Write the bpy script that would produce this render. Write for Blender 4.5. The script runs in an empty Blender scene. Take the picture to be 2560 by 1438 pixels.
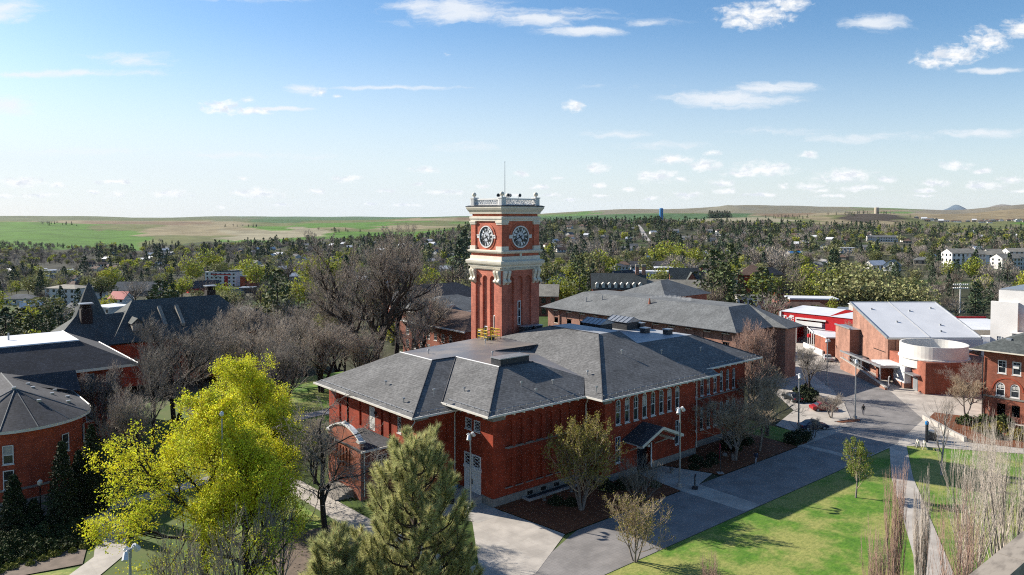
import bpy, math, random
import numpy as np
from mathutils import Vector, Matrix
R = math.radians
sc = bpy.context.scene
COL = sc.collection

# ---------------------------------------------------------------- camera
F_PX, PPX, PPY, HOR, CAM_H = 1914.0, 1280.0, 607.0, 538.0, 34.0
AZ = R(49.66)
PITCH = math.atan((PPY - HOR) / F_PX)
cam = bpy.data.cameras.new("camera")
cam_ob = bpy.data.objects.new("camera", cam)
COL.objects.link(cam_ob)
cam_ob.location = (0, 0, CAM_H)
cam_ob.rotation_euler = (R(90) - PITCH, 0, AZ - R(90))
cam.sensor_width = 36
cam.lens = 36 * F_PX / 2560
cam.shift_y = -(719 - PPY) / 2560
cam.clip_start, cam.clip_end = 0.5, 60000
sc.camera = cam_ob

# ---------------------------------------------------------------- light
SUN_EL, SUN_ROT = R(28.3), math.atan2(-0.40, 0.916)
sun = bpy.data.lights.new("sun", 'SUN')
sun.energy = 5.0
sun.angle = R(0.5)
sun.color = (1.0, 0.93, 0.82)
sun_ob = bpy.data.objects.new("sun", sun)
COL.objects.link(sun_ob)
sd = Vector((math.sin(SUN_ROT) * math.cos(SUN_EL), math.cos(SUN_ROT) * math.cos(SUN_EL), math.sin(SUN_EL)))
sun_ob.rotation_euler = sd.to_track_quat('Z', 'Y').to_euler()
sun_ob.location = (0, 0, 400)
sc.view_settings.view_transform = 'Standard'
sc.view_settings.look = 'None'
sc.view_settings.gamma = 1
sc.view_settings.exposure = 1.0
sc.cycles.use_denoising = False
sc.cycles.filter_width = 1.1
sc.cycles.max_bounces = 6
sc.cycles.diffuse_bounces = 3
sc.cycles.volume_bounces = 0
sc.cycles.transparent_max_bounces = 8
sc.cycles.use_adaptive_sampling = True
sc.cycles.adaptive_threshold = 0.004

# ---------------------------------------------------------------- world: sky and clouds
world = bpy.data.worlds.new("World")
sc.world = world
world.use_nodes = True
wn = world.node_tree
wn.nodes.clear()
def nd(tree, typ, **kw):
    n = tree.nodes.new(typ)
    for k, v in kw.items():
        setattr(n, k, v)
    return n
def put(tree, sock, v):
    if isinstance(v, bpy.types.NodeSocket):
        tree.links.new(v, sock)
    elif v is not None:
        sock.default_value = v
def mth(tree, op, a, b=None, c=None, clamp=False):
    n = nd(tree, 'ShaderNodeMath', operation=op, use_clamp=clamp)
    for i, v in enumerate((a, b, c)):
        put(tree, n.inputs[i], v)
    return n.outputs[0]
def vmt(tree, op, a, b=None, c=None):
    n = nd(tree, 'ShaderNodeVectorMath', operation=op)
    for i, v in enumerate((a, b, c)):
        put(tree, n.inputs[i], v)
    return n.outputs['Value'] if op in ('DOT_PRODUCT', 'LENGTH') else n.outputs[0]
def mixc(tree, f, a, b, blend='MIX'):
    n = nd(tree, 'ShaderNodeMix', data_type='RGBA', blend_type=blend)
    put(tree, n.inputs[0], f)
    put(tree, n.inputs[6], a if isinstance(a, bpy.types.NodeSocket) else (*a, 1))
    put(tree, n.inputs[7], b if isinstance(b, bpy.types.NodeSocket) else (*b, 1))
    return n.outputs[2]
def noise(tree, vec, scale, detail=4, rough=0.55, dim='3D'):
    n = nd(tree, 'ShaderNodeTexNoise', noise_dimensions=dim)
    put(tree, n.inputs['Vector'], vec)
    n.inputs['Scale'].default_value = scale
    n.inputs['Detail'].default_value = detail
    n.inputs['Roughness'].default_value = rough
    return n.outputs['Fac']
def ramp(tree, fac, lo, hi, out0=0.0, out1=1.0):
    n = nd(tree, 'ShaderNodeMapRange', interpolation_type='SMOOTHSTEP')
    put(tree, n.inputs[0], fac)
    for i, v in enumerate((lo, hi, out0, out1)):
        n.inputs[i + 1].default_value = v
    return n.outputs[0]

SKY_STRENGTH = 0.060
HAZE = 0.000011
sky = nd(wn, 'ShaderNodeTexSky', sky_type='NISHITA')
sky.sun_disc = False
sky.sun_elevation = SUN_EL
sky.sun_rotation = SUN_ROT
sky.altitude = 750
sky.air_density = 1.0
sky.dust_density = 0.9
sky.ozone_density = 2.2
geo = nd(wn, 'ShaderNodeTexCoord').outputs['Generated']
fh = Vector((math.cos(AZ), math.sin(AZ), 0))
rh = Vector((math.sin(AZ), -math.cos(AZ), 0))
dep = mth(wn, 'MAXIMUM', mth(wn, 'ABSOLUTE', vmt(wn, 'DOT_PRODUCT', geo, fh)), 0.08)
cu = mth(wn, 'DIVIDE', vmt(wn, 'DOT_PRODUCT', geo, rh), dep)
cv = mth(wn, 'DIVIDE', vmt(wn, 'DOT_PRODUCT', geo, (0, 0, 1)), dep)
cmb = nd(wn, 'ShaderNodeCombineXYZ')
put(wn, cmb.inputs[0], cu); put(wn, cmb.inputs[1], cv)
P = cmb.outputs[0]
def blobs(lst):
    acc = None
    for (x, y, rx, ry, *k) in lst:
        k = k[0] if k else 1.0
        sx, sy = F_PX / rx, F_PX / ry
        ux, vy = (x - PPX) / F_PX, (HOR - y) / F_PX
        q = vmt(wn, 'MULTIPLY_ADD', P, (sx, sy, 0), (-ux * sx, -vy * sy, 0))
        f = mth(wn, 'MULTIPLY_ADD', vmt(wn, 'LENGTH', q), -k, k, clamp=True)
        acc = f if acc is None else mth(wn, 'MAXIMUM', acc, f)
    return acc
CUM = [(560,270,95,30),(640,278,80,16),(622,253,34,12,.8),(797,235,42,18,.8),(850,242,28,10,.7),(1128,140,26,9,.5),
 (60,456,85,22),(140,463,40,13),(20,490,40,10),(100,489,70,13),(285,455,100,10),(430,484,100,17),(235,482,32,10),(292,484,45,14),
 (640,484,110,20),(610,446,30,9),(790,479,36,12),(705,512,60,9),(555,516,26,7),(868,449,75,15),(1065,426,62,16),(1115,481,80,11),
 (965,478,34,10),(1040,462,28,8),(930,510,40,6),(1020,512,50,7),(1210,468,24,9),(1490,418,52,21),(1437,265,44,24),(1303,434,34,13),(1400,446,26,8),
 (1640,440,85,28),(1700,448,40,14),(1680,400,85,21),(1765,412,75,26),(1905,424,140,30),(1850,437,80,14),(2110,440,120,32),
 (2020,466,65,15),(2215,450,46,18),(2390,413,62,20),(2450,427,52,12),(2455,466,80,20),(2335,457,65,15),(2310,475,60,10),(1800,458,50,15),
 (1815,476,46,13),(1722,488,52,13),(1772,383,40,12,.8),(2015,388,42,15),(1500,462,36,11),(1570,476,40,9),(1625,496,40,9),(1500,490,40,8),(2150,473,90,13),
 (2050,478,40,10),(1900,487,80,9),(1960,465,30,12),(2080,490,60,7),(2300,490,50,6),(2520,450,60,14),(2540,478,50,8),(1345,470,40,10),(1380,490,40,8),(1420,500,30,6),(1290,488,30,8),
 (1885,40,150,50),(1960,18,90,34),(1850,62,70,28),(2380,140,120,38),(2330,160,90,24),(2460,105,100,46),(2540,75,70,40)]
CIR = [(1150,30,330,60,.9),(1060,20,180,36,.9),(1380,50,260,40,.9),(1450,82,170,22),(1600,62,160,24,.6),(1830,250,240,42),(1920,225,200,26,.9),(2180,64,140,36,.8),
 (330,150,190,34,.7),(200,186,400,18,.8),(20,265,130,40),(20,30,160,46,.9),(1600,215,260,22,.5),(760,222,60,20,.8),(980,222,260,10,.9),(700,274,130,9,1),(1560,340,220,22,.6),(2180,345,260,26,.7),
 (1950,330,260,20,.6),(600,390,420,22,.6),(1100,370,260,24,.6),(150,380,300,20,.7),(2450,335,200,22,.8),(1650,365,200,22,.6),(2480,180,120,12,.8),(600,5,300,14,.6)]
warp = nd(wn, 'ShaderNodeTexNoise', noise_dimensions='2D')
put(wn, warp.inputs['Vector'], P); warp.inputs['Scale'].default_value = 34; warp.inputs['Detail'].default_value = 5
wv = vmt(wn, 'MULTIPLY', vmt(wn, 'SUBTRACT', warp.outputs['Color'], (.5, .5, .5)), (.02, .007, 0))
P = vmt(wn, 'ADD', P, wv)
cum = blobs(CUM)
cir = blobs(CIR)
n1 = noise(wn, vmt(wn, 'MULTIPLY', P, (1, 1.9, 1)), 62, 7, .62, '2D')
cden = ramp(wn, mth(wn, 'ADD', cum, mth(wn, 'MULTIPLY', mth(wn, 'SUBTRACT', n1, .5), 1.35)), .20, .98)
cden = mth(wn, 'MULTIPLY', cden, ramp(wn, cum, .02, .22))
n2 = noise(wn, vmt(wn, 'MULTIPLY', vmt(wn, 'ADD', P, vmt(wn, 'MULTIPLY', wv, (2, 1, 0))), (1, 5.5, 1)), 9, 7, .66, '2D')
iden = mth(wn, 'MULTIPLY', ramp(wn, mth(wn, 'ADD', cir, mth(wn, 'MULTIPLY', mth(wn, 'SUBTRACT', n2, .5), 1.5)), .22, .95), .85)
iden = mth(wn, 'MULTIPLY', iden, ramp(wn, cir, .0, .3))
shade = ramp(wn, noise(wn, vmt(wn, 'MULTIPLY', vmt(wn, 'ADD', P, (0, .004, 0)), (1, 2.2, 1)), 55, 5, .6, '2D'), .42, .66)
ccol = mixc(wn, shade, (8.6, 8.7, 8.8), (6.6, 7.0, 7.6))
# thin high veil whitens the sky towards the horizon and the sun
low = ramp(wn, cv, .0, .27, .78, .05)
lft = ramp(wn, cu, -.75, .55, .42, .0)
veil = mth(wn, 'MAXIMUM', mth(wn, 'ADD', low, mth(wn, 'MULTIPLY', lft, ramp(wn, cv, .30, .0))), 0.0, clamp=True)
hs = nd(wn, 'ShaderNodeHueSaturation')
hs.inputs['Saturation'].default_value = 1.28; hs.inputs['Value'].default_value = 1.26
put(wn, hs.inputs['Color'], sky.outputs[0])
skc = mixc(wn, mth(wn, 'MULTIPLY', veil, .85), hs.outputs[0], (6.6, 7.3, 7.9))
skc = mixc(wn, iden, skc, (7.6, 7.9, 8.3))
skc = mixc(wn, cden, skc, ccol)
bg = nd(wn, 'ShaderNodeBackground')
bg.inputs[1].default_value = SKY_STRENGTH
put(wn, bg.inputs[0], skc)
wo = nd(wn, 'ShaderNodeOutputWorld')
wn.links.new(bg.outputs[0], wo.inputs[0])
world.cycles.sampling_method = 'MANUAL'
world.cycles.sample_map_resolution = 512

# ---------------------------------------------------------------- geometry of the view (bearing / distance -> world)
FH, RH = np.array([fh.x, fh.y]), np.array([rh.x, rh.y])
def pxy(px, D):
    """world x, y of a bearing (column of the photograph) at distance D ahead"""
    q = FH * D + RH * ((px - PPX) / F_PX * D)
    return float(q[0]), float(q[1])
def bearing(x, y):
    D = x * FH[0] + y * FH[1]
    return PPX + F_PX * (x * RH[0] + y * RH[1]) / max(D, .1), D
def zat(py, D):
    return CAM_H - (py - HOR) * D / F_PX
def lat(l, D):
    q = FH * D + RH * l
    return float(q[0]), float(q[1])

# ---------------------------------------------------------------- terrain
KD = [0, 130, 200, 300, 430, 600, 800, 1100, 1500, 2000, 2800, 4000, 6500, 10000, 16000]
def _c(near, ys):
    z = list(near)
    for D, y in zip(KD[len(near):], ys):
        z.append(zat(y, D))
    return z
PROF = {
 -700: _c([0, 0, -4, -12], [755, 720, 690, 655, 608, 572, 553, 556, 550, 548, 547]),
 0:    _c([0, 0, -4, -12], [757, 720, 690, 655, 606, 574, 553, 557, 550, 548, 547]),
 300:  _c([0, 0, -4, -11], [758, 722, 690, 656, 622, 588, 560, 556, 549, 548, 547]),
 600:  _c([0, 0, -3, -8],  [750, 715, 682, 648, 618, 592, 570, 556, 549, 547, 546]),
 1000: _c([0, 0, -2, -6],  [742, 705, 670, 636, 606, 588, 572, 560, 550, 546, 544]),
 1280: _c([0, 0, 0, -4],   [735, 690, 655, 606, 566, 560, 563, 558, 550, 545, 544]),
 1600: _c([0, 0, 0, -2],   [718, 683, 652, 606, 562, 557, 560, 556, 543, 527, 531]),
 1900: _c([0, 0, 0, -1],   [714, 676, 648, 606, 572, 553, 549, 552, 538, 515, 518]),
 2190: _c([0, 0, 0, 0],    [704, 668, 640, 604, 580, 562, 535, 545, 533, 525, 526]),
 2380: _c([0, 0, 0, 0],    [700, 664, 640, 610, 588, 570, 557, 541, 534, 530, 531]),
 2560: _c([0, 0, 0, 0],    [700, 668, 640, 612, 592, 572, 553, 535, 522, 515, 516]),
 3300: _c([0, 0, 0, 0],    [700, 668, 640, 612, 592, 572, 553, 535, 520, 514, 516]),
}
_pk = np.array(sorted(PROF)); _pt = (_pk - PPX) / F_PX
_PZ = np.array([PROF[k] for k in _pk]); _KD = np.array(KD, float)
def _smooth(t):
    return t * t * (3 - 2 * t)
def terrain(x, y):
    """height of the ground, vectorised"""
    x = np.asarray(x, float); y = np.asarray(y, float)
    D = np.hypot(x, y)
    fw_ = x * FH[0] + y * FH[1]; rt_ = x * RH[0] + y * RH[1]
    ang = np.arctan2(rt_, fw_)
    t = np.tan(np.clip(ang, -1.0, 1.0))
    Dd = np.minimum(D * np.cos(np.clip(ang, -1.0, 1.0)), 15999.)
    i = np.clip(np.searchsorted(_pt, t) - 1, 0, len(_pt) - 2)
    a = _smooth(np.clip((t - _pt[i]) / (_pt[i + 1] - _pt[i]), 0, 1))
    j = np.clip(np.searchsorted(_KD, Dd, side='right') - 1, 0, len(_KD) - 2)
    b = np.clip((Dd - _KD[j]) / (_KD[j + 1] - _KD[j]), 0, 1)
    b = np.where(j < 6, b, _smooth(b))
    z0 = _PZ[i, j] * (1 - b) + _PZ[i, j + 1] * b
    z1 = _PZ[i + 1, j] * (1 - b) + _PZ[i + 1, j + 1] * b
    z = z0 * (1 - a) + z1 * a
    w = np.clip((Dd - 1700) / 1600, 0, 1)
    roll = (np.sin(x / 310 + 1.3) * np.cos(y / 270 + .4) + .6 * np.sin((x + y) / 190 + 2) + .5 * np.sin((x - 1.3 * y) / 520)) * 8
    far = np.sin(x / 900 + .5) * np.cos(y / 1100) * 26 * np.clip((Dd - 2300) / 3000, 0, 1) + np.sin(x / 640 + y / 480 + 1.7) * 9 * np.clip((Dd - 2000) / 1500, 0, 1)
    return z + w * roll + far
def tz(x, y):
    return float(terrain(x, y))
# ---------------------------------------------------------------- mesh helpers
class MB:
    """collects polygons in world (or local) space; build() links them as one mesh object"""
    def __init__(s):
        s.v, s.f, s.m, s.mi = [], [], [], 0
    def add(s, vs, fs):
        o = len(s.v)
        s.v += [tuple(map(float, v)) for v in vs]
        for f in fs:
            s.f.append(tuple(o + i for i in f)); s.m.append(s.mi)
        return s
    def poly(s, *vs):
        return s.add(vs, [tuple(range(len(vs)))])
    def box(s, x0, x1, y0, y1, z0, z1):
        v = [(x, y, z) for z in (z0, z1) for y in (y0, y1) for x in (x0, x1)]
        return s.add(v, [(0, 2, 3, 1), (4, 5, 7, 6), (0, 1, 5, 4), (2, 6, 7, 3), (0, 4, 6, 2), (1, 3, 7, 5)])
    def prism(s, pts, z0, z1, caps=True):
        n = len(pts)
        v = [(x, y, z0) for x, y in pts] + [(x, y, z1) for x, y in pts]
        f = [(i, (i + 1) % n, n + (i + 1) % n, n + i) for i in range(n)]
        if caps:
            f += [tuple(range(n - 1, -1, -1)), tuple(range(n, 2 * n))]
        return s.add(v, f)
    def tube(s, pts, rad, k=6, cap=True):
        pts = [Vector(p) for p in pts]
        if not hasattr(rad, '__len__'):
            rad = [rad] * len(pts)
        v = []
        up = Vector((.31, .17, .93))
        for i, p in enumerate(pts):
            d = (pts[min(i + 1, len(pts) - 1)] - pts[max(i - 1, 0)])
            d = d.normalized() if d.length > 1e-9 else Vector((0, 0, 1))
            a = d.cross(up if abs(d.dot(up)) < .97 else Vector((1, 0, 0))).normalized(); b = d.cross(a)
            v += [p + (a * math.cos(6.2832 * j / k) + b * math.sin(6.2832 * j / k)) * rad[i] for j in range(k)]
        f = [(i * k + j, i * k + (j + 1) % k, (i + 1) * k + (j + 1) % k, (i + 1) * k + j) for i in range(len(pts) - 1) for j in range(k)]
        if cap:
            f += [tuple(range(k - 1, -1, -1)), tuple(range((len(pts) - 1) * k, len(pts) * k))]
        return s.add(v, f)
    def lathe(s, cx, cy, prof, k=24, cap=True):
        v = [(cx + r * math.cos(6.2832 * j / k), cy + r * math.sin(6.2832 * j / k), z) for r, z in prof for j in range(k)]
        n = len(prof)
        f = [(i * k + j, i * k + (j + 1) % k, (i + 1) * k + (j + 1) % k, (i + 1) * k + j) for i in range(n - 1) for j in range(k)]
        if cap:
            f += [tuple(range(k - 1, -1, -1)), tuple(range((n - 1) * k, n * k))]
        return s.add(v, f)
    def ball(s, c, r, k=10, sz=1.0):
        h = k // 2 + 1
        return s.lathe(c[0], c[1], [(max(r * math.sin(math.pi * i / h), .001), c[2] - r * sz * math.cos(math.pi * i / h)) for i in range(h + 1)], k)
    def build(s, name, mat, parent=None, smooth=False, local=False):
        me = bpy.data.meshes.new(name)
        off = Vector((0, 0, 0))
        if parent is not None and not local:
            p = parent
            while p is not None:
                off += p.location; p = p.parent
        me.from_pydata([(x - off.x, y - off.y, z - off.z) for x, y, z in s.v], [], s.f)
        mats = mat if isinstance(mat, (list, tuple)) else [mat]
        for m in mats:
            me.materials.append(m)
        if len(mats) > 1:
            me.polygons.foreach_set('material_index', s.m)
        if smooth:
            me.polygons.foreach_set('use_smooth', [True] * len(me.polygons))
        me.update()
        o = bpy.data.objects.new(name, me)
        COL.objects.link(o)
        if parent is not None:
            o.parent = parent
        return o
def tri_mesh(name, V, T, mats, mi=None):
    """fast triangle mesh from arrays"""
    me = bpy.data.meshes.new(name)
    V = np.ascontiguousarray(V, np.float32); T = np.ascontiguousarray(T, np.int32)
    me.vertices.add(len(V)); me.vertices.foreach_set('co', V.ravel())
    me.loops.add(T.size); me.loops.foreach_set('vertex_index', T.ravel())
    me.polygons.add(len(T))
    me.polygons.foreach_set('loop_start', np.arange(0, T.size, 3, dtype=np.int32))
    for m in (mats if isinstance(mats, (list, tuple)) else [mats]):
        me.materials.append(m)
    if mi is not None:
        me.polygons.foreach_set('material_index', np.ascontiguousarray(mi, np.int32))
    me.update(calc_edges=True)
    return me
def ob(name, me, parent=None, loc=(0, 0, 0)):
    o = bpy.data.objects.new(name, me); COL.objects.link(o)
    o.location = loc
    if parent is not None:
        o.parent = parent
    return o
def tag(o, label=None, cat=None, group=None, kind=None):
    for k, v in (('label', label), ('category', cat), ('group', group), ('kind', kind)):
        if v:
            o[k] = v
    return o
def thing(name, label, cat, loc=(0, 0, 0), rz=0, group=None):
    o = bpy.data.objects.new(name, None); COL.objects.link(o)
    o.empty_display_size = .3
    o.location = loc; o.rotation_euler = (0, 0, rz)
    return tag(o, label, cat, group)
def struct(o):
    o['kind'] = 'structure'; return o
def copy_tree(o, parent=None):
    c = o.copy(); COL.objects.link(c)
    if parent is not None:
        c.parent = parent
    for ch in KIDS.get(o.name, None) or [x for x in o.children]:
        copy_tree(ch, c)
    return c
KIDS = {}

# ---------------------------------------------------------------- materials
# base colours were tuned in two passes: every colour is scaled once here
KEEP = {'grey pavers': 1.02, 'pale concrete': .86, 'plain concrete': .82, 'bark mulch': 1.0, 'red brick': .98, 'tower brick': 1.0, 'orange red brick': 1.0, 'brown twigs': 1.0, 'grey twigs': .95, 'dark twigs': 1.0, 'tan twigs': .95, 'maple blossom': 1.22, 'old red brick': 1.4, 'bare twig haze': .95, 'grey shingle': .80, 'blue grey shingle': .76, 'orange brick': .80, 'mown grass': .88, 'pine needles': 1.25}
def mat(name, c1, c2=None, rough=.8, scale=1.0, detail=4, lo=.35, hi=.65, metal=0.0, spec=.3, bump=0.0, stretch=(1, 1, 1), extra=None, coord='pos', trans=0.0, isl=0.0):
    g_ = KEEP.get(name, .82); c1 = tuple(v * g_ for v in c1); c2 = tuple(v * g_ for v in c2) if c2 else None
    m = bpy.data.materials.new(name); m.use_nodes = True
    t = m.node_tree; t.nodes.clear()
    b = nd(t, 'ShaderNodeBsdfPrincipled'); out = nd(t, 'ShaderNodeOutputMaterial')
    b.inputs['Roughness'].default_value = rough
    b.inputs['Metallic'].default_value = metal
    b.inputs['Specular IOR Level'].default_value = spec
    pos = nd(t, 'ShaderNodeNewGeometry').outputs['Position'] if coord == 'pos' else nd(t, 'ShaderNodeTexCoord').outputs['Object']
    vec = vmt(t, 'MULTIPLY', pos, stretch) if stretch != (1, 1, 1) else pos
    col = None
    if c2 is not None:
        nf = noise(t, vec, scale, detail)
        col = mixc(t, ramp(t, nf, lo, hi), c1, c2)
    else:
        nf = None
        col = mixc(t, 0.0, c1, c1)
    if isl:
        rnd = nd(t, 'ShaderNodeNewGeometry').outputs['Random Per Island']
        hs = nd(t, 'ShaderNodeHueSaturation')
        put(t, hs.inputs['Value'], mth(t, 'MULTIPLY_ADD', rnd, 2 * isl, 1 - isl))
        put(t, hs.inputs['Hue'], mth(t, 'MULTIPLY_ADD', rnd, .06, .47))
        put(t, hs.inputs['Color'], col)
        col = hs.outputs[0]
    if extra:
        col = extra(t, pos, col)
    put(t, b.inputs['Base Color'], col)
    if bump:
        bp = nd(t, 'ShaderNodeBump'); bp.inputs['Strength'].default_value = bump
        put(t, bp.inputs['Height'], noise(t, vec, scale * 3, 3))
        t.links.new(bp.outputs[0], b.inputs['Normal'])
    sh = b.outputs[0]
    if trans:
        tr = nd(t, 'ShaderNodeBsdfTranslucent'); put(t, tr.inputs[0], col)
        mx = nd(t, 'ShaderNodeMixShader'); mx.inputs[0].default_value = trans
        t.links.new(b.outputs[0], mx.inputs[1]); t.links.new(tr.outputs[0], mx.inputs[2]); sh = mx.outputs[0]
    t.links.new(sh, out.inputs[0])
    return m
def brick_fx(dark, bw=.42, bh=.15):
    """courses of brick on any upright wall: runs along x+y, rises along z"""
    def fx(t, pos, col):
        sep = nd(t, 'ShaderNodeSeparateXYZ'); put(t, sep.inputs[0], pos)
        c = nd(t, 'ShaderNodeCombineXYZ')
        put(t, c.inputs[0], mth(t, 'ADD', sep.outputs[0], sep.outputs[1])); put(t, c.inputs[1], sep.outputs[2])
        br = nd(t, 'ShaderNodeTexBrick')
        put(t, br.inputs['Vector'], c.outputs[0])
        br.inputs['Scale'].default_value = 1; br.inputs['Brick Width'].default_value = bw; br.inputs['Row Height'].default_value = bh
        br.inputs['Mortar Size'].default_value = .016
        br.inputs['Color1'].default_value = (1.12, 1.1, 1.1, 1); br.inputs['Color2'].default_value = (.82, .8, .8, 1); br.inputs['Mortar'].default_value = (dark, dark, dark, 1)
        big = ramp(t, noise(t, vmt(t, 'MULTIPLY', pos, (1, 1, .35)), .42, 6, .65), .3, .7, .74, 1.18)
        col = mixc(t, 1.0, col, br.outputs['Color'], 'MULTIPLY')
        g = nd(t, 'ShaderNodeCombineXYZ')
        for i in range(3): put(t, g.inputs[i], big)
        return mixc(t, 1.0, col, g.outputs[0], 'MULTIPLY')
    return fx
def course_fx(rise, amp=.2):
    """shingle courses: bands by height plus streaks and speckle"""
    def fx(t, pos, col):
        sep = nd(t, 'ShaderNodeSeparateXYZ'); put(t, sep.inputs[0], pos)
        w = mth(t, 'FRACT', mth(t, 'DIVIDE', sep.outputs[2], rise))
        band = ramp(t, w, .0, .35, 1 - amp, 1.0)
        sp = ramp(t, noise(t, vmt(t, 'MULTIPLY', pos, (1, 1, 2.6)), 3.1, 3, .7), .3, .7, .72, 1.28)
        bg_ = ramp(t, noise(t, pos, .30, 6, .65), .3, .7, .78, 1.16)
        k = mth(t, 'MULTIPLY', mth(t, 'MULTIPLY', band, sp), bg_)
        g = nd(t, 'ShaderNodeCombineXYZ')
        for i in range(3): put(t, g.inputs[i], k)
        return mixc(t, 1.0, col, g.outputs[0], 'MULTIPLY')
    return fx
def slab_fx(sx, sy, dark=.75):
    """jointed slabs or pavers lying flat"""
    def fx(t, pos, col):
        br = nd(t, 'ShaderNodeTexBrick'); put(t, br.inputs['Vector'], pos)
        br.offset = 0
        br.inputs['Scale'].default_value = 1; br.inputs['Brick Width'].default_value = sx; br.inputs['Row Height'].default_value = sy
        br.inputs['Mortar Size'].default_value = min(sx, sy) * .03
        br.inputs['Color1'].default_value = (1.03,) * 3 + (1,); br.inputs['Color2'].default_value = (.96,) * 3 + (1,); br.inputs['Mortar'].default_value = (dark,) * 3 + (1,)
        st = ramp(t, noise(t, pos, .35, 5, .6), .3, .7, .82, 1.1)
        g = nd(t, 'ShaderNodeCombineXYZ')
        for i in range(3): put(t, g.inputs[i], st)
        return mixc(t, 1.0, mixc(t, 1.0, col, br.outputs['Color'], 'MULTIPLY'), g.outputs[0], 'MULTIPLY')
    return fx
M = {}
M['brick_tower'] = mat('tower brick', (.52, .165, .105), (.43, .132, .086), scale=1.1, extra=brick_fx(.74))
M['brick_belfry'] = mat('orange red brick', (.52, .145, .080), (.43, .115, .064), scale=1.1, extra=brick_fx(.76))
M['brick'] = mat('red brick', (.32, .047, .018), (.24, .035, .013), scale=1.1, extra=brick_fx(.72))
M['brick_orange'] = mat('orange brick', (.40, .215, .155), (.335, .178, .128), scale=1.2, extra=brick_fx(.85))
M['brick_campus'] = mat('brown red brick', (.37, .125, .075), (.30, .10, .06), scale=1.2, extra=brick_fx(.8))
M['brick_old'] = mat('old red brick', (.27, .055, .026), (.21, .042, .022), scale=1.0, extra=brick_fx(.8))
M['red_paint'] = mat('red painted panel', (.52, .012, .018), (.46, .010, .016), scale=.5, rough=.5)
M['stone'] = mat('grey stone', (.30, .27, .235), (.22, .20, .18), scale=1.6, bump=.2)
M['trim'] = mat('cream painted trim', (.78, .72, .60), (.70, .64, .53), scale=.9, rough=.6)
M['white'] = mat('white paint', (.80, .79, .77), (.73, .72, .70), scale=.8, rough=.5)
M['offwhite'] = mat('off white wall', (.70, .68, .63), (.62, .60, .56), scale=.5)
M['white_wall'] = mat('white stucco', (.80, .78, .75), (.74, .72, .69), scale=.3)
M['shingle'] = mat('grey shingle', (.185, .183, .180), (.138, .137, .136), scale=2.2, rough=.92, extra=course_fx(.14, .28))
M['shingle_blue'] = mat('blue grey shingle', (.19, .198, .20), (.15, .158, .162), scale=2.2, rough=.92, extra=course_fx(.16, .16))
M['shingle_dark'] = mat('charcoal shingle', (.075, .076, .085), (.052, .053, .060), scale=2.0, rough=.92, extra=course_fx(.16, .22))
M['shingle_green'] = mat('green grey slate', (.098, .108, .104), (.070, .079, .076), scale=1.8, rough=.9, extra=course_fx(.18, .16))
M['shingle_brown'] = mat('brown shingle', (.15, .095, .072), (.11, .072, .056), scale=1.6, rough=.92, extra=course_fx(.2, .14))
M['slate_tan'] = mat('tan shingle', (.36, .33, .27), (.30, .275, .23), scale=1.6, rough=.92, extra=course_fx(.2, .1))
M['membrane'] = mat('dark roof membrane', (.17, .165, .17), (.30, .255, .215), scale=.16, detail=5, lo=.40, hi=.68, rough=.42, spec=.5)
M['membrane_light'] = mat('pale deck membrane', (.42, .43, .45), (.33, .34, .36), scale=.4, rough=.5)
M['white_roof'] = mat('white roof sheet', (.74, .75, .77), (.68, .69, .71), scale=.25, rough=.55)
M['metal'] = mat('galvanised metal', (.46, .48, .50), (.38, .40, .42), scale=1.5, rough=.42, metal=.6)
M['dark_metal'] = mat('dark metal', (.05, .052, .058), (.035, .036, .04), scale=2, rough=.5)
M['gutter'] = mat('white gutter', (.80, .76, .68), (.70, .66, .58), scale=1.6, rough=.45)
M['glass'] = mat('window glass', (.018, .022, .028), (.035, .042, .05), scale=.4, rough=.07, spec=.7)
M['glass_pale'] = mat('pale window glass', (.20, .25, .30), (.13, .17, .21), scale=.4, rough=.1, spec=.7)
M['blind'] = mat('window blind', (.50, .48, .44), (.42, .40, .37), scale=1, rough=.8)
M['concrete'] = mat('pale concrete', (.50, .455, .40), (.43, .39, .345), scale=.5, extra=slab_fx(1.8, 1.8, .93))
M['concrete_plain'] = mat('plain concrete', (.46, .43, .39), (.38, .355, .325), scale=.7)
M['paver'] = mat('grey pavers', (.225, .210, .20), (.19, .178, .17), scale=.45, extra=slab_fx(.42, .42, .72))
M['asphalt'] = mat('asphalt', (.10, .10, .103), (.075, .075, .078), scale=.3, rough=.9)
M['mulch'] = mat('bark mulch', (.175, .062, .024), (.10, .034, .015), scale=2.4, detail=6, bump=.6)
M['soil'] = mat('bare soil', (.20, .15, .115), (.14, .105, .08), scale=1.2, detail=6, bump=.4)
def grass_fx(t, pos, col):
    a = ramp(t, noise(t, pos, .16, 5, .68), .40, .60)
    col = mixc(t, mth(t, 'MULTIPLY', a, .75), col, (.185, .195, .052))
    f = ramp(t, noise(t, vmt(t, 'MULTIPLY', pos, (1, 1.8, 1)), 1.5, 8, .92), .40, .60)
    col = mixc(t, f, col, mixc(t, 1.0, col, (2.1, 1.75, 2.2), 'MULTIPLY'))
    b = ramp(t, noise(t, pos, .6, 4, .7), .5, .8)
    return mixc(t, mth(t, 'MULTIPLY', b, .35), col, (.23, .235, .075))
M['grass'] = mat('mown grass', (.046, .128, .008), (.066, .155, .011), scale=.8, rough=.9, extra=grass_fx, bump=.35)
M['grass_rough'] = mat('rough grass', (.085, .135, .028), (.115, .140, .040), scale=.4, detail=5, rough=.95, bump=.3)
M['bark'] = mat('bark', (.085, .062, .046), (.05, .037, .029), scale=2.0, rough=.95, coord='obj')
M['bark_dark'] = mat('dark bark', (.040, .031, .027), (.026, .020, .018), scale=2.0, rough=.95, coord='obj')
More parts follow.
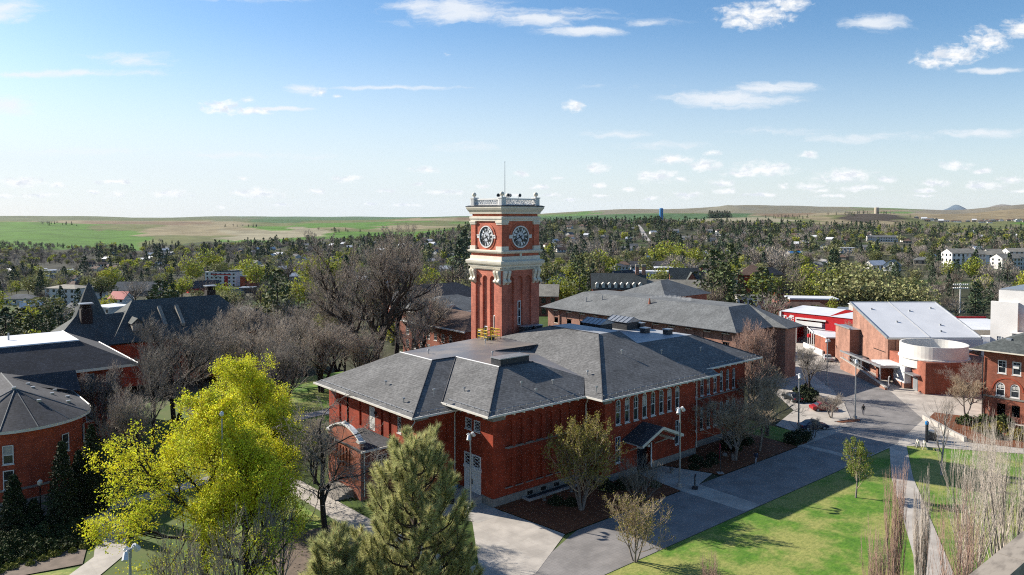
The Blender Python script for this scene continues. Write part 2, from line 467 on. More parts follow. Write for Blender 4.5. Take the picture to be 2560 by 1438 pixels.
M['bark_grey'] = mat('grey bark', (.26, .225, .195), (.17, .145, .125), scale=1.4, rough=.95, coord='obj')
M['bark_pale'] = mat('pale bark', (.42, .38, .34), (.28, .25, .22), scale=1.2, rough=.9, coord='obj')
M['twig'] = mat('brown twigs', (.39, .335, .275), (.27, .232, .195), scale=.35, rough=.95)
M['twig_grey'] = mat('grey twigs', (.33, .285, .25), (.23, .195, .17), scale=.35, rough=.95)
M['twig_dark'] = mat('dark twigs', (.25, .222, .19), (.165, .147, .127), scale=.35, rough=.95)
M['twig_pale'] = mat('pale twigs', (.62, .54, .47), (.45, .38, .33), scale=.5, rough=.95)
M['twig_red'] = mat('reddish twigs', (.50, .33, .26), (.38, .25, .20), scale=.5, rough=.95)
M['twig_tan'] = mat('tan twigs', (.46, .355, .245), (.35, .27, .19), scale=.5, rough=.95)
M['maple'] = mat('maple blossom', (.58, .54, .03), (.41, .42, .03), scale=.30, rough=.75, trans=.35, isl=.35)
M['bud'] = mat('olive buds', (.30, .25, .05), (.22, .19, .05), scale=.6, rough=.8, trans=.25, isl=.3)
M['bud_green'] = mat('fresh green leaf', (.27, .31, .055), (.19, .24, .045), scale=.6, rough=.8, trans=.3, isl=.3)
M['needle'] = mat('pine needles', (.42, .40, .18), (.28, .285, .12), scale=.9, rough=.7, trans=.4, isl=.4)
M['needle_dark'] = mat('dark conifer needles', (.048, .080, .042), (.070, .10, .050), scale=.3, rough=.85, isl=.45)
M['needle_olive'] = mat('olive conifer needles', (.11, .13, .045), (.08, .105, .04), scale=.3, rough=.85, isl=.45)
M['leaf_lime'] = mat('lime leaves', (.40, .40, .045), (.27, .30, .04), scale=.08, rough=.8, trans=.25, isl=.35)
M['leaf_olive'] = mat('olive leaves', (.22, .225, .075), (.16, .17, .058), scale=.08, rough=.8, trans=.2, isl=.35)
M['leaf_willow'] = mat('willow leaves', (.34, .33, .14), (.25, .25, .105), scale=.12, rough=.8, trans=.2, isl=.3)
M['fuzz'] = mat('bare twig haze', (.21, .16, .125), (.15, .117, .095), scale=.02, rough=.95, isl=.3)
M['juniper'] = mat('juniper foliage', (.045, .062, .018), (.07, .085, .025), scale=1.2, rough=.9, isl=.4)
M['hedge'] = mat('hedge leaves', (.028, .040, .016), (.040, .052, .02), scale=1.0, rough=.9, isl=.4)
M['shrub_lime'] = mat('lime shrub leaves', (.27, .27, .045), (.20, .21, .04), scale=1.5, rough=.9, isl=.3)
M['yellow'] = mat('yellow paint', (.75, .52, .03), (.70, .48, .03), scale=1, rough=.5)
M['blue_paint'] = mat('blue paint', (.02, .22, .52), (.02, .20, .48), scale=.1, rough=.5)
M['beige_tank'] = mat('beige tank', (.50, .43, .33), (.45, .385, .30), scale=.1, rough=.6)
M['black'] = mat('black paint', (.012, .012, .013), (.018, .018, .02), scale=2, rough=.45)
M['numeral'] = mat('clock black', (.006, .006, .007), (.01, .01, .011), scale=4, rough=.4)
M['dial'] = mat('clock dial', (.80, .80, .80), (.72, .73, .76), scale=1.2, rough=.35)
M['dial_grey'] = mat('clock centre', (.62, .64, .68), (.52, .54, .60), scale=.9, rough=.3)
# ---------------------------------------------------------------- ground sheet, reaching the horizon
def field_colour(x, y):
    """crop and soil colour of the land itself (linear rgb), by place"""
    n = len(x)
    px = PPX + F_PX * (x * RH[0] + y * RH[1]) / np.maximum(x * FH[0] + y * FH[1], 1)
    D = np.hypot(x, y)
    px = px + (26 * np.sin(D / 130.0) + 18 * np.sin(x / 57.0 + y / 91.0)) * np.clip((D - 1500) / 500, 0, 1)
    D0 = D; D = D + (70 * np.sin(px / 47.0) + 45 * np.sin(px / 19.0 + 2) + .04 * D * np.sin(px / 83.0)) * (D > 1600)
    def wob(s, p):
        return np.sin(x / s + p) * np.cos(y / s * 1.2 + p * 2) + .5 * np.sin((x + .6 * y) / s * 2.1 + p)
    green = np.array([.085, .185, .024]); tan = np.array([.27, .225, .135]); olive = np.array([.145, .155, .060]); brown = np.array([.20, .14, .085])
    town = np.array([.058, .062, .036]); pale = np.array([.30, .27, .18]); teal = np.array([.070, .135, .050])
    c = np.tile(town, (n, 1))
    m = wob(38, .3); c[m > .85] = [.13, .12, .085]; c[m < -.75] = [.065, .10, .026]
    far = D > 1750
    q = wob(420, 1.1) + .6 * wob(900, .4)
    c[far] = olive
    c[far & (q > .35)] = tan; c[far & (q < -.35)] = green; c[far & (q > 1.0)] = brown
    # green slope and tan fields on the left, as sown
    c[(px < 370 + 30 * np.sin(D / 90)) & (D > 1620) & (D < 2900)] = green
    c[(px > 330) & (px < 760) & (D > 2150) & (D < 3600)] = tan
    c[(px > 250) & (px < 420) & (D > 2500) & (D < 2900)] = olive
    c[(px >= 370) & (px < 560) & (D > 1750) & (D < 2150)] = olive
    c[(px > 650) & (px < 960) & (D > 2500) & (D < 4200)] = green
    c[(px > 560) & (px < 800) & (D > 2000) & (D < 2600)] = pale
    c[(px < 800) & (D > 5200)] = [.13, .15, .075]
    c[(px > 640) & (px < 1250) & (D > 5000)] = teal
    c[(px > 1250) & (px < 1900) & (D > 2300) & (D < 5200)] = teal
    c[(px > 1690) & (px < 1960) & (D > 1850) & (D < 3000)] = pale
    c[(px > 1500) & (px < 2100) & (D > 6200)] = [.185, .165, .105]
    c[(px > 2020) & (px < 2300) & (D > 1900) & (D < 2600)] = tan
    c[(px > 2120) & (px < 2270) & (D > 2550) & (D < 3100)] = [.075, .06, .045]
    c[(px > 2260) & (px < 2480) & (D > 1880) & (D < 2420)] = [.10, .165, .035]
    c[(px > 2290) & (D > 3100) & (D < 6200)] = [.24, .19, .11]
    c[(px > 2290) & (D > 6200)] = [.19, .165, .115]
    c[(px < 245) & (D > 1040) & (D < 1470)] = [.045, .045, .034]
    # valley floor meadow in front of the far left slope, dry grass bank on the right
    c[(px > 90) & (px < 290) & (D > 830) & (D < 1010)] = [.19, .205, .06]
    c[(px > 2170) & (px < 2280) & (D > 900) & (D < 1120)] = [.17, .15, .085]
    return c
def make_ground():
    rad = np.concatenate([[0.0], np.linspace(12, 130, 8), np.linspace(150, 430, 12), np.linspace(470, 1100, 22), np.linspace(1150, 3000, 46), np.geomspace(3100, 16000, 50)])
    ang = np.concatenate([np.linspace(-180, -48, 16)[:-1], np.linspace(-48, 48, 230), np.linspace(48, 180, 16)[1:-1]])
    a = AZ - np.radians(ang)
    Rr, A = np.meshgrid(rad, a, indexing='ij')
    X, Y = (Rr * np.cos(A)).ravel(), (Rr * np.sin(A)).ravel()
    Z = terrain(X, Y) - .03
    nr, na = len(rad), len(a)
    I = np.arange(nr * na).reshape(nr, na)
    J = np.roll(I, -1, axis=1)
    T1 = np.stack([I[:-1], I[1:], J[1:]], -1).reshape(-1, 3); T2 = np.stack([I[:-1], J[1:], J[:-1]], -1).reshape(-1, 3)
    T = np.concatenate([T1, T2])[:, [0, 2, 1]]
    m = bpy.data.materials.new('land'); m.use_nodes = True
    t = m.node_tree; t.nodes.clear()
    b = nd(t, 'ShaderNodeBsdfPrincipled'); out = nd(t, 'ShaderNodeOutputMaterial')
    at = nd(t, 'ShaderNodeVertexColor'); at.layer_name = 'land'
    pos = nd(t, 'ShaderNodeNewGeometry').outputs['Position']
    k = ramp(t, noise(t, pos, .012, 6, .7), .3, .7, .72, 1.25)
    k2 = ramp(t, noise(t, pos, .3, 5, .7), .3, .7, .7, 1.3)
    g = nd(t, 'ShaderNodeCombineXYZ')
    for i in range(3): put(t, g.inputs[i], mth(t, 'MULTIPLY', k, k2))
    put(t, b.inputs['Base Color'], mixc(t, 1.0, at.outputs[0], g.outputs[0], 'MULTIPLY'))
    b.inputs['Roughness'].default_value = 1; b.inputs['Specular IOR Level'].default_value = .1
    t.links.new(b.outputs[0], out.inputs[0])
    me = tri_mesh('ground', np.stack([X, Y, Z], 1), T, m)
    ca = me.color_attributes.new('land', 'FLOAT_COLOR', 'POINT')
    c = np.ones((len(X), 4), np.float32); c[:, :3] = field_colour(X, Y) * .85
    ca.data.foreach_set('color', c.ravel())
    me.polygons.foreach_set('use_smooth', [True] * len(me.polygons))
    struct(ob('ground', me))
make_ground()
SHEET_N = [0]
def sheet(name, pts, z, m, px=False):
    SHEET_N[0] += 1; z = .004 * SHEET_N[0]
    mb = MB(); P_ = []
    for p in pts:
        P_.append((p[0], p[1], z))
    # fan of a simple polygon through bmesh-free ear order: from_pydata n-gon is enough for flat sheets
    mb.poly(*P_)
    o = mb.build(name, m); struct(o); return o
E2 = .004
sheet('grass_ground', [(-40, -60), (118, -60), (118, 48.4), (104, 57.4), (42, 57.4), (42, 150), (-40, 190)], 0.0, M['grass_rough'])
sheet('lawn', [(50, -20), (140, -20), (140, 34), (117.4, 48.5), (104, 48.5), (50, 48.5)], E2, M['grass'])
sheet('lawn', [(48, 100.5), (88, 104), (88, 150), (46, 150)], E2, M['grass'])
sheet('lawn', [(30.5, 76), (38.5, 76), (38.6, 92), (27, 93)], E2, M['grass'])
sheet('lawn', [(104.5, 57.6), (111, 62), (112, 76), (107, 76), (104.5, 66)], E2, M['grass'])
sheet('lawn', [(8, 84.8), (15.2, 82.5), (14.6, 79), (4, 80)], E2, M['grass'])
sheet('plaza', [(103.8, 48.7), (118.5, 48.7), (132, 34), (170, 34), (210, 110), (196, 116), (150, 96), (123, 69), (112, 66), (110.5, 61), (103.8, 57.6)], 2 * E2, M['concrete'])
sheet('street', [(40, 48.6), (104.5, 48.6), (104.5, 57.5), (58, 57.5), (56.6, 57.0), (46.5, 53.2), (40, 53)], 2 * E2, M['paver'])
sheet('street', [(105.9, 48.9), (116.5, 48.9), (134, 52), (150, 64), (168, 84), (162, 90), (143, 72), (127, 61), (117, 57.4), (105.9, 57.4)], 3 * E2, M['paver'])
sheet('crosswalk', [(76.4, 48.7), (79.6, 48.7), (79.8, 57.5), (84.5, 58.8), (82.0, 65), (77.0, 65), (76.2, 57.5)], 4 * E2, M['concrete'])
sheet('walkway', [(50.9, 66.6), (55.3, 66.5), (56.3, 57.6), (48, 53), (40, 53), (40, 58.5), (45, 58), (51.4, 67.5), (51.8, 76), (49.3, 76.5), (49.4, 70)], 3 * E2, M['concrete'])
sheet('walkway', [(51, 66), (51, 77.5), (55.2, 77.5), (55.2, 66)], 4 * E2, M['concrete_plain'])
sheet('path', [(61.5, 22), (64.5, 19.8), (103.1, 41.1), (118.3, 48.3), (114.2, 48.9), (100.9, 42.9)], 3 * E2, M['concrete'])
sheet('path', [(116, 48.4), (131, 27), (134.5, 29), (119.5, 49.8)], 4 * E2, M['concrete'])
sheet('path', [(39.2, 99), (41.8, 99), (42.5, 76), (43.5, 58.4), (40, 58.4), (39.4, 76)], 2 * E2, M['concrete'])
sheet('path', [(15.2, 78), (19.5, 82.8), (21.5, 91), (20.6, 98), (17.8, 98.4), (18.6, 91), (16.8, 84), (12, 79)], 2 * E2, M['concrete'])
sheet('path', [(20.5, 96), (40, 99), (40, 101.5), (20, 98.5)], 3 * E2, M['concrete_plain'])
sheet('path', [(48, 118), (90, 122), (90, 125), (48, 121)], 2 * E2, M['concrete_plain'])
sheet('mulch_bed', [(55.2, 68.3), (56.4, 57.6), (76.1, 57.6), (76.9, 65.3), (70.8, 65.3), (70.8, 68.3)], E2, M['mulch'])
sheet('mulch_bed', [(84.6, 58.9), (84.6, 57.6), (104, 57.6), (104.6, 67), (89.6, 67), (89.6, 65.3), (82.1, 65.3)], E2, M['mulch'])
sheet('mulch_bed', [(104.4, 57.9), (110.2, 61.1), (112.4, 60), (106.5, 57.6)], 4 * E2, M['mulch'])
sheet('mulch_bed', [(121.2, 60.6), (124.6, 59.6), (125.8, 58.6), (124.6, 58.2), (121.5, 59.6)], 4 * E2, M['mulch'])
sheet('mulch_bed', [(134.5, 51.5), (140, 52.5), (142.5, 44), (139, 34), (128, 36), (125.5, 42)], 4 * E2, M['mulch'])
sheet('driveway', [(110.6, 61), (120.5, 57.6), (121, 60.8), (124.8, 59.8), (135, 66), (131, 69.5), (116, 66)], 3 * E2, M['concrete'])
sheet('soil_bed', [(2, 88), (16, 92), (17.4, 99), (15, 104), (4, 100)], E2, M['soil'])
sheet('soil_bed', [(6, 84.9), (15.6, 82.9), (18, 91), (6, 89)], E2 * 2, M['soil'])
sheet('soil_bed', [(29, 66), (38.6, 66), (38.4, 76), (30, 76)], E2, M['soil'])

# ---------------------------------------------------------------- walls with openings
def wall_face(mb, o, du, L, z0, z1, ops=(), depth=.16, blind=True):
    """one wall plane from o along du (seen with its length running to the viewer's right); ops: u0,u1,za,zb,arched"""
    n = (du[1], -du[0])
    def Pt(u, z, d=0.0):
        return (o[0] + du[0] * u - n[0] * d, o[1] + du[1] * u - n[1] * d, z)
    cols = {}
    for op in ops:
        cols.setdefault((round(op[0], 4), round(op[1], 4)), []).append(op)
    u = 0.0
    for (a, b) in sorted(cols):
        if a > u + 1e-4:
            mb.poly(Pt(u, z0), Pt(a, z0), Pt(a, z1), Pt(u, z1))
        z = z0
        for op in sorted(cols[(a, b)], key=lambda q: q[2]):
            za, zb, arch = op[2], op[3], (op[4] if len(op) > 4 else False)
            bl = op[5] if len(op) > 5 else blind
            if za > z + 1e-4:
                mb.poly(Pt(a, z), Pt(b, z), Pt(b, za), Pt(a, za))
            out = [(a, za), (b, za)]
            if arch:
                r = (b - a) / 2; c = (a + b) / 2; N = 8; zs = zb - r
                arc = [(c + r * math.cos(math.pi * i / N), zs + r * math.sin(math.pi * i / N)) for i in range(N + 1)]
                out += arc
                for i in range(N):
                    p, q = arc[i], arc[i + 1]
                    mb.poly(Pt(q[0], q[1]), Pt(p[0], p[1]), Pt(p[0], zb), Pt(q[0], zb))
            else:
                out += [(b, zb), (a, zb)]
            for i in range(len(out)):
                p, q = out[i], out[(i + 1) % len(out)]
                if abs(p[0] - q[0]) + abs(p[1] - q[1]) > 1e-5:
                    mb.poly(Pt(*p), Pt(*q), Pt(q[0], q[1], depth), Pt(p[0], p[1], depth))
            if bl:
                mb.poly(*[Pt(p[0], p[1], depth) for p in out])
            z = zb
        if z1 > z + 1e-4:
            mb.poly(Pt(a, z), Pt(b, z), Pt(b, z1), Pt(a, z1))
        u = b
    if L > u + 1e-4:
        mb.poly(Pt(u, z0), Pt(L, z0), Pt(L, z1), Pt(u, z1))
    return Pt
def wbox(mb, Pt, u0, u1, za, zb, d0, d1):
    v = [Pt(u, z, d) for z in (za, zb) for d in (d0, d1) for u in (u0, u1)]
    mb.add(v, [(0, 2, 3, 1), (4, 5, 7, 6), (0, 1, 5, 4), (2, 6, 7, 3), (0, 4, 6, 2), (1, 3, 7, 5)])
def window(parent, Pt, u0, u1, za, zb, arch=False, depth=.14, fw=.11, frame='white', pane='glass', rail=True, grid=True, sill='white', diag=False, blind=0.0, label=None):
    """a sash window as a part: frame mesh with its panes as a sub-part"""
    mb = MB()
    def outline(k):
        a, b, lo, hi = u0 + k, u1 - k, za + k, zb - k
        if arch:
            r = (b - a) / 2; c = (a + b) / 2; N = 8; zs = zb - (u1 - u0) / 2
            return [(a, lo), (b, lo)] + [(c + r * math.cos(math.pi * i / N), zs + r * math.sin(math.pi * i / N)) for i in range(N + 1)]
        return [(a, lo), (b, lo), (b, hi), (a, hi)]
    A, B = outline(.005), outline(fw)
    n = len(A); f = depth - .09
    for i in range(n):
        j = (i + 1) % n
        if abs(A[i][0] - A[j][0]) + abs(A[i][1] - A[j][1]) < 1e-6: continue
        mb.poly(Pt(A[i][0], A[i][1], f), Pt(A[j][0], A[j][1], f), Pt(B[j][0], B[j][1], f), Pt(B[i][0], B[i][1], f))
        mb.poly(Pt(B[i][0], B[i][1], f), Pt(B[j][0], B[j][1], f), Pt(B[j][0], B[j][1], depth), Pt(B[i][0], B[i][1], depth))
    mid = za + (zb - za) * .48
    if rail:
        wbox(mb, Pt, u0 + fw, u1 - fw, mid - .045, mid + .045, depth - .07, depth)
    if grid:
        wbox(mb, Pt, (u0 + u1) / 2 - .022, (u0 + u1) / 2 + .022, mid + .045, zb - fw - .01, depth - .055, depth)
        z = mid + (zb - mid) * .5
        wbox(mb, Pt, u0 + fw, u1 - fw, z - .02, z + .02, depth - .05, depth)
    if diag:
        for s in (0, 1):
            for k in range(3):
                h = (zb - za - 2 * fw) / 3; z = za + fw + k * h
                p, q = (u0 + fw, u1 - fw) if s else (u1 - fw, u0 + fw)
                mb.tube([Pt(p, z, depth - .03), Pt(q, z + h, depth - .03)], .025, 4)
    if sill:
        wbox(mb, Pt, u0 - .06, u1 + .06, za - .10, za - .004, -.07, depth)
    w = mb.build('window', M[frame], parent)
    g = MB(); g.poly(*[Pt(p[0], p[1], depth - .012) for p in B]); g.build('pane', M[pane], w)
    if blind:
        b = MB(); zb_ = zb - fw - (zb - za) * blind
        b.poly(Pt(u0 + fw + .01, zb_, depth - .02), Pt(u1 - fw - .01, zb_, depth - .02), Pt(u1 - fw - .01, zb - fw - (.25 if arch else .01), depth - .02), Pt(u0 + fw + .01, zb - fw - (.25 if arch else .01), depth - .02))
        b.build('blind', M['blind'], w)
    if label: w['label'] = label
    return w
def gutter(mb, pts, w=.16, h=.20):
    """box gutter along an eave line"""
    for a, b in zip(pts[:-1], pts[1:]):
        a, b = Vector(a), Vector(b); d = (b - a); d.z = 0; d.normalize(); n = Vector((d.y, -d.x, 0)) * w
        z0, z1 = Vector((0, 0, -h)), Vector((0, 0, .03)); e = d * w * .5
        v = [a - e + z0, b + e + z0, b + e + n + z0, a - e + n + z0, a - e + z1, b + e + z1, b + e + n + z1, a - e + n + z1]
        mb.add(v, [(0, 3, 2, 1), (4, 5, 6, 7), (0, 1, 5, 4), (1, 2, 6, 5), (2, 3, 7, 6), (3, 0, 4, 7)])
XP, YM = (1, 0), (0, -1)     # du of walls facing -Y and facing -X

# ---------------------------------------------------------------- the hall
hall = thing('brick_hall', 'long red brick hall with grey hipped roofs at the foot of the clock tower', 'hall', (70, 66, 0))
w = MB(); stn = MB()
# wing facing the street (blind arches)
U0 = 55.16
arch_ops = []
for k in range(8):
    x = 57.05 + 1.62 * k - U0
    arch_ops += [(x, x + .98, 6.75, 9.9, True), (x, x + .98, 1.95, 5.35, False)]
wall_face(w, (55.16, 68.33), XP, 15.64, 1.0, 10.9, arch_ops, .22)
# end of that wing, facing the pine: door and lattice windows
P2s = wall_face(w, (55.16, 75.9), YM, 7.57, .85, 10.9, [(2.15, 3.45, 8.25, 9.6, False, False), (3.85, 5.15, 8.25, 9.6, False, False)], .16)
# right-hand block and its projecting bay
wall_face(w, (70.8, 68.33), YM, 3.03, 1.0, 10.9)
low = [(2.05 + 1.74 * k, 3.0 + 1.74 * k, 7.15, 10.4, True, False) for k in range(8)]
door_op = (6.2, 9.2, .25, 3.7, False, False)
PB = wall_face(w, (70.8, 65.3), XP, 18.8, 6.4, 10.9, low, .16)
PBl = wall_face(w, (70.8, 65.3), XP, 18.8, .25, 6.4, [(2.05, 3.0, 2.2, 5.6, False, False), (14.23, 15.18, 2.2, 5.6, False, False), door_op], .16)
wall_face(w, (89.6, 65.3), (0, 1), 1.7, 1.0, 11.2)
main_ops = []
for k in range(7):
    x = 91.5 + 1.62 * k - 89.6
    main_ops += [(x, x + .82, 7.45, 10.55, True, False), (x, x + .82, 2.5, 5.8, False, False)]
PM = wall_face(w, (89.6, 67.0), XP, 15.0, 1.0, 11.4, main_ops, .16)
wall_face(w, (104.6, 67.0), (0, 1), 26, .3, 11.4)
# left wing (facing the portico): tall slots, a white service door, a lattice window
P1s = wall_face(w, (49.6, 98.2), YM, 22.4, .85, 10.4, [(11.2, 12.6, 6.25, 9.3, False, False), (14.1, 14.75, 1.2, 9.4), (16.0, 16.65, 1.2, 9.4), (3.0, 3.6, 1.2, 9.4), (5.2, 5.8, 1.2, 9.4), (8.6, 9.2, 6.2, 9.4), (18.0, 18.9, 7.3, 9.3, False, False)], .2)
wall_face(w, (49.6, 75.8), XP, 5.6, .85, 10.4, [(1.2, 2.3, 6.4, 9.2, True), (3.2, 4.3, 6.4, 9.2, True)], .18)
wall_face(w, (104.6, 93), (-1, 0), 55, .3, 11)
wall = w.build('wall', M['brick'], hall)
# stone plinth, sills and belt
stn.prism([(55.08, 76), (55.08, 68.25), (70.72, 68.25), (70.72, 65.22), (76.9, 65.22), (76.9, 65.5), (70.9, 65.5), (70.9, 68.6), (55.3, 68.6), (55.3, 76)], 0, .99)
stn.prism([(80.05, 65.22), (89.68, 65.22), (89.68, 66.92), (104.7, 66.92), (104.7, 67.2), (89.5, 67.2), (89.5, 65.5), (80.05, 65.5)], 0, .99)
stn.prism([(49.52, 98.2), (49.52, 75.72), (55.1, 75.72), (55.1, 75.95), (49.8, 75.95), (49.8, 98.2)], 0, .84)
for z in (6.62, 1.82):
    for k in range(8):
        x = 57.05 + 1.62 * k
        stn.box(x - .12, x + 1.1, 68.24, 68.5, z, z + .12)
stn.box(57.2, 70.0, 68.27, 68.5, 6.50, 6.60)
for k in range(8):
    stn.box(72.75 + 1.74 * k, 73.9 + 1.74 * k, 65.2, 65.4, 6.98, 7.03)
stn.box(89.7, 104.6, 66.93, 67.1, 7.05, 7.22)
for k in range(7):
    x = 91.5 + 1.62 * k
    stn.box(x - .1, x + .92, 66.9, 67.1, 2.26, 2.38)
stn.box(55.02, 56.9, 68.18, 68.5, 10.1, 10.6); stn.box(55.02, 55.4, 68.5, 70.2, 10.1, 10.6)
stn.box(70.66, 72.0, 65.16, 65.5, 10.2, 10.6); stn.box(49.5, 51.2, 75.7, 76, 9.6, 10.1)
stn.build('stone_trim', M['stone'], hall)
for k, o in enumerate(low):
    window(hall, PB, *o[:4], arch=True, blind=(0, .3, 0, .45, 0, 0, .35, .2)[k])
for a in (2.05, 14.23):
    window(hall, PBl, a, a + .95, 2.2, 5.6)
for a, b, za, zb, ar, _ in main_ops:
    window(hall, PM, a, b, za, zb, arch=ar, fw=.09, blind=(.3 if int(a * 7 + za) % 3 == 0 else 0))
window(hall, P2s, 2.15, 3.45, 8.25, 9.6, diag=True, rail=False, grid=False)
window(hall, P2s, 3.85, 5.15, 8.25, 9.6, diag=True, rail=False, grid=False)
window(hall, P1s, 18.0, 18.9, 7.3, 9.3, diag=True, rail=False, grid=False)
# double door with transoms on the wing's end
d = MB()
wbox(d, P2s, 2.1, 5.3, .86, 3.55, -.10, .0); wbox(d, P2s, 2.0, 5.4, 3.56, 3.85, -.2, .0); wbox(d, P2s, 2.05, 5.35, 3.86, 4.02, -.10, 0)
for a, b in ((2.1, 2.25), (3.55, 3.85), (5.15, 5.3)):
    wbox(d, P2s, a, b, 4.02, 5.3, -.1, 0)
wbox(d, P2s, 2.1, 5.3, 5.3, 5.42, -.1, 0)
dd = d.build('double_door', M['white'], hall)
h = MB(); wbox(h, P2s, 3.6, 3.66, 1.8, 2.4, -.16, -.104); wbox(h, P2s, 3.8, 3.86, 1.8, 2.4, -.16, -.104); h.build('door_handle', M['dark_metal'], dd)
g = MB(); wbox(g, P2s, 2.26, 3.54, 4.03, 5.29, -.03, 0); wbox(g, P2s, 3.86, 5.14, 4.03, 5.29, -.03, 0); g.build('transom_pane', M['glass'], dd)
lt = MB()
for a in (2.26, 3.86):
    for k in range(3):
        z = 4.03 + k * .42
        lt.tube([P2s(a, z, -.05), P2s(a + 1.28, z + .42, -.05)], .03, 4); lt.tube([P2s(a + 1.28, z, -.05), P2s(a, z + .42, -.05)], .03, 4)
lt.build('transom_lattice', M['white'], dd)
d = MB(); wbox(d, P1s, 11.2, 12.6, 6.26, 9.3, .02, .16); sdoor = d.build('service_door', M['offwhite'], hall)
h = MB(); wbox(h, P1s, 12.85, 13.1, 8.6, 8.9, -.3, 0); h.build('wall_lamp', M['dark_metal'], hall)
# entrance below the gabled canopy
d = MB(); wbox(d, PBl, 6.2, 9.2, .26, 3.69, .9, 1.0); ent = d.build('entrance_door', M['glass'], hall)
h = MB()
for a in (6.2, 7.6, 9.05): wbox(h, PBl, a, a + .14, .26, 3.69, .82, .895)
wbox(h, PBl, 6.34, 9.05, 2.6, 2.75, .82, .895); h.build('door_frame', M['dark_metal'], ent)
h = MB(); wbox(h, PBl, 6.0, 6.19, .26, 3.9, -.05, .9); wbox(h, PBl, 9.21, 9.4, .26, 3.9, -.05, .9); wbox(h, PBl, 6.0, 9.4, 3.71, 4.0, -.05, .9)
h.build('entrance_surround', M['brick'], hall)
h = MB(); wbox(h, PBl, 8.95, 9.2, .26, 3.6, -.09, -.055); h.build('door_jamb', M['white'], hall)
# canopy: gable roof, bargeboards, brackets
c = MB()
xm, x0, x1, y0, y1 = 78.1, 73.9, 82.3, 61.8, 65.28
ze_, zr_ = 5.05, 6.75
c.poly((x0, y0, ze_), (xm, y0, zr_), (xm, y1, zr_), (x0, y1, ze_)); c.poly((xm, y0, zr_), (x1, y0, ze_), (x1, y1, ze_), (xm, y1, zr_))
cn = c.build('canopy_roof', M['shingle_dark'], hall)
c = MB()
for xa, xb in ((x0, xm), (x1, xm)):
    c.add([(xa, y0 - .06, ze_ - .34), (xb, y0 - .06, zr_ - .34), (xb, y0 - .06, zr_ + .03), (xa, y0 - .06, ze_ + .03), (xa, y0 + .14, ze_ - .34), (xb, y0 + .14, zr_ - .34), (xb, y0 + .14, zr_ - .02), (xa, y0 + .14, ze_ - .02)],
          [(0, 1, 2, 3), (4, 5, 6, 7), (0, 1, 5, 4), (3, 2, 6, 7)])
c.poly((x0, y0 + .1, ze_ - .2), (xm, y0 + .1, zr_ - .2), (xm, y1, zr_ - .2), (x0, y1, ze_ - .2)); c.poly((x1, y0 + .1, ze_ - .2), (xm, y0 + .1, zr_ - .2), (xm, y1, zr_ - .2), (x1, y1, ze_ - .2))
for xx in (75.6, 80.6):
    c.box(xx - .14, xx + .14, y0 + .3, y1, 4.55, 4.85); c.tube([(xx, y1 - .05, 3.4), (xx, y0 + 1.2, 4.55)], .12, 4)
for k in range(6):
    for s in (-1, 1):
        xx = xm + s * (.6 + .7 * k); zz = zr_ - .45 - (.6 + .7 * k) * (zr_ - ze_) / 4.2
        c.box(xx - .08, xx + .08, y0 + .2, y0 + .9, zz, zz + .22)
c.build('canopy_frame', M['trim'], cn)
# roofs ------------------------------------------------------------
r = MB()
Bp, Ap = (48.1, 74.4, 10.5), (48.1, 99.6, 10.5)
P1, P2, P3 = (57.9, 92.8, 14.5), (57.9, 84.7, 14.5), (61.85, 84.75, 14.5)
P4, P5, Cp = (61.9, 75.45, 14.5), (67.65, 75.3, 14.5), (53.45, 76.1, 11.2)
Dp, Ep, Fp = (53.45, 67.05, 11.2), (68.9, 67.05, 11.2), (69.08, 64.07, 11.2)
Vp, Wp = (72.4, 70.45, 12.53), (75.6, 85.0, 13.81)
T1 = (82.4, 77.3, 16.5)
r.poly(Ap, Bp, P2, P1)
r.poly(Bp, (56.2, 74.4, 10.5), P3, P2)
r.poly((80, 99.6, 10.5), Ap, P1, (80, 92.8, 14.5))
r.poly(Cp, Dp, P4, P3)
r.poly(Dp, Ep, Vp, P5, P4)
r.poly((69.08, 67.05, 11.2), Fp, T1, (82.4, 88, 16.5), (78.2, 94.6, 14.5), (77.33, 94, 14.5), (77.33, 85, 14.5), Wp, Vp)
r.poly(Fp, (93.5, 64.07, 11.2), (93.5, 65.6, 11.81), (107, 65.6, 11.81), (100, 73.7, 15.05), (87, 73.8, 15.09), (87, 77.3, 16.49), T1)
r.poly((107, 65.6, 11.81), (107, 93, 11.81), (100, 88, 15.05), (100, 73.7, 15.05))
r.poly((107, 93, 11.81), (87, 97, 11.81), (87, 88, 15.05), (100, 88, 15.05))
r.poly((82.4, 88, 16.5), (87, 88, 16.5), (88, 94.6, 13.6), (78.2, 94.6, 14.5))
roof = r.build('roof', M['shingle'], hall)
f = MB()
f.poly(P1, P2, P3, (68.7, 85, 14.5), (77.33, 85, 14.5), (77.33, 94, 14.5), (77.9, 94.5, 14.5), (77.9, 96.4, 14.5), (73, 95.6, 14.5))
f.poly(P3, P4, P5, (68.7, 85, 14.5))
f.poly((68.7, 85, 14.5), P5, Vp, Wp)
f.build('flat_roof', M['membrane'], hall)
f = MB(); f.poly((68.7, 85.0, 14.5), Wp, (77.33, 85.0, 14.5)); f.box(68.9, 77.2, 84.90, 84.97, 14.42, 14.56)
f.build('step_wall', M['shingle_dark'], hall)
f = MB(); f.poly((87, 73.8, 15.09), (87, 77.3, 16.49), (87, 88, 16.49), (87, 88, 15.05)); f.build('step_wall', M['shingle_dark'], hall)
f = MB(); f.poly((87, 73.8, 15.05), (100, 73.7, 15.05), (100, 88, 15.05), (87, 88, 15.05)); f.poly(T1, (87, 77.3, 16.495), (87, 88, 16.495), (82.4, 88, 16.5)); f.build('roof_deck', M['membrane_light'], hall)
f = MB()
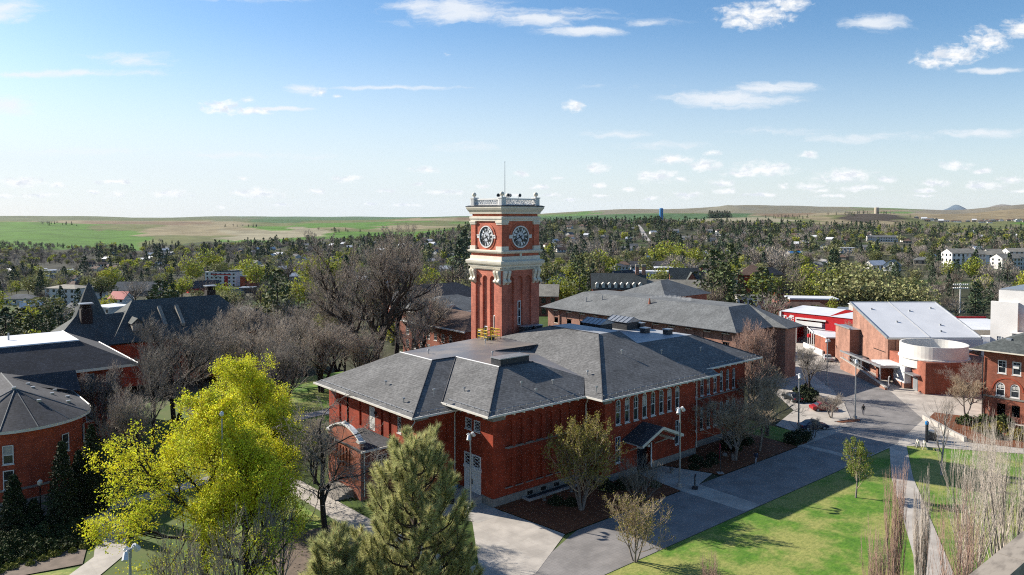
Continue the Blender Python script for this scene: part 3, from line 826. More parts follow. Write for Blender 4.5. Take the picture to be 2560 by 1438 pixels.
for a, b in ((P1, P2), (P3, P4)):
    f.tube([(a[0], a[1], a[2] + .03), (b[0], b[1], b[2] + .03)], .1, 4)
f.build('flashing', M['white'], hall)
for a, b in ((P2, P3), (Bp, P2), (Dp, P4), (Cp, P3), (Fp, T1), (P4, P5), (T1, (82.4, 88, 16.5)), ((107, 65.6, 11.81), (100, 73.7, 15.05))):
    f = MB(); f.tube([(a[0], a[1], a[2] + .02), (b[0], b[1], b[2] + .02)], .09, 4); f.build('hip_cap', M['shingle_dark'], hall)
gt = MB()
for line in ([Ap, Bp, (55.0, 74.4, 10.5)], [(53.45, 76.1, 11.2), Dp, (69.0, 67.05, 11.2)], [(69.08, 66.9, 11.2), Fp, (93.5, 64.07, 11.2)], [(92.6, 65.6, 11.8), (107, 65.6, 11.8), (107, 90, 11.8)]):
    gutter(gt, line)
gt.build('gutter', M['gutter'], hall)
s = MB()      # soffits and rafter brackets under the eaves
for x0_, x1_, y0_, y1_, z in ((48.15, 49.55, 75.9, 99, 10.32), (48.15, 55.1, 74.45, 75.75, 10.32), (53.5, 55.1, 67.1, 76, 11.02), (55.1, 70.75, 67.1, 68.3, 11.02), (69.1, 70.75, 64.1, 68.2, 11.02), (70.75, 93.4, 64.1, 65.25, 11.02), (89.65, 93.4, 65.25, 66.9, 11.02), (93.4, 106.9, 65.65, 66.95, 11.62), (104.7, 106.9, 66.95, 92, 11.62)):
    s.box(x0_, x1_, y0_, y1_, z, z + .06)
for k in range(10):
    s.box(55.9 + 1.5 * k, 56.1 + 1.5 * k, 67.2, 68.3, 10.72, 11.01)
for k in range(15):
    s.box(71.2 + 1.5 * k, 71.4 + 1.5 * k, 64.2, 65.28, 10.72, 11.01)
for k in range(8):
    s.box(94.2 + 1.5 * k, 94.4 + 1.5 * k, 65.7, 66.98, 11.32, 11.61)
for k in range(14):
    s.box(48.3, 49.55, 76.6 + 1.55 * k, 76.8 + 1.55 * k, 10.04, 10.31)
for k in range(5):
    s.box(53.6, 55.1, 68 + 1.5 * k, 68.2 + 1.5 * k, 10.72, 11.01)
s.build('soffit', M['trim'], hall)
g = MB()      # snow rails
for a, b, n, dx, dy in (((54.2, 67.62), (68.6, 67.62), 13, 0, 1), ((69.9, 64.64), (93.2, 64.64), 20, 0, 1), ((94, 66.15), (106.2, 66.15), 11, 0, 1), ((48.7, 75.4), (48.7, 98.8), 20, 1, 0), ((54.05, 68), (54.05, 75.6), 6, 1, 0), ((49.2, 74.95), (54.6, 74.95), 4, 0, 1)):
    z = 11.43 if a[0] > 53 else 10.72
    if a[0] > 93.9: z = 12.03
    g.tube([(*a, z + .16), (*b, z + .16)], .03, 4)
    for k in range(n + 1):
        x = a[0] + (b[0] - a[0]) * k / n; y = a[1] + (b[1] - a[1]) * k / n
        g.box(x - .04, x + .04, y - .04, y + .04, z - .05, z + .2); g.box(x - (.42 if dx else .03), x + .03, y - (.42 if dy else .03), y + .03, z - .2, z - .12)
g.build('snow_rail', M['metal'], hall)
def rooftop(name, x0, x1, y0, y1, z0, z1, m, cap=None, ridge=0.0):
    b = MB(); b.box(x0, x1, y0, y1, z0, z1)
    if name == 'skylight_monitor':
        for k in range(3):
            b.box(x0 - .03, x1 + .03, y0 - .03, y1 + .03, z0 + .25 + k * .25, z0 + .33 + k * .25)
    o = b.build(name, M[m], hall)
    if cap:
        c = MB()
        if ridge:
            xm_ = (x0 + x1) / 2
            c.poly((x0 - .25, y0 - .25, z1), (xm_, y0 - .25, z1 + ridge), (xm_, y1 + .25, z1 + ridge), (x0 - .25, y1 + .25, z1)); c.poly((xm_, y0 - .25, z1 + ridge), (x1 + .25, y0 - .25, z1), (x1 + .25, y1 + .25, z1), (xm_, y1 + .25, z1 + ridge))
            c.poly((x0 - .2, y0 - .2, z1), (x1 + .2, y0 - .2, z1), (xm_, y0 - .2, z1 + ridge)); c.poly((x0 - .2, y1 + .2, z1), (x1 + .2, y1 + .2, z1), (xm_, y1 + .2, z1 + ridge))
            for k in range(6):
                yy = y0 - .2 + (y1 - y0 + .4) * k / 5
                c.tube([(x0 - .25, yy, z1 + .04), (xm_, yy, z1 + ridge + .04), (x1 + .25, yy, z1 + .04)], .04, 4)
        else:
            c.box(x0 - .1, x1 + .1, y0 - .1, y1 + .1, z1 + .003, z1 + .12)
        c.build('cap', M[cap], o)
    return o
rooftop('skylight_monitor', 90.6, 93.4, 84.6, 88.6, 15.06, 16.3, 'dark_metal', 'metal', .75)
rooftop('skylight_monitor', 95.6, 98.6, 83.4, 87.6, 15.06, 16.3, 'dark_metal', 'metal', .75)
rooftop('roof_vent', 95.2, 96.4, 79.2, 80.2, 15.06, 15.8, 'dark_metal', 'metal')
rooftop('roof_vent', 96.8, 98.0, 75.9, 76.9, 15.06, 15.8, 'dark_metal', 'metal')
rooftop('roof_vent', 98.6, 99.7, 83, 84, 15.06, 15.9, 'dark_metal', 'metal')
rooftop('roof_vent', 86.0, 88.4, 89.0, 91.2, 15.06, 15.7, 'dark_metal', 'black')
rooftop('air_conditioner', 81.2, 82.8, 92.4, 93.8, 14.4, 15.9, 'dark_metal', 'metal')
rooftop('air_conditioner', 83.2, 84.9, 92.2, 93.6, 14.2, 15.9, 'dark_metal', 'metal')
o = rooftop('roof_vent_housing', 62.4, 67.3, 75.75, 77.7, 14.35, 15.35, 'dark_metal', 'metal')
for (x, y, z) in ((51.5, 86, 11.9), (49.8, 79, 11.2), (52.6, 76.6, 12.3), (56.2, 75.3, 12.2), (62.0, 71.2, 12.8), (62.8, 69.4, 12.1), (66.6, 70.4, 12.5), (70.0, 66.0, 11.9), (81.5, 72, 14.4), (88.5, 70.5, 13.8), (96.5, 69.5, 13.4), (73.0, 70.5, 12.8), (60.5, 89.5, 14.5), (66.5, 82.5, 14.5), (72, 91, 14.5)):
    hk = MB(); hk.tube([(x, y, z - .2), (x, y, z + .42)], .06, 5); hk.box(x - .16, x + .16, y - .1, y + .1, z + .42, z + .6); hk.build('roof_anchor', M['metal'], hall)
def spout(pts, r):
    q = MB(); q.tube(pts, r, 6); q.build('downspout', M['gutter'], hall)
for pts_, r_ in (([(69.6, 67.0, 10.95), (69.7, 67.3, 10.4), (70.3, 68.1, 9.8), (70.35, 68.15, 1.0)], .1), ([(55.0, 75.0, 10.3), (55.05, 75.7, 9.6), (55.05, 75.7, 1)], .07), ([(89.75, 65.2, 10.9), (89.75, 65.15, 1)], .07), ([(49.3, 76.3, 10.2), (49.45, 76.0, 9.5), (48.6, 75.6, 9.0)], .07)): spout(pts_, r_)
# low curved-gable portico on the left wing
pw = MB()
wall_face(pw, (44.5, 88.4), YM, 8.2, 0, 6.0, [(2.2 + .8 * k, 2.55 + .8 * k, 3.2, 5.6, True) for k in range(5)], .3)
Pp = wall_face(pw, (44.5, 80.2), XP, 5.1, 0, 6.0, [(2.2, 3.6, 2.4, 5.0, False, False)], .16)
arc = [(44.5, 80.2 + 8.2 * k / 16, 6.0 + .9 + 1.35 * math.sin(math.pi * k / 16) ** .8 if 0 < k < 16 else 6.9) for k in range(17)]
for xx in (44.5, 44.9):
    pw.poly(*[(xx, y, z) for _, y, z in arc], (xx, 88.4, 6.0), (xx, 80.2, 6.0))
pw.poly((44.5, 80.2, 6), (44.9, 80.2, 6), (44.9, 80.2, 6.9), (44.5, 80.2, 6.9))
wall_face(pw, (49.6, 88.4), (-1, 0), 5.1, 0, 6)
po = pw.build('portico', M['brick_campus'], hall)
window(po, Pp, 2.2, 3.6, 2.4, 5.0)
c = MB(); c.box(44.3, 49.55, 79.6, 88.6, 6.003, 6.14); c.build('portico_roof', M['shingle_dark'], po)
c = MB()
for a, b in zip(arc[:-1], arc[1:]):
    v = [(x, y, z + dz) for (x0_, y, z) in (a, b) for x in (44.36, 45.04) for dz in (0.004, .2)]
    c.add(v, [(0, 1, 3, 2), (4, 5, 7, 6), (1, 3, 7, 5), (0, 1, 5, 4), (2, 3, 7, 6)])
c.ball((44.7, 84.3, 8.5), .28, 8); c.box(44.3, 45.1, 80.0, 80.9, 6.9, 7.15); c.box(44.3, 45.1, 87.7, 88.6, 6.9, 7.15)
c.build('coping', M['white'], po)
c = MB(); gutter(c, [(44.3, 79.6, 6.1), (49.5, 79.6, 6.1)]); c.tube([(44.9, 80.0, 5.9), (44.9, 80.0, .5)], .08, 6); c.build('gutter', M['gutter'], po)
c = MB()
for k in range(5): c.box(43.9 - .45 * k, 44.48, 82, 86.6, .001, .9 - .18 * k) if k == 0 else c.box(43.9 - .45 * k, 43.9 - .45 * (k - 1) - .003, 82, 86.6, .001, .9 - .18 * k)
c.build('steps', M['stone'], po)
c = MB()      # steps from the double door
for k in range(5):
    c.box(54.0 - .38 * k, 55.07 if k == 0 else 54.0 - .38 * (k - 1) - .003, 70.3, 74.2, .017, .85 - .16 * k)
c.build('steps', M['concrete_plain'], hall)
c = MB()      # window well along the plinth
c.prism([(59.5, 68.2), (59.5, 66.9), (67.6, 66.9), (67.6, 68.2), (67.35, 68.2), (67.35, 67.15), (59.75, 67.15), (59.75, 68.2)], .006, .32)
ww = c.build('window_well', M['concrete_plain'], hall)
c = MB(); c.box(59.75, 67.35, 67.15, 68.2, .02, .16); c.build('grating', M['dark_metal'], ww)
for k in range(3):
    c = MB(); c.box(60.4 + 2.2 * k, 61.2 + 2.2 * k, 68.2, 68.24, .3, .75); c.build('basement_window', M['black'], hall)
# ---------------------------------------------------------------- the clock tower
TX0, TX1, TY0, TY1 = 78.0, 86.1, 94.4, 102.5
TCX, TCY = (TX0 + TX1) / 2, (TY0 + TY1) / 2
tower = thing('clock_tower', 'tall red brick clock tower with cream cornices, brackets and a balustrade', 'clock tower', (TCX, TCY, 0))
FACES = [((TX0, TY0), (1, 0)), ((TX0, TY1), (0, -1)), ((TX1, TY0), (0, 1)), ((TX1, TY1), (-1, 0))]
W_ = TX1 - TX0
w = MB()
slits = []
for i, (o, du) in enumerate(FACES):
    ops = [(1.25 + 1.9 * k, 2.55 + 1.9 * k, -.5, 24.1, True) for k in range(3)]
    if i == 0:      # a tall slit window in the middle recess of the street face
        pass
    wall_face(w, o, du, W_, -.5, 25.5, ops, .32)
w.build('shaft', M['brick_tower'], tower)
for i, (u, za, zb, hw) in enumerate(((3.9, 16.0, 20.0, .34),)):
    Pt = lambda u_, z, d=0.0: (TX0 + u_, TY0 + .32 + d, z)
    mb = MB(); wbox(mb, Pt, u - hw, u + hw, za, zb, -.12, 0); o = mb.build('slit_window', M['white'], tower)
    mb = MB()
    for k in range(3): wbox(mb, Pt, u - hw + .13, u + hw - .13, za + .15 + 1.27 * k, za + 1.3 + 1.27 * k, -.14, -.11)
    mb.build('pane', M['glass'], o)
for (y, za, zb) in ((98.75, 13.9, 15.7), (96.3, 15.2, 17.7), (100.5, 13.2, 14.8)):
    Pt = lambda u_, z, d=0.0: (TX0 + .32 + d, TY1 - u_, z)
    u = TY1 - y
    mb = MB(); wbox(mb, Pt, u - .42, u + .42, za, zb, -.12, 0); o = mb.build('slit_window', M['white'], tower)
    mb = MB(); wbox(mb, Pt, u - .28, u + .28, za + .15, zb - .15, -.14, -.11); mb.build('pane', M['glass'], o)
def ring(mb, e, z0, z1):
    mb.box(TX0 - e, TX1 + e, TY0 - e, TY1 + e, z0, z1)
def profile(mb, prof):
    """square-plan moulding: list of (projection, z)"""
    v = []
    for e, z in prof:
        v += [(TX0 - e, TY0 - e, z), (TX1 + e, TY0 - e, z), (TX1 + e, TY1 + e, z), (TX0 - e, TY1 + e, z)]
    n = len(prof)
    f = [(i * 4 + j, i * 4 + (j + 1) % 4, (i + 1) * 4 + (j + 1) % 4, (i + 1) * 4 + j) for i in range(n - 1) for j in range(4)]
    f += [(3, 2, 1, 0), tuple((n - 1) * 4 + j for j in range(4))]
    mb.add(v, f)
m = MB()
profile(m, [(.10, 25.05), (.10, 25.5), (.30, 25.52), (.34, 25.75), (.58, 26.0), (.66, 26.25), (.68, 26.5), (.6, 26.55), (.12, 26.75), (.08, 27.3), (-.02, 27.32)])
for i in range(40):     # dentils
    a = TX0 + .1 + i * .195
    for s_, yy in ((-1, TY0 - .31), (1, TY1 + .31)):
        m.box(a, a + .1, min(yy, yy - s_ * .22), max(yy, yy - s_ * .22), 25.22, 25.5)
    b = TY0 + .1 + i * .195
    for s_, xx in ((-1, TX0 - .31), (1, TX1 + .31)):
        m.box(min(xx, xx - s_ * .22), max(xx, xx - s_ * .22), b, b + .1, 25.22, 25.5)
m.build('cornice', M['trim'], tower); m = MB(); profile(m, [(-.02, 27.75), (.22, 27.78), (.42, 28.0), (.45, 28.2), (.1, 28.3), (-.05, 28.32)])
m.build('cornice', M['trim'], tower); m = MB(); profile(m, [(-.1, 33.0), (.05, 33.02), (.08, 33.3), (.20, 33.42), (.20, 33.75), (-.05, 33.8)])
m.build('cornice', M['trim'], tower); m = MB(); profile(m, [(-.1, 34.2), (.15, 34.22), (.2, 34.5), (.45, 34.85), (.60, 35.15), (.62, 35.38), (-.1, 35.42)])
m.build('cornice', M['trim'], tower)
mb = MB(); profile(mb, [(.6, 35.385), (.68, 35.40), (.68, 35.46), (.3, 35.6), (-.2, 35.62)]); mb.build('roof_edge', M['dark_metal'], tower)
# belfry
b = MB()
BI = .18
b.box(TX0 + BI, TX1 - BI, TY0 + BI, TY1 - BI, 27.2, 34.3)
for x0_, x1_ in ((TX0 + BI, TX0 + 1.15), (TX1 - 1.15, TX1 - BI)):
    for y0_, y1_ in ((TY0, TY0 + 1.15), (TY1 - 1.15, TY1)):
        pass
CP = [(TX0, TX0 + 1.2), (TX1 - 1.2, TX1)]
CQ = [(TY0, TY0 + 1.2), (TY1 - 1.2, TY1)]
for xa, xb in CP:
    for ya, yb in CQ:
        b.box(xa, xb, ya, yb, 28.28, 32.45)
b.box(TX0 + .06, TX1 - .06, TY0 + .06, TY1 - .06, 27.3, 27.77)
b.build('belfry', M['brick_belfry'], tower)
for xa, xb in CP:
    for ya, yb in CQ:
        t = MB(); t.box(xa - .14, xb + .14, ya - .14, yb + .14, 28.29, 28.95); t.build('pilaster_base', M['trim'], tower); t = MB()
        t.box(xa - .1, xb + .1, ya - .1, yb + .1, 32.46, 32.75); t.box(xa - .2, xb + .2, ya - .2, yb + .2, 32.754, 33.01); t.build('pilaster_capital', M['trim'], tower)
def face_frame(i):
    o, du = FACES[i]; n = (du[1], -du[0])
    def Q(u, z, d):      # u from the face centre, d outwards from the belfry wall
        cu_ = W_ / 2 + u
        return (o[0] + du[0] * cu_ + n[0] * (d - BI), o[1] + du[1] * cu_ + n[1] * (d - BI), z)
    return Q
CZ, CR = 30.45, 1.86
def disc(mb, Q, r0, r1, d0, d1, k=40):
    v = []
    for j in range(k):
        c, s_ = math.cos(6.2832 * j / k), math.sin(6.2832 * j / k)
        v += [Q(r0 * c, CZ + r0 * s_, d1), Q(r1 * c, CZ + r1 * s_, d1), Q(r1 * c, CZ + r1 * s_, d0)]
    f = []
    for j in range(k):
        a, c = 3 * j, 3 * ((j + 1) % k)
        f += [(a, a + 1, c + 1, c), (a + 1, a + 2, c + 2, c + 1)]
    mb.add(v, f)
NUM = {1: 'I', 2: 'II', 3: 'III', 4: 'IIII', 5: 'V', 6: 'VI', 7: 'VII', 8: 'VIII', 9: 'IX', 10: 'X', 11: 'XI', 12: 'XII'}
def stroke(mb, Q, th, x0_, r0, x1_, r1, wd, d):
    c, s_ = math.cos(th), math.sin(th)       # radial direction on the face; tangent is (s,-c)
    p = []
    for x, r in ((x0_ - wd / 2, r0), (x0_ + wd / 2, r0), (x1_ + wd / 2, r1), (x1_ - wd / 2, r1)):
        p.append(Q(r * c + x * s_, CZ + r * s_ - x * c, d))
    mb.poly(*p)
for i in range(4):
    Q = face_frame(i)
    mb = MB(); disc(mb, Q, CR - .20, CR - .04, .02, .22); disc(mb, Q, CR - .27, CR - .195, .02, .14)
    for u in (-2.12, 2.12):      # imposts beside the clock
        for za, zb, e in ((30.22, 30.62, .16), (30.625, 30.8, .24)):
            pts = [Q(u_, z, d) for z in (za, zb) for d in (0, e) for u_ in (u - .28, u + .28)]
            mb.add(pts, [(0, 1, 3, 2), (4, 6, 7, 5), (2, 3, 7, 6), (0, 4, 5, 1), (0, 2, 6, 4), (1, 5, 7, 3)])
    ck = mb.build('clock', M['white'], tower)
    mb = MB(); disc(mb, Q, CR, CR + .40, .0, .10); mb.build('brick_arch', M['brick_belfry'], ck)
    mb = MB(); mb.poly(*[Q((CR - .26) * math.cos(6.2832 * j / 40), CZ + (CR - .26) * math.sin(6.2832 * j / 40), .06) for j in range(40)]); mb.build('dial', M['dial'], ck)
    mb = MB(); mb.poly(*[Q(.78 * math.cos(6.2832 * j / 30), CZ + .78 * math.sin(6.2832 * j / 30), .07) for j in range(30)]); mb.build('dial_centre', M['dial_grey'], ck)
    mb = MB(); disc(mb, Q, .78, .86, .06, .085); disc(mb, Q, CR - .37, CR - .265, .06, .09)
    for hnum, txt in NUM.items():
        th = R(90 - 30 * hnum)
        cw = {'I': .15, 'V': .27, 'X': .27}
        tot = sum(cw[c] for c in txt); x = -tot / 2
        for c in txt:
            xm_ = x + cw[c] / 2; r0, r1 = .90, CR - .36
            if c == 'I': stroke(mb, Q, th, xm_, r0, xm_, r1, .125, .08)
            elif c == 'V': stroke(mb, Q, th, xm_, r0, xm_ - .09, r1, .125, .08); stroke(mb, Q, th, xm_, r0, xm_ + .09, r1, .075, .082)
            else: stroke(mb, Q, th, xm_ + .09, r0, xm_ - .09, r1, .125, .08); stroke(mb, Q, th, xm_ - .09, r0, xm_ + .09, r1, .075, .082)
            x += cw[c]
    mb.build('numerals', M['numeral'], ck)
    for nm, deg, ln, wd in (('hour_hand', 90 - 140.5, 1.0, .22), ('minute_hand', 90 - 246, 1.30, .14)):
        mb = MB(); th = R(deg)
        stroke(mb, Q, th, 0, -.45, 0, ln * .7, wd, .11 if nm == 'hour_hand' else .13); stroke(mb, Q, th, 0, ln * .62, 0, ln, wd * 1.5 if nm == 'hour_hand' else wd, .112 if nm == 'hour_hand' else .132)
        mb.build(nm, M['numeral'], ck)
mb = MB(); Q = face_frame(0)
pts = [Q(u, z, d) for z in (27.31, 27.76) for d in (.1, .22) for u in (-.22, .22)]
mb.add(pts, [(0, 1, 3, 2), (4, 6, 7, 5), (2, 3, 7, 6), (0, 4, 5, 1), (0, 2, 6, 4), (1, 5, 7, 3)]); mb.build('vent_block', M['trim'], tower)
# scroll brackets: two near each corner of each face
for i, (o, du) in enumerate(FACES):
    n = (du[1], -du[0])
    for u in (.45, 1.25, W_ - 1.25, W_ - .45):
        mb = MB()
        prof = [(0, 25.05), (.62, 25.05), (.66, 24.75), (.56, 24.45), (.42, 24.1), (.30, 23.75), (.38, 23.55), (.44, 23.3), (.34, 23.05), (.12, 22.9), (0, 22.75)]
        L_ = []
        for s_ in (-.24, .24):
            L_ += [(o[0] + du[0] * (u + s_) + n[0] * (d + .005), o[1] + du[1] * (u + s_) + n[1] * (d + .005), z) for d, z in prof]
        k = len(prof)
        mb.add(L_, [(j, (j + 1) % k, k + (j + 1) % k, k + j) for j in range(k)] + [tuple(range(k - 1, -1, -1)), tuple(range(k, 2 * k))])
        c0 = [(o[0] + du[0] * (u + s_) + n[0] * .34, o[1] + du[1] * (u + s_) + n[1] * .34, 23.3) for s_ in (-.29, .29)]
        mb.tube(c0, .26, 10)
        mb.build('bracket', M['trim'], tower)
# balustrade
bl = MB(); PO = []
for xa in (TX0 - .05, TX1 - .85):
    for ya in (TY0 - .05, TY1 - .85):
        PO.append((xa, ya))
        bl.box(xa, xa + .9, ya, ya + .9, 35.45, 36.75); bl.box(xa - .1, xa + 1.0, ya - .1, ya + 1.0, 36.755, 36.92); bl.box(xa - .06, xa + .96, ya - .06, ya + .96, 35.44, 35.6)
        for k in range(3):
            bl.box(xa + .12 + .24 * k, xa + .24 + .24 * k, ya - .03, ya + .93, 35.7, 36.65); bl.box(xa - .03, xa + .93, ya + .12 + .24 * k, ya + .24 + .24 * k, 35.7, 36.65)
        bl.lathe(xa + .45, ya + .45, [(.2, 36.9), (.2, 37.05), (.12, 37.1)], 10)
bal = bl.build('balustrade', M['white'], tower)
for xa, ya in PO:
    mb = MB(); mb.ball((xa + .45, ya + .45, 37.42), .38, 14); mb.build('ball_finial', M['trim'], bal, smooth=True)
for i, (o, du) in enumerate(FACES):
    n = (du[1], -du[0]); mb = MB()
    def Pt(u, z, d=0.0, o=o, du=du, n=n):
        return (o[0] + du[0] * u - n[0] * (d + .3), o[1] + du[1] * u - n[1] * (d + .3), z)
    wbox(mb, Pt, .86, W_ - .86, 35.5, 35.75, 0, .16); wbox(mb, Pt, .86, W_ - .86, 36.5, 36.72, 0, .16)
    N = 11; L = (W_ - 1.72) / N
    for k in range(N):
        a = .86 + L * k
        mb.tube([Pt(a, 35.75, .08), Pt(a + L, 36.5, .08)], .05, 4); mb.tube([Pt(a + L, 35.75, .08), Pt(a, 36.5, .08)], .05, 4)
        mb.tube([Pt(a, 36.12, .08), Pt(a + L / 2, 36.5, .08), Pt(a + L, 36.12, .08), Pt(a + L / 2, 35.75, .08), Pt(a, 36.12, .08)], .035, 4)
    mb.build('lattice_panel', M['white'], bal)
mb = MB(); mb.box(TX0 + .3, TX1 - .3, TY0 + .3, TY1 - .3, 35.6, 35.66); mb.build('roof_deck', M['membrane'], tower)
mb = MB(); mb.tube([(TCX - 1, TCY - 1.2, 35.6), (TCX - 1, TCY - 1.2, 39), (TCX - 1, TCY - 1.2, 42.7)], [.07, .055, .035], 6); mb.ball((TCX - 1, TCY - 1.2, 42.75), .09, 6); mb.build('mast', M['metal'], tower)
for x, y, a, mt in ((79.9, 97.4, 215, 'metal'), (80.9, 96.2, 235, 'white'), (82.9, 95.9, 265, 'metal'), (81.8, 97.0, 250, 'white')):
    mb = MB(); d = Vector((math.cos(R(a)), math.sin(R(a)), 0)); c = Vector((x, y, 37.25))
    mb.tube([c - d * .45, c - d * .2, c, c + d * .3, c + d * .36], [.12, .14, .17, .30, .32], 12, cap=True); mb.tube([(x, y, 35.6), (x, y, 37.1)], .05, 5)
    hs_ = mb.build('horn_speaker', M[mt], tower)
    mb = MB(); mb.tube([c + d * .365, c + d * .37], [.22, .22], 12); mb.build('horn_mouth', M['black'], hs_)
# yellow guard rail on the flat roof below the tower's side
gr = thing('guard_rail', 'yellow safety guard rail on the flat roof in front of the clock tower', 'guard rail', (75, 92, 14.5))
mb = MB()
gx0, gx1, gy0, gy1 = 73.6, 76.2, 92.6, 95.0
for z in (15.0, 15.55, 16.05):
    mb.tube([(gx0, gy1, z), (gx0, gy0, z), (gx1, gy0, z), (gx1, gy1, z), (gx0, gy1, z)], .05, 5)
for k in range(4):
    for x, y in ((gx0 + (gx1 - gx0) * k / 3, gy0), (gx0 + (gx1 - gx0) * k / 3, gy1), (gx0, gy0 + (gy1 - gy0) * k / 3), (gx1, gy0 + (gy1 - gy0) * k / 3)):
        mb.tube([(x, y, 14.5), (x, y, 16.05)], .05, 5)
mb.build('rail', M['yellow'], gr)
mb = MB(); mb.box(74.3, 75.4, 93, 94.2, 14.51, 14.9); mb.build('hatch', M['dark_metal'], gr)

# ---------------------------------------------------------------- other campus buildings
def hip(mb, x0, x1, y0, y1, ze, zr, inset=None):
    """hip roof over a rectangle; ridge along its longer side"""
    W, L = x1 - x0, y1 - y0
    i = inset if inset else min(W, L) / 2
    if L >= W:
        a, b = ((x0 + x1) / 2, y0 + i, zr), ((x0 + x1) / 2, y1 - i, zr)
        mb.poly((x0, y0, ze), (x1, y0, ze), a); mb.poly((x1, y1, ze), (x0, y1, ze), b)
        mb.poly((x0, y1, ze), (x0, y0, ze), a, b); mb.poly((x1, y0, ze), (x1, y1, ze), b, a)
    else:
        a, b = (x0 + i, (y0 + y1) / 2, zr), (x1 - i, (y0 + y1) / 2, zr)
        mb.poly((x0, y1, ze), (x0, y0, ze), a); mb.poly((x1, y0, ze), (x1, y1, ze), b)
        mb.poly((x0, y0, ze), (x1, y0, ze), b, a); mb.poly((x1, y1, ze), (x0, y1, ze), a, b)
# long hip-roofed building behind the hall
A = thing('long_brick_building', 'long orange brick building with a broad blue grey hip roof behind the hall', 'building', (140, 112, 0))
w = MB(); ops = []
for k in range(12):
    u = 2.2 + 4.5 * k
    ops += [(u, u + 1.7, 8.4, 9.9, False, False), (u + .2, u + 1.5, 5.0, 6.8, False, False), (u + .2, u + 1.5, 1.6, 3.4, False, False)]
PA = wall_face(w, (132.6, 142), YM, 55, 0, 10.4, ops, .14)
wall_face(w, (132.6, 87), XP, 13, 0, 10.4, [(3, 4.4, 8.2, 9.8), (8, 9.4, 8.2, 9.8)], .14); wall_face(w, (145.6, 87), YM, 3.2, 0, 10.4); wall_face(w, (145.6, 83.8), XP, 4.2, 0, 10.4)
wall_face(w, (149.8, 83.8), (0, 1), 58, 0, 10.4); wall_face(w, (149.8, 142), (-1, 0), 17.2, 0, 10.4)
for k in range(4):
    w.box(132.35, 132.6, 142 - 4.2 - 13.5 * k - .25, 142 - 4.2 - 13.5 * k + .25, 0, 10.3)
w.build('wall', M['brick_orange'], A)
for o in ops:
    if o[2] > 4: window(A, PA, *o[:4], frame='dark_metal', grid=False, rail=False, sill='trim', fw=.07)
mb = MB()
for o in ops:
    wbox(mb, PA, o[0] - .1, o[1] + .1, o[3] + .004, o[3] + .2, -.03, .05)
mb.build('lintel', M['trim'], A)
mb = MB()
x0, y0, y1, ze = 131.2, 86.0, 143.4, 10.7
mb.poly((x0, y1, ze), (x0, y0, ze), (139.4, 93.4, 14.6), (138.6, 135.4, 14.6))
mb.poly((x0, y0, ze), (144.6, y0, ze), (144.6, 82.6, ze), (147, 93.4, 14.6), (139.4, 93.4, 14.6))
mb.poly((144.6, 82.6, ze), (151.2, 82.6, ze), (151.2, 143.4, ze), (147, 135.4, 14.6), (147, 93.4, 14.6))
mb.poly((151.2, y1, ze), (x0, y1, ze), (138.6, 135.4, 14.6), (147, 135.4, 14.6)); mb.poly((139.4, 93.4, 14.6), (147, 93.4, 14.6), (147, 135.4, 14.6), (138.6, 135.4, 14.6))
mb.poly((x0, y0, ze - .05), (x0, y1, ze - .05), (132.7, y1, ze - .05), (132.7, y0, ze - .05)); mb.poly((x0, y0, ze - .05), (144.6, y0, ze - .05), (144.6, 87.1, ze - .05), (x0, 87.1, ze - .05)); mb.poly((144.6, 82.6, ze - .05), (151.2, 82.6, ze - .05), (151.2, 83.9, ze - .05), (144.6, 83.9, ze - .05))
hip(mb, 147, 166, 116, 132, 14.0, 17.4)
mb.build('roof', M['shingle_blue'], A)
mb = MB(); mb.box(148, 165, 117, 131, 8, 13.99); mb.build('rear_wing', M['brick_campus'], A)
mb = MB(); mb.tube([(131.2, 143.4, 10.66), (131.2, 86, 10.66), (144.6, 86, 10.66), (144.6, 82.6, 10.66), (151.2, 82.6, 10.66)], .1, 4); mb.build('gutter', M['dark_metal'], A)
for x, y in ((136.6, 127), (135.2, 131), (137.4, 113)):
    mb = MB(); zz = 10.7 + (x - 131.2) * .49
    mb.tube([(x, y, zz - .3), (x, y, zz + 1.2)], [.35, .12] if y < 120 else .12, 8); mb.build('roof_stack', M['brick_campus'] if y < 120 else M['metal'], A)
sp = MB()
rs = random.Random(4)
for k in range(9):
    sp.ball((137.4 + .55 * k, 112.6 - .9 * k, 15.3 + .3 * math.sin(k * .5)), .35 + .07 * k, 6, .6)
sm = bpy.data.materials.new('steam'); sm.use_nodes = True
st_ = sm.node_tree; st_.nodes.clear()
vol = nd(st_, 'ShaderNodeVolumePrincipled'); vol.inputs['Density'].default_value = .22; vol.inputs['Color'].default_value = (1, 1, 1, 1)
so_ = nd(st_, 'ShaderNodeOutputMaterial'); st_.links.new(vol.outputs[0], so_.inputs['Volume'])
tag(sp.build('steam', sm), kind='stuff')

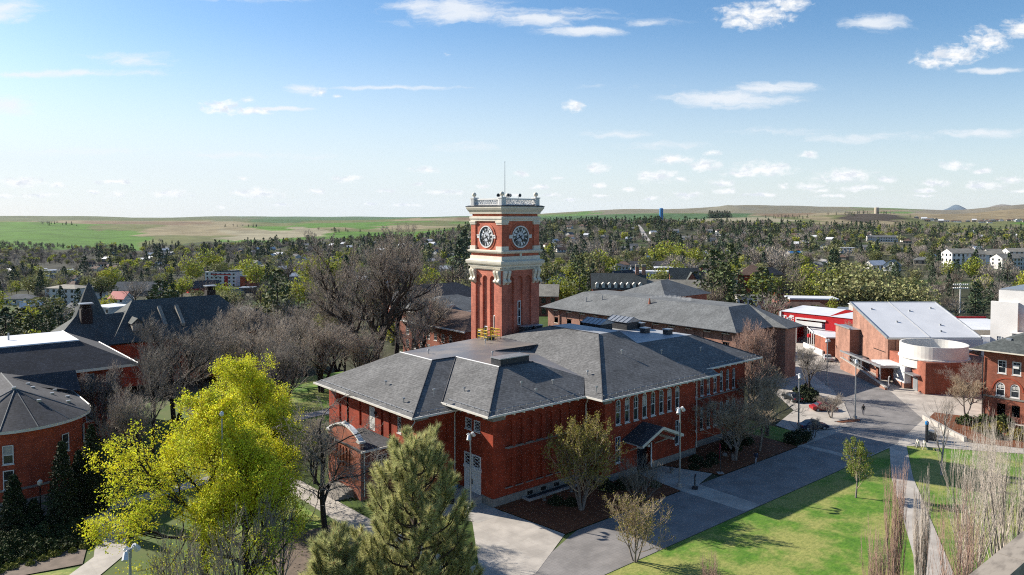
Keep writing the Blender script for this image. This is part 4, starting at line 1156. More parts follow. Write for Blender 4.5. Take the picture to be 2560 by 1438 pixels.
# hall on the left with the white flat roof
Lh = thing('white_roofed_hall', 'red brick hall with a white flat roof and dark sloping shingle sides', 'building', (20, 140, 0))
w = MB(); ops = [(2 + 2.9 * k + (0 if k < 6 else 0), 3.3 + 2.9 * k, 7.4, 10.2, False, False) for k in range(13)]
ops2 = ops + [(a, b, 3.0, 5.6, False, False) for a, b, *_ in ops]
PLh = wall_face(w, (-9, 128), XP, 39.2, 0, 11, ops2, .14); wall_face(w, (30.2, 128), (0, 1), 22, 0, 11); wall_face(w, (-9, 150), YM, 22, 0, 11); wall_face(w, (30.2, 150), (-1, 0), 39.2, 0, 11)
w.build('wall', M['brick_old'], Lh)
for o in ops2[4:13] + ops2[17:]:
    window(Lh, PLh, *o[:4], grid=False, sill='stone', pane='glass_pale')
mb = MB(); mb.box(-10.6, 31.9, 126.4, 126.6, 10.85, 11.25); mb.box(31.7, 31.9, 126.6, 151.6, 10.85, 11.25); mb.box(-10.6, 31.69, 126.61, 128, 10.85, 10.95); mb.box(30.2, 31.69, 128, 151.6, 10.85, 10.95); mb.build('eave', M['trim'], Lh)
mb = MB(); a = (25.2, 133.2, 14.6); b = (25.2, 146, 14.6); c = (-12, 133.2, 14.6)
mb.poly((-12, 126.4, 11.25), (31.9, 126.4, 11.25), a, c); mb.poly((31.9, 126.4, 11.25), (31.9, 152, 11.25), b, a); mb.poly((31.9, 152, 11.25), (-12, 152, 11.25), (-12, 146, 14.6), b)
mb.build('roof', M['shingle_dark'], Lh)
mb = MB(); mb.poly(c, a, b, (-12, 146, 14.6)); mb.build('flat_roof', M['white_roof'], Lh)
mb = MB(); mb.tube([c, a, b], .14, 4); mb.tube([(31.9, 126.4, 11.3), (31.9, 151.8, 11.3)], .12, 4); mb.build('flashing', M['white'], Lh)
for x, y in ((8, 139), (17, 141)):
    mb = MB(); mb.tube([(x, y, 14.6), (x, y, 15.7)], .12, 6); mb.build('roof_vent', M['metal'], Lh)

# round-ended brick building at the left edge
Rb = thing('round_ended_building', 'red brick building with a rounded end and dark conical shingle roof', 'building', (14.4, 111, 0))
CX_, CY_, RR = 13.9, 111.3, 7.3
w = MB(); N = 40
pts = [(CX_ + RR * math.cos(R(-180 + 180 * k / N)), CY_ + RR * math.sin(R(-180 + 180 * k / N))) for k in range(N + 1)] + [(CX_ + RR, 125), (CX_ - RR, 125)]
w.prism(pts, 0, 9.0); w.build('wall', M['brick_old'], Rb)
mb = MB(); mb.prism([(CX_ + (x - CX_) * 1.012, CY_ + (y - CY_) * 1.012) for x, y in pts[:N + 1]], 0, .9); mb.prism([(CX_ + (x - CX_) * 1.016, CY_ + (y - CY_) * 1.016) for x, y in pts[:N + 1]], 2.1, 2.35); mb.build('stone_band', M['stone'], Rb)
mb = MB(); RE = 8.15
er = [(CX_ + RE * math.cos(R(-180 + 180 * k / N)), CY_ + RE * math.sin(R(-180 + 180 * k / N)), 9.3) for k in range(N + 1)]
ap, rg = (CX_ + .1, CY_ + .3, 12.5), (CX_ + .1, 124, 12.5)
for k in range(N): mb.poly(er[k], er[k + 1], ap)
mb.poly(er[N], (CX_ + RE, 131, 9.3), rg, ap); mb.poly((CX_ - RE, 131, 9.3), er[0], ap, rg); mb.poly((CX_ + RE, 131, 9.3), (CX_ - RE, 131, 9.3), rg)
mb.poly((CX_ + 1, 121.6, 12.2), (CX_ + 8.6, 121.6, 12.2), (CX_ + 8.6, 118.2, 9.8), (CX_ + 3.5, 118.2, 11.1)); mb.poly((CX_ + 1, 121.6, 12.2), (CX_ + 8.6, 121.6, 12.2), (CX_ + 8.6, 125, 9.8), (CX_ + 3.5, 125, 11.1))
mb.build('roof', M['shingle_dark'], Rb)
for k in range(4, N, 6):
    mb = MB(); mb.tube([er[k], (ap[0], ap[1], ap[2] + .02)], .07, 4); mb.build('hip_cap', M['shingle_blue'], Rb)
mb = MB(); mb.tube([ap, rg], .1, 4); mb.build('ridge_cap', M['shingle_blue'], Rb)
mb = MB()
for k in range(N):
    a, b = er[k], er[k + 1]
    for z0_, z1_, s_ in ((8.98, 9.32, 1.012), (8.9, 8.975, .96)):
        ca = (CX_ + (a[0] - CX_) * s_, CY_ + (a[1] - CY_) * s_); cb_ = (CX_ + (b[0] - CX_) * s_, CY_ + (b[1] - CY_) * s_)
        mb.poly((*ca, z0_), (*cb_, z0_), (*cb_, z1_), (*ca, z1_))
    ca = (CX_ + (a[0] - CX_) * 1.012, CY_ + (a[1] - CY_) * 1.012); cb_ = (CX_ + (b[0] - CX_) * 1.012, CY_ + (b[1] - CY_) * 1.012)
    mb.poly((CX_ + (a[0] - CX_) * .89, CY_ + (a[1] - CY_) * .89, 8.97), (CX_ + (b[0] - CX_) * .89, CY_ + (b[1] - CY_) * .89, 8.97), (*cb_, 8.98), (*ca, 8.98))
mb.tube([(CX_ + RE + .05, CY_, 9.25), (CX_ + RE + .05, 131, 9.25)], .13, 4)
mb.build('eave', M['gutter'], Rb)
for k, (dx, dy) in enumerate(((0, .4), (2.2, -2.6), (2.6, 4.5), (2.4, 7), (4.4, 2.4), (5.6, -1.2), (-2.6, 5.6), (5.4, 6.5), (4.6, 9.5), (6.2, 2.6))):
    rr = math.hypot(dx, min(dy, 0)); zz = 12.5 - 3.2 * (rr / RE if dy < 0 else abs(dx) / RE)
    mb = MB(); mb.box(CX_ + dx - .22, CX_ + dx + .22, CY_ + dy - .22, CY_ + dy + .22, zz - .15, zz + .22); mb.build('roof_vent', M['metal'], Rb)
for ang in (-176, -140, -103, -54, -17):
    for za, zb in ((5.3, 7.5), (2.36, 4.6)):
        th = R(ang); ox, oy = CX_ + (RR + .03) * math.cos(th), CY_ + (RR + .03) * math.sin(th)
        du = (-math.sin(th), math.cos(th)); n_ = (math.cos(th), math.sin(th))
        Pt = lambda u, z, d=0.0, ox=ox, oy=oy, du=du, n_=n_: (ox + du[0] * (u - .55) - n_[0] * (d - .12), oy + du[1] * (u - .55) - n_[1] * (d - .12), z)
        window(Rb, Pt, 0, 1.1, za, zb, grid=False, sill='stone', depth=.1, blind=.45 if (ang, za) in ((-103, 5.3), (-54, 2.36)) else 0)

# old hall with the conical turret, further back on the left
Th = thing('turreted_hall', 'old brick hall with steep slate roofs, chimneys and a pointed conical turret', 'building', (46, 176, 0))
w = MB(); w.box(30.5, 37.5, 166, 182, 0, 8.6); w.box(37.5, 66, 164, 182, 0, 9.2); w.box(66, 74.5, 169, 184, 0, 8.4); w.build('wall', M['brick_old'], Th)
mb = MB()
hip(mb, 36.2, 67, 162.4, 183.4, 9.0, 16.2, 6.5)
hip(mb, 25.6, 48, 163.4, 178, 8.6, 14.0, 6.2); hip(mb, 62, 76, 168, 186, 8.4, 12.4, 6)
roofT = mb.build('roof', M['shingle_green'], Th)
for x, y, z in ((41.6, 166.4, 11.8),):
    mb = MB(); mb.box(x - .9, x + .9, y - 1.6, y + 1.2, z - 1, z + .55); dm = mb.build('dormer', M['slate_tan'], Th)
    mb = MB(); mb.poly((x - 1.2, y - 1.9, z + .5), (x, y - 1.9, z + 1.6), (x, y + 3.4, z + 1.6), (x - 1.2, y + 2.2, z + .5)); mb.poly((x, y - 1.9, z + 1.6), (x + 1.2, y - 1.9, z + .5), (x + 1.2, y + 2.2, z + .5), (x, y + 3.4, z + 1.6)); mb.poly((x - 1.2, y - 1.6, z + .5), (x + 1.2, y - 1.6, z + .5), (x, y - 1.6, z + 1.6)); mb.build('dormer_roof', M['shingle_green'], dm)
for x, y in ((46.8, 166.6), (50.2, 166.2)):
    mb = MB(); v = [(x, y - 1.2, 11.0), (x, y - 1.2, 11.6), (x, y + 3.4, 15.0), (x, y + 3.4, 14.0)]
    mb.add(v + [(a + .7, b, c) for a, b, c in v], [(0, 1, 2, 3), (4, 7, 6, 5), (0, 4, 5, 1), (1, 5, 6, 2), (2, 6, 7, 3)]); mb.build('roof_gable', M['slate_tan'], Th)
for x, y, z0_, z1_ in ((33.4, 169.6, 12.6, 16.4), (62.5, 184, 9, 17.2)):
    mb = MB(); mb.box(x - 1, x + 1, y - .9, y + .9, z0_, z1_ - .9)
    for dx in (-.85, -.1, .65):
        for dy in (-.75, .55): mb.box(x + dx, x + dx + .2, y + dy, y + dy + .2, z1_ - .9, z1_)
    mb.box(x - .55, x + .55, y - .45, y + .45, z1_ - .89, z1_ - .02)
    ch = mb.build('chimney', M['bark_dark'], Th)
    mb = MB(); mb.box(x - 1.2, x + 1.2, y - 1.1, y + 1.1, z1_ + .004, z1_ + .22); mb.build('cap', M['metal'], ch)
mb = MB(); tx, ty = 36.4, 181.5
mb.lathe(tx, ty, [(3.4, 12.2), (2.2, 14.8), (1.1, 17.6), (.12, 19.8), (.03, 20.5)], 14); mb.build('turret_roof', M['shingle_green'], Th)
mb = MB(); mb.lathe(tx, ty, [(3.0, 0), (3.0, 12.4)], 16); mb.build('turret', M['brick_old'], Th)
# ---- union building with the white mono-pitch roof and the round drum (its plan is turned against the street grid)
def L3(l, D, z): return (*lat(l, D), z)
def lbox(mb, l0, l1, D0, D1, z0, z1):
    v = [L3(l, D, z) for z in (z0, z1) for D in (D0, D1) for l in (l0, l1)]
    mb.add(v, [(0, 2, 3, 1), (4, 5, 7, 6), (0, 1, 5, 4), (2, 6, 7, 3), (0, 4, 6, 2), (1, 3, 7, 5)])
U = thing('student_union', 'orange brick building with a big white sloping roof beside a round white drum', 'building', (*lat(86, 160), 0))
w = MB()
w.add([L3(78, 158, 0), L3(96.5, 158, 0), L3(96.5, 174.5, 0), L3(78, 174.5, 0), L3(78, 158, 8.75), L3(96.5, 158, 8.75), L3(96.5, 174.5, 13.8), L3(78, 174.5, 13.8)],
      [(0, 1, 5, 4), (1, 2, 6, 5), (2, 3, 7, 6), (3, 0, 4, 7)])
lbox(w, 75.6, 77.99, 170.5, 178, 0, 8.4)
for k in range(4): lbox(w, 79.6 + 3.9 * k, 80.0 + 3.9 * k, 157.7, 157.99, 4, 8.3)
w.build('wall', M['brick_orange'], U)
mb = MB(); mb.poly(L3(77.6, 157.5, 8.72), L3(96.9, 157.5, 8.72), L3(96.9, 175, 14.05), L3(77.6, 175, 14.05)); mb.build('roof', M['white_roof'], U)
mb = MB()
for l in (77.45, 96.9):
    mb.add([L3(l, 157.4, 8.4), L3(l + .2, 157.4, 8.4), L3(l + .2, 157.4, 8.9), L3(l, 157.4, 8.9), L3(l, 175, 13.7), L3(l + .2, 175, 13.7), L3(l + .2, 175, 14.25), L3(l, 175, 14.25)], [(0, 1, 2, 3), (4, 7, 6, 5), (0, 4, 5, 1), (1, 5, 6, 2), (2, 6, 7, 3), (3, 7, 4, 0)])
lbox(mb, 77.7, 96.9, 157.2, 157.48, 8.35, 8.74); lbox(mb, 77.7, 96.9, 175.01, 175.2, 13.7, 14.2)
mb.build('roof_edge', M['metal'], U)
mb = MB(); mb.poly(L3(86.2, 157.6, 8.85), L3(86.5, 157.6, 8.85), L3(86.5, 174.9, 14.1), L3(86.2, 174.9, 14.1)); mb.build('roof_seam', M['white'], U)
for l, D in ((80.5, 171), (83, 164.5), (88.5, 170), (91.5, 163), (94, 171.5), (90, 160)):
    mb = MB(); z_ = 8.72 + (D - 157.5) * .3046; lbox(mb, l, l + .35, D, D + .35, z_ - .1, z_ + .35); mb.build('roof_vent', M['metal'], U)
mb = MB(); mb.poly(L3(75.4, 170.3, 8.42), L3(78, 170.3, 8.42), L3(78, 178.2, 8.5), L3(75.4, 178.2, 8.5)); lbox(mb, 75.4, 75.7, 170.3, 178.2, 8.43, 8.75); mb.build('porch_roof', M['metal'], U)
mb = MB(); lbox(mb, 76, 77.98, 166.4, 170.45, 0, 2.6); lbox(mb, 75.6, 78, 166.2, 170.45, 2.62, 2.85); mb.build('recessed_entrance', M['dark_metal'], U)
mb = MB(); lbox(mb, 77.95, 78.02, 159, 164.2, 5.3, 5.45); mb.build('wall_slot', M['black'], U)
mb = MB(); lbox(mb, 74.6, 84, 151.5, 157.9, 3.7, 4.05); mb.build('canopy', M['white_roof'], U)
mb = MB()
for k in range(9): lbox(mb, 73.4, 74.55, 151.6 + 2.0 * k, 153.1 + 2.0 * k, 3.78, 3.86)
mb.build('canopy_glass', M['glass_pale'], U)
mb = MB(); lbox(mb, 73.2, 73.4, 151.4, 170, 3.6, 3.95); lbox(mb, 73.2, 84, 151.2, 151.48, 3.6, 4.08)
for D in (151.8, 160): mb.tube([L3(73.5, D, 0), L3(73.5, D, 3.6)], .16, 8)
mb.build('canopy_frame', M['metal'], U)
mb = MB(); lbox(mb, 75.6, 83.8, 157.2, 157.9, 0, 3.6); lbox(mb, 78.5, 78.9, 154.5, 154.9, 0, 3.69); mb.build('canopy_wall', M['brick_campus'], U)
# round drum on its brick box
mb = MB()
cx, cy = lat(83.3, 150.4); RD = 6.05
mb.lathe(cx, cy, [(RD, 4.35), (RD, 8.75), (RD - .35, 8.75), (RD - .35, 6.05)], 56, cap=False); mb.lathe(cx, cy, [(RD + .25, 6.02), (RD + .25, 6.25), (RD, 6.3)], 56, cap=False)
def drum_fx(t, pos, col):
    sep = nd(t, 'ShaderNodeSeparateXYZ'); put(t, sep.inputs[0], pos)
    z = mth(t, 'FRACT', mth(t, 'DIVIDE', sep.outputs[2], .78))
    return mixc(t, ramp(t, z, .0, .05), (.55, .53, .49), col)
M['drum'] = mat('white precast panels', (.78, .75, .69), (.71, .68, .63), scale=.6, rough=.6, extra=drum_fx)
dr = mb.build('drum', M['drum'], U, smooth=False)
mb = MB(); mb.lathe(cx, cy, [(RD - .36, 6.03), (RD - .36, 6.06)], 48); mb.build('drum_floor', M['membrane_light'], dr)
mb = MB(); lbox(mb, 78.3, 93, 144, 158, 0, 6.0); mb.build('brick_box', M['brick_campus'], U)
mb = MB(); lbox(mb, 77.0, 78.29, 149.2, 153.5, 0, 4.2); lb = mb.build('lobby', M['white'], U)
mb = MB(); lbox(mb, 76.9, 78.29, 149.1, 153.6, .001, 1.0); mb.build('lobby_base', M['brick_orange'], lb)
mb = MB(); lbox(mb, 78.22, 78.28, 146.6, 148.3, 0.05, 2.6); mb.build('door', M['metal'], U)
mb = MB(); lbox(mb, 76.8, 78.28, 145.6, 149.6, 3.1, 3.3); mb.build('door_canopy', M['metal'], U)
mb = MB(); lbox(mb, 86.5, 97, 156.8, 157.15, 6.01, 8.5); mb.build('white_parapet', M['white_wall'], U)
mb = MB(); lbox(mb, 96.95, 108, 157.2, 172, 0, 6.9); mb.build('rear_block', M['white_wall'], U)
# ramp wall in front of it
Rw = thing('ramp_wall', 'low orange brick ramp wall with a pale coping in front of the union entrance', 'wall', (*lat(73, 158), 0))
mb = MB()
def rampq(D): return max(.45, min(2.6, .45 + (D - 148) * .13))
for a, b in ((147.5, 158), (158, 168)):
    for l in (72.5, 72.85):
        mb.poly(L3(l, a, 0), L3(l, b, 0), L3(l, b, rampq(b)), L3(l, a, rampq(a)))
    mb.poly(L3(72.5, a, rampq(a)), L3(72.5, b, rampq(b)), L3(72.85, b, rampq(b)), L3(72.85, a, rampq(a)))
mb.poly(L3(72.5, 147.5, 0), L3(72.85, 147.5, 0), L3(72.85, 147.5, .45), L3(72.5, 147.5, .45)); mb.build('wall', M['brick_orange'], Rw)
mb = MB()
for a, b in ((147.4, 158), (158, 168)):
    mb.add([L3(l, D, rampq(D) + dz) for D in (a, b) for l in (72.4, 72.95) for dz in (.004, .14)], [(0, 1, 3, 2), (4, 6, 7, 5), (1, 5, 7, 3), (0, 4, 5, 1), (2, 3, 7, 6)])
mb.build('coping', M['concrete_plain'], Rw)
mb = MB()
for a in range(8):
    mb.tube([L3(72.7, 150 + 2.4 * a, rampq(150 + 2.4 * a)), L3(72.7, 150 + 2.4 * a, rampq(150 + 2.4 * a) + .9)], .03, 4)
mb.tube([L3(72.7, 150, rampq(150) + .9), L3(72.7, 158, rampq(158) + .9), L3(72.7, 166.8, rampq(166.8) + .9)], .035, 4); mb.build('handrail', M['metal'], Rw)

# red panelled building with the animal-head emblem
Rd = thing('red_panel_building', 'bright red panelled building with a white roof and a white animal head emblem', 'building', (189, 100, 0))
w = MB()
ops = [(4.2 + .15, 12.3, .02, 6.45, False, False)]
PR = wall_face(w, (189, 109.9), YM, 30, 0, 8.0, ops, .5); wall_face(w, (189, 79.9), XP, 16, 0, 8); wall_face(w, (205, 109.9), (-1, 0), 16, 0, 8); wall_face(w, (205, 79.9), (0, 1), 30, 0, 8)
w.build('wall', M['red_paint'], Rd)
mb = MB(); mb.poly((188.8, 79.8, 8.0), (188.8, 96.5, 8.0), (206, 96.5, 8.1), (206, 79.8, 8.1)); mb.poly((188.8, 96.5, 8.05), (188.8, 110.4, 8.05), (201, 110.4, 8.7), (201, 98, 8.7)); mb.box(188.7, 188.95, 109.95, 110.4, 0, 8.04); mb.build('roof', M['white_roof'], Rd)
mb = MB(); wbox(mb, PR, 4.1, 12.5, 6.46, 6.9, -.3, .4); wbox(mb, PR, 4.1, 4.4, .02, 6.45, -.25, .2); wbox(mb, PR, 5.2, 12.4, 5.2, 6.3, -2.0, -1.8); mb.build('opening_frame', M['white'], Rd)
mb = MB()
for k in range(9): wbox(mb, PR, 4.5, 12.2, .45 * k + .02, .45 * k + .46, 2 + 1.2 * k, 3.19 + 1.2 * k)
mb.build('terrace_steps', M['concrete_plain'], Rd)
def logo(polys, u, z, s, name):
    mb = MB()
    for q in polys: mb.poly(*[PR(u + x * s, z + y * s, -.03) for x, y in q])
    mb.build(name, M['white'], Rd)
logo([[(0, 0), (.26, 0), (.26, .8), (0, .8)], [(-.3, .8), (.56, .8), (.56, 1), (-.3, 1)], [(-.3, .62), (-.2, .8), (-.3, .8)], [(.46, .8), (.56, .62), (.56, .8)], [(-.12, 0), (.38, 0), (.38, .1), (-.12, .1)]], .55, 5.6, 1.5, 'white_letter')
logo([[(0, .05), (.25, .0), (.22, .2), (.42, .36), (.3, .55), (.12, .42)], [(.12, .44), (.3, .57), (.46, .42), (.62, .5), (.72, .72), (.95, .74), (.92, .95), (.5, 1.0), (.28, .8)],
      [(.5, .3), (.66, .3), (.72, .48), (.64, .46)], [(.34, .06), (.72, .02), (.9, .2), (.92, .4), (.8, .3), (.7, .16), (.5, .2)], [(.78, .5), (.98, .5), (.96, .66), (.8, .66)]], 1.55, 5.25, 2.1, 'animal_head_emblem')
# white walkway canopies on posts
Wc = thing('walkway_canopy', 'white flat walkway canopy on slim posts in front of the red building', 'canopy', (190, 98, 0))
mb = MB()
cq = [(196.4, 107.6), (199.6, 103), (184.8, 92), (181.4, 96.6)]
mb.prism(cq, 4.0, 4.3); mb.build('roof', M['white_roof'], Wc)
mb = MB()
for k in range(6):
    x = 195.6 + (181.6 - 195.6) * k / 5; y = 107.0 + (96.7 - 107.0) * k / 5
    mb.tube([(x, y, 0), (x, y, 4.0)], .13, 6)
mb.tube([(196.4, 107.7, 4.4), (181.3, 96.7, 4.4)], .2, 4); mb.tube([(181.3, 96.6, 4.3), (184.8, 91.9, 4.3)], .18, 4); mb.build('post', M['white'], Wc)
sgn = MB(); sgn.lathe(186.0, 100.1, [(.02, 2.4), (.75, 2.5), (.75, 3.3), (.02, 3.4)], 10); sgn.build('round_red_sign', M['red_paint'], Wc)
Lw = thing('brick_garden_wall', 'low brick wall with a white roof behind the small bare tree beside the union', 'wall', (*lat(78, 186), 0))
mb = MB(); lbox(mb, 75.6, 81, 183, 190, 0, 4.4); mb.build('wall', M['brick_campus'], Lw); mb = MB(); lbox(mb, 75.4, 81.2, 182.8, 190.2, 4.41, 4.7); mb.build('roof', M['white_roof'], Lw)
mb = MB(); lbox(mb, 75.0, 75.3, 184, 196, 0, 1.3); mb.build('white_wall', M['white'], Lw)

# brick building with the arched windows, right edge
Ar = thing('arched_window_building', 'brown brick building with arched windows and a grey roof at the right edge', 'building', (143, 38, 0))
w = MB(); y0 = 46.0
ops = [(2.05, 3.35, 7.9, 10.1, False, False), (4.15, 5.45, 7.9, 10.1, False, False), (1.85, 3.2, 4.15, 6.4, True, False), (3.95, 5.3, 4.15, 6.4, True, False), (9, 10.3, 7.9, 10.1, False, False), (9.1, 10.45, 4.15, 6.4, True, False), (2.1, 3.3, 1.0, 2.9, False, False), (4.2, 5.4, 1.0, 2.9, False, False)]
PAr = wall_face(w, (142.8, y0), YM, 24, 0, 11.2, [o for o in ops if o[2] > 7], .14) if False else None
def stack(rows, z0, z1):
    return wall_face(w, (142.8, y0), YM, 24, z0, z1, rows, .14)
PAr = stack([o for o in ops if o[2] > 7], 7.2, 11.2); stack([o for o in ops if 3 < o[2] < 7], 3.7, 7.2); stack([o for o in ops if o[2] < 3], 0, 3.7)
wall_face(w, (142.8, 22), XP, 20, 0, 11.2); wall_face(w, (162.8, 46), (-1, 0), 20, 0, 11.2); wall_face(w, (162.8, 22), (0, 1), 24, 0, 11.2)
w.build('wall', M['brick_campus'], Ar)
for o in ops[:2]: window(Ar, PAr, *o[:4], depth=.13, fw=.16, sill='stone')
for o in ops[2:4]: window(Ar, PAr, *o[:4], arch=True, depth=.13, fw=.14, sill='stone', blind=.35)
mb = MB(); wbox(mb, PAr, 4.4, 5.2, 9.05, 9.6, -.35, .05); mb.build('air_conditioner', M['white'], Ar)
mb = MB(); wbox(mb, PAr, 0, 24, 3.72, 4.0, -.09, 0); mb.build('stone_belt', M['stone'], Ar)
mb = MB(); N = 16
for k in range(N):
    a, b = math.pi * k / N, math.pi * (k + 1) / N
    q = [(3.58 + r * math.cos(t), 5.2 + 2.1 * r / 2.3 * math.sin(t)) for t in (a, b) for r in (2.1, 2.32)]
    mb.poly(PAr(*q[0], -.06), PAr(*q[1], -.06), PAr(*q[3], -.06), PAr(*q[2], -.06)); mb.poly(PAr(*q[1], -.06), PAr(*q[1], 0), PAr(*q[3], 0), PAr(*q[3], -.06)); mb.poly(PAr(*q[0], -.06), PAr(*q[0], 0), PAr(*q[2], 0), PAr(*q[2], -.06))
mb.build('brick_arch', M['brick_old'], Ar)
mb = MB(); hip(mb, 141, 164.6, 20, 47.6, 11.7, 16.6); mb.build('roof', M['shingle_green'], Ar)
mb = MB(); mb.box(141, 142.8, 20, 47.6, 11.5, 11.69); mb.box(142.81, 164.6, 46.02, 47.6, 11.5, 11.69); gutter(mb, [(141, 47.6, 11.7), (141, 20, 11.7)], .14, .16); mb.build('eave', M['trim'], Ar)
mb = MB(); mb.tube([(141.2, 47.2, 11.4), (142.6, 46.1, 10.4), (142.7, 46.05, .2)], .08, 6); mb.build('downspout', M['dark_metal'], Ar)
mb = MB(); mb.box(144.6, 145.4, 42.6, 43.4, 12.9, 13.5); mb.build('roof_vent', M['metal'], Ar)

# white modern block behind it
Wb = thing('white_modern_building', 'tall white modern building with an orange brick bay and rooftop ducts', 'building', (192, 46, 0))
w = MB(); w.box(183, 215, 20, 56.4, 0, 18.2); w.box(182.2, 182.99, 52.6, 57.6, 0, 15.8); w.build('wall', M['white_wall'], Wb)
mb = MB(); mb.box(181.4, 182.98, 48.6, 51.0, 0, 14.0); mb.build('brick_bay', M['brick_orange'], Wb)
mb = MB(); mb.box(180.9, 182.19, 51.8, 53.2, 0, 9.6); mb.build('grey_panel', M['metal'], Wb)
mb = MB(); mb.box(180.2, 183, 50.0, 53.4, 9.61, 9.75); mb.build('entrance_canopy', M['white'], Wb)
for y, za in ((46.4, 9.5), (44.6, 9.5), (42, 9.2), (40, 9.2)):
    Pt = lambda u, z, d=0.0, y=y: (182.97 + d - .1, y - u, z)
    window(Wb, Pt, 0, 1.3, za, za + 3.4, depth=.08, frame='white', pane='glass_pale')
Pt = lambda u, z, d=0.0: (182.1 + d - .02, 56.4 - u, z)
window(Wb, Pt, 0, 1.0, 6.2, 8.6, depth=.08, frame='white', pane='glass_pale')
mb = MB(); mb.box(183.2, 214.8, 20.2, 56.2, 18.21, 18.5); mb.build('roof', M['metal'], Wb)
mb = MB(); mb.box(186, 187.6, 47.6, 49.2, 18.51, 22.6); mb.box(187.9, 188.8, 47.2, 48.6, 18.51, 21.0); mb.box(190, 191.4, 42.6, 44.2, 18.51, 23); mb.build('roof_duct', M['offwhite'], Wb)
# low red-edged roofs between the union and the white block
Lr = thing('low_red_edged_building', 'low building with white roofs and a thin red edge behind the union roof', 'building', (*lat(112, 200), 0))
mb = MB(); lbox(mb, 101, 128, 186, 206, 0, 5.9); lbox(mb, 98, 116, 208, 222, 0, 8.2); mb.build('wall', M['concrete_plain'], Lr)
mb = MB(); lbox(mb, 100.8, 128.2, 185.8, 206.2, 5.91, 6.1); lbox(mb, 97.8, 116.2, 207.8, 222.2, 8.21, 8.4); mb.build('roof', M['white_roof'], Lr)
mb = MB(); lbox(mb, 100.7, 128.3, 206.21, 206.5, 5.5, 6.6); mb.build('red_edge', M['red_paint'], Lr)

# stone parapet of the building the picture is taken from
Pp_ = thing('parapet', 'weathered stone parapet coping in the bottom right corner', 'parapet', (14, 3.5, 20))
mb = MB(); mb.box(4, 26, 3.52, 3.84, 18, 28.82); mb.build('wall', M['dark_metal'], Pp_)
M['coping_stone'] = mat('weathered coping', (.40, .345, .28), (.19, .16, .13), scale=2.6, detail=7, lo=.42, hi=.74, stretch=(1, 3, 1), bump=.5)
mb = MB()
for k in range(16): mb.box(6 + 1.12 * k, 7.105 + 1.12 * k, 3.50, 3.87, 28.82, 29.0)
mb.build('coping', M['coping_stone'], Pp_)

# brick dormitories beyond the bare trees, left of the tower
Gb = thing('gutter_line_building', 'brick building behind the bare trees with a bright white gutter below its dark roof', 'building', (104, 150, 0))
w = MB(); ops = []
for k in range(7):
    for za in (1.5, 4.6): ops.append((1.5 + 3 * k, 2.8 + 3 * k, za, za + 1.9, False, False))
PG = wall_face(w, (102, 162), YM, 26, 0, 8.0, ops, .14); wall_face(w, (102, 136), XP, 14, 0, 8); wall_face(w, (116, 136), (0, 1), 26, 0, 8); wall_face(w, (116, 162), (-1, 0), 14, 0, 8); w.build('wall', M['brick_campus'], Gb)
for o in ops: window(Gb, PG, *o[:4], depth=.13, sill='trim')
mb = MB(); hip(mb, 101, 117, 135, 163, 8.1, 11.2); mb.build('roof', M['shingle_brown'], Gb)
mb = MB(); mb.box(100.8, 101.1, 135, 163, 7.9, 8.2); mb.build('gutter', M['white'], Gb)
Gc = thing('skylight_roof_building', 'brick building with a grey roof, a skylight and a white eave left of the tower', 'building', (118, 168, 0))
w = MB(); w.box(112, 136, 164, 182, -1, 8.2); w.build('wall', M['brick_campus'], Gc)
mb = MB(); hip(mb, 111, 137, 163, 183, 8.3, 11.8); mb.build('roof', M['shingle_blue'], Gc)
mb = MB(); mb.box(110.8, 137, 162.8, 163, 8.1, 8.4); mb.box(110.8, 111, 163, 183, 8.1, 8.4); mb.build('eave', M['white'], Gc)
mb = MB(); mb.box(119, 121, 166, 167.6, 8.8, 9.9); mb.build('skylight', M['glass_pale'], Gc)
mb = MB(); mb.box(112.4, 113.6, 164.4, 166, 8.2, 11.6); mb.build('chimney', M['brick_orange'], Gc)
Gd = thing('white_eave_building', 'dark roofed brick building with white eaves furthest back left of the tower', 'building', (140, 205, 0))
w = MB(); w.box(128, 160, 200, 216, -2, 7.0); w.build('wall', M['brick_campus'], Gd)
mb = MB(); hip(mb, 127, 161, 199, 217, 7.1, 11.5); mb.build('roof', M['shingle_dark'], Gd)
mb = MB(); mb.box(126.8, 161, 198.8, 199, 6.8, 7.2); mb.box(126.8, 127, 199, 217, 6.8, 7.2); mb.build('eave', M['white'], Gd)

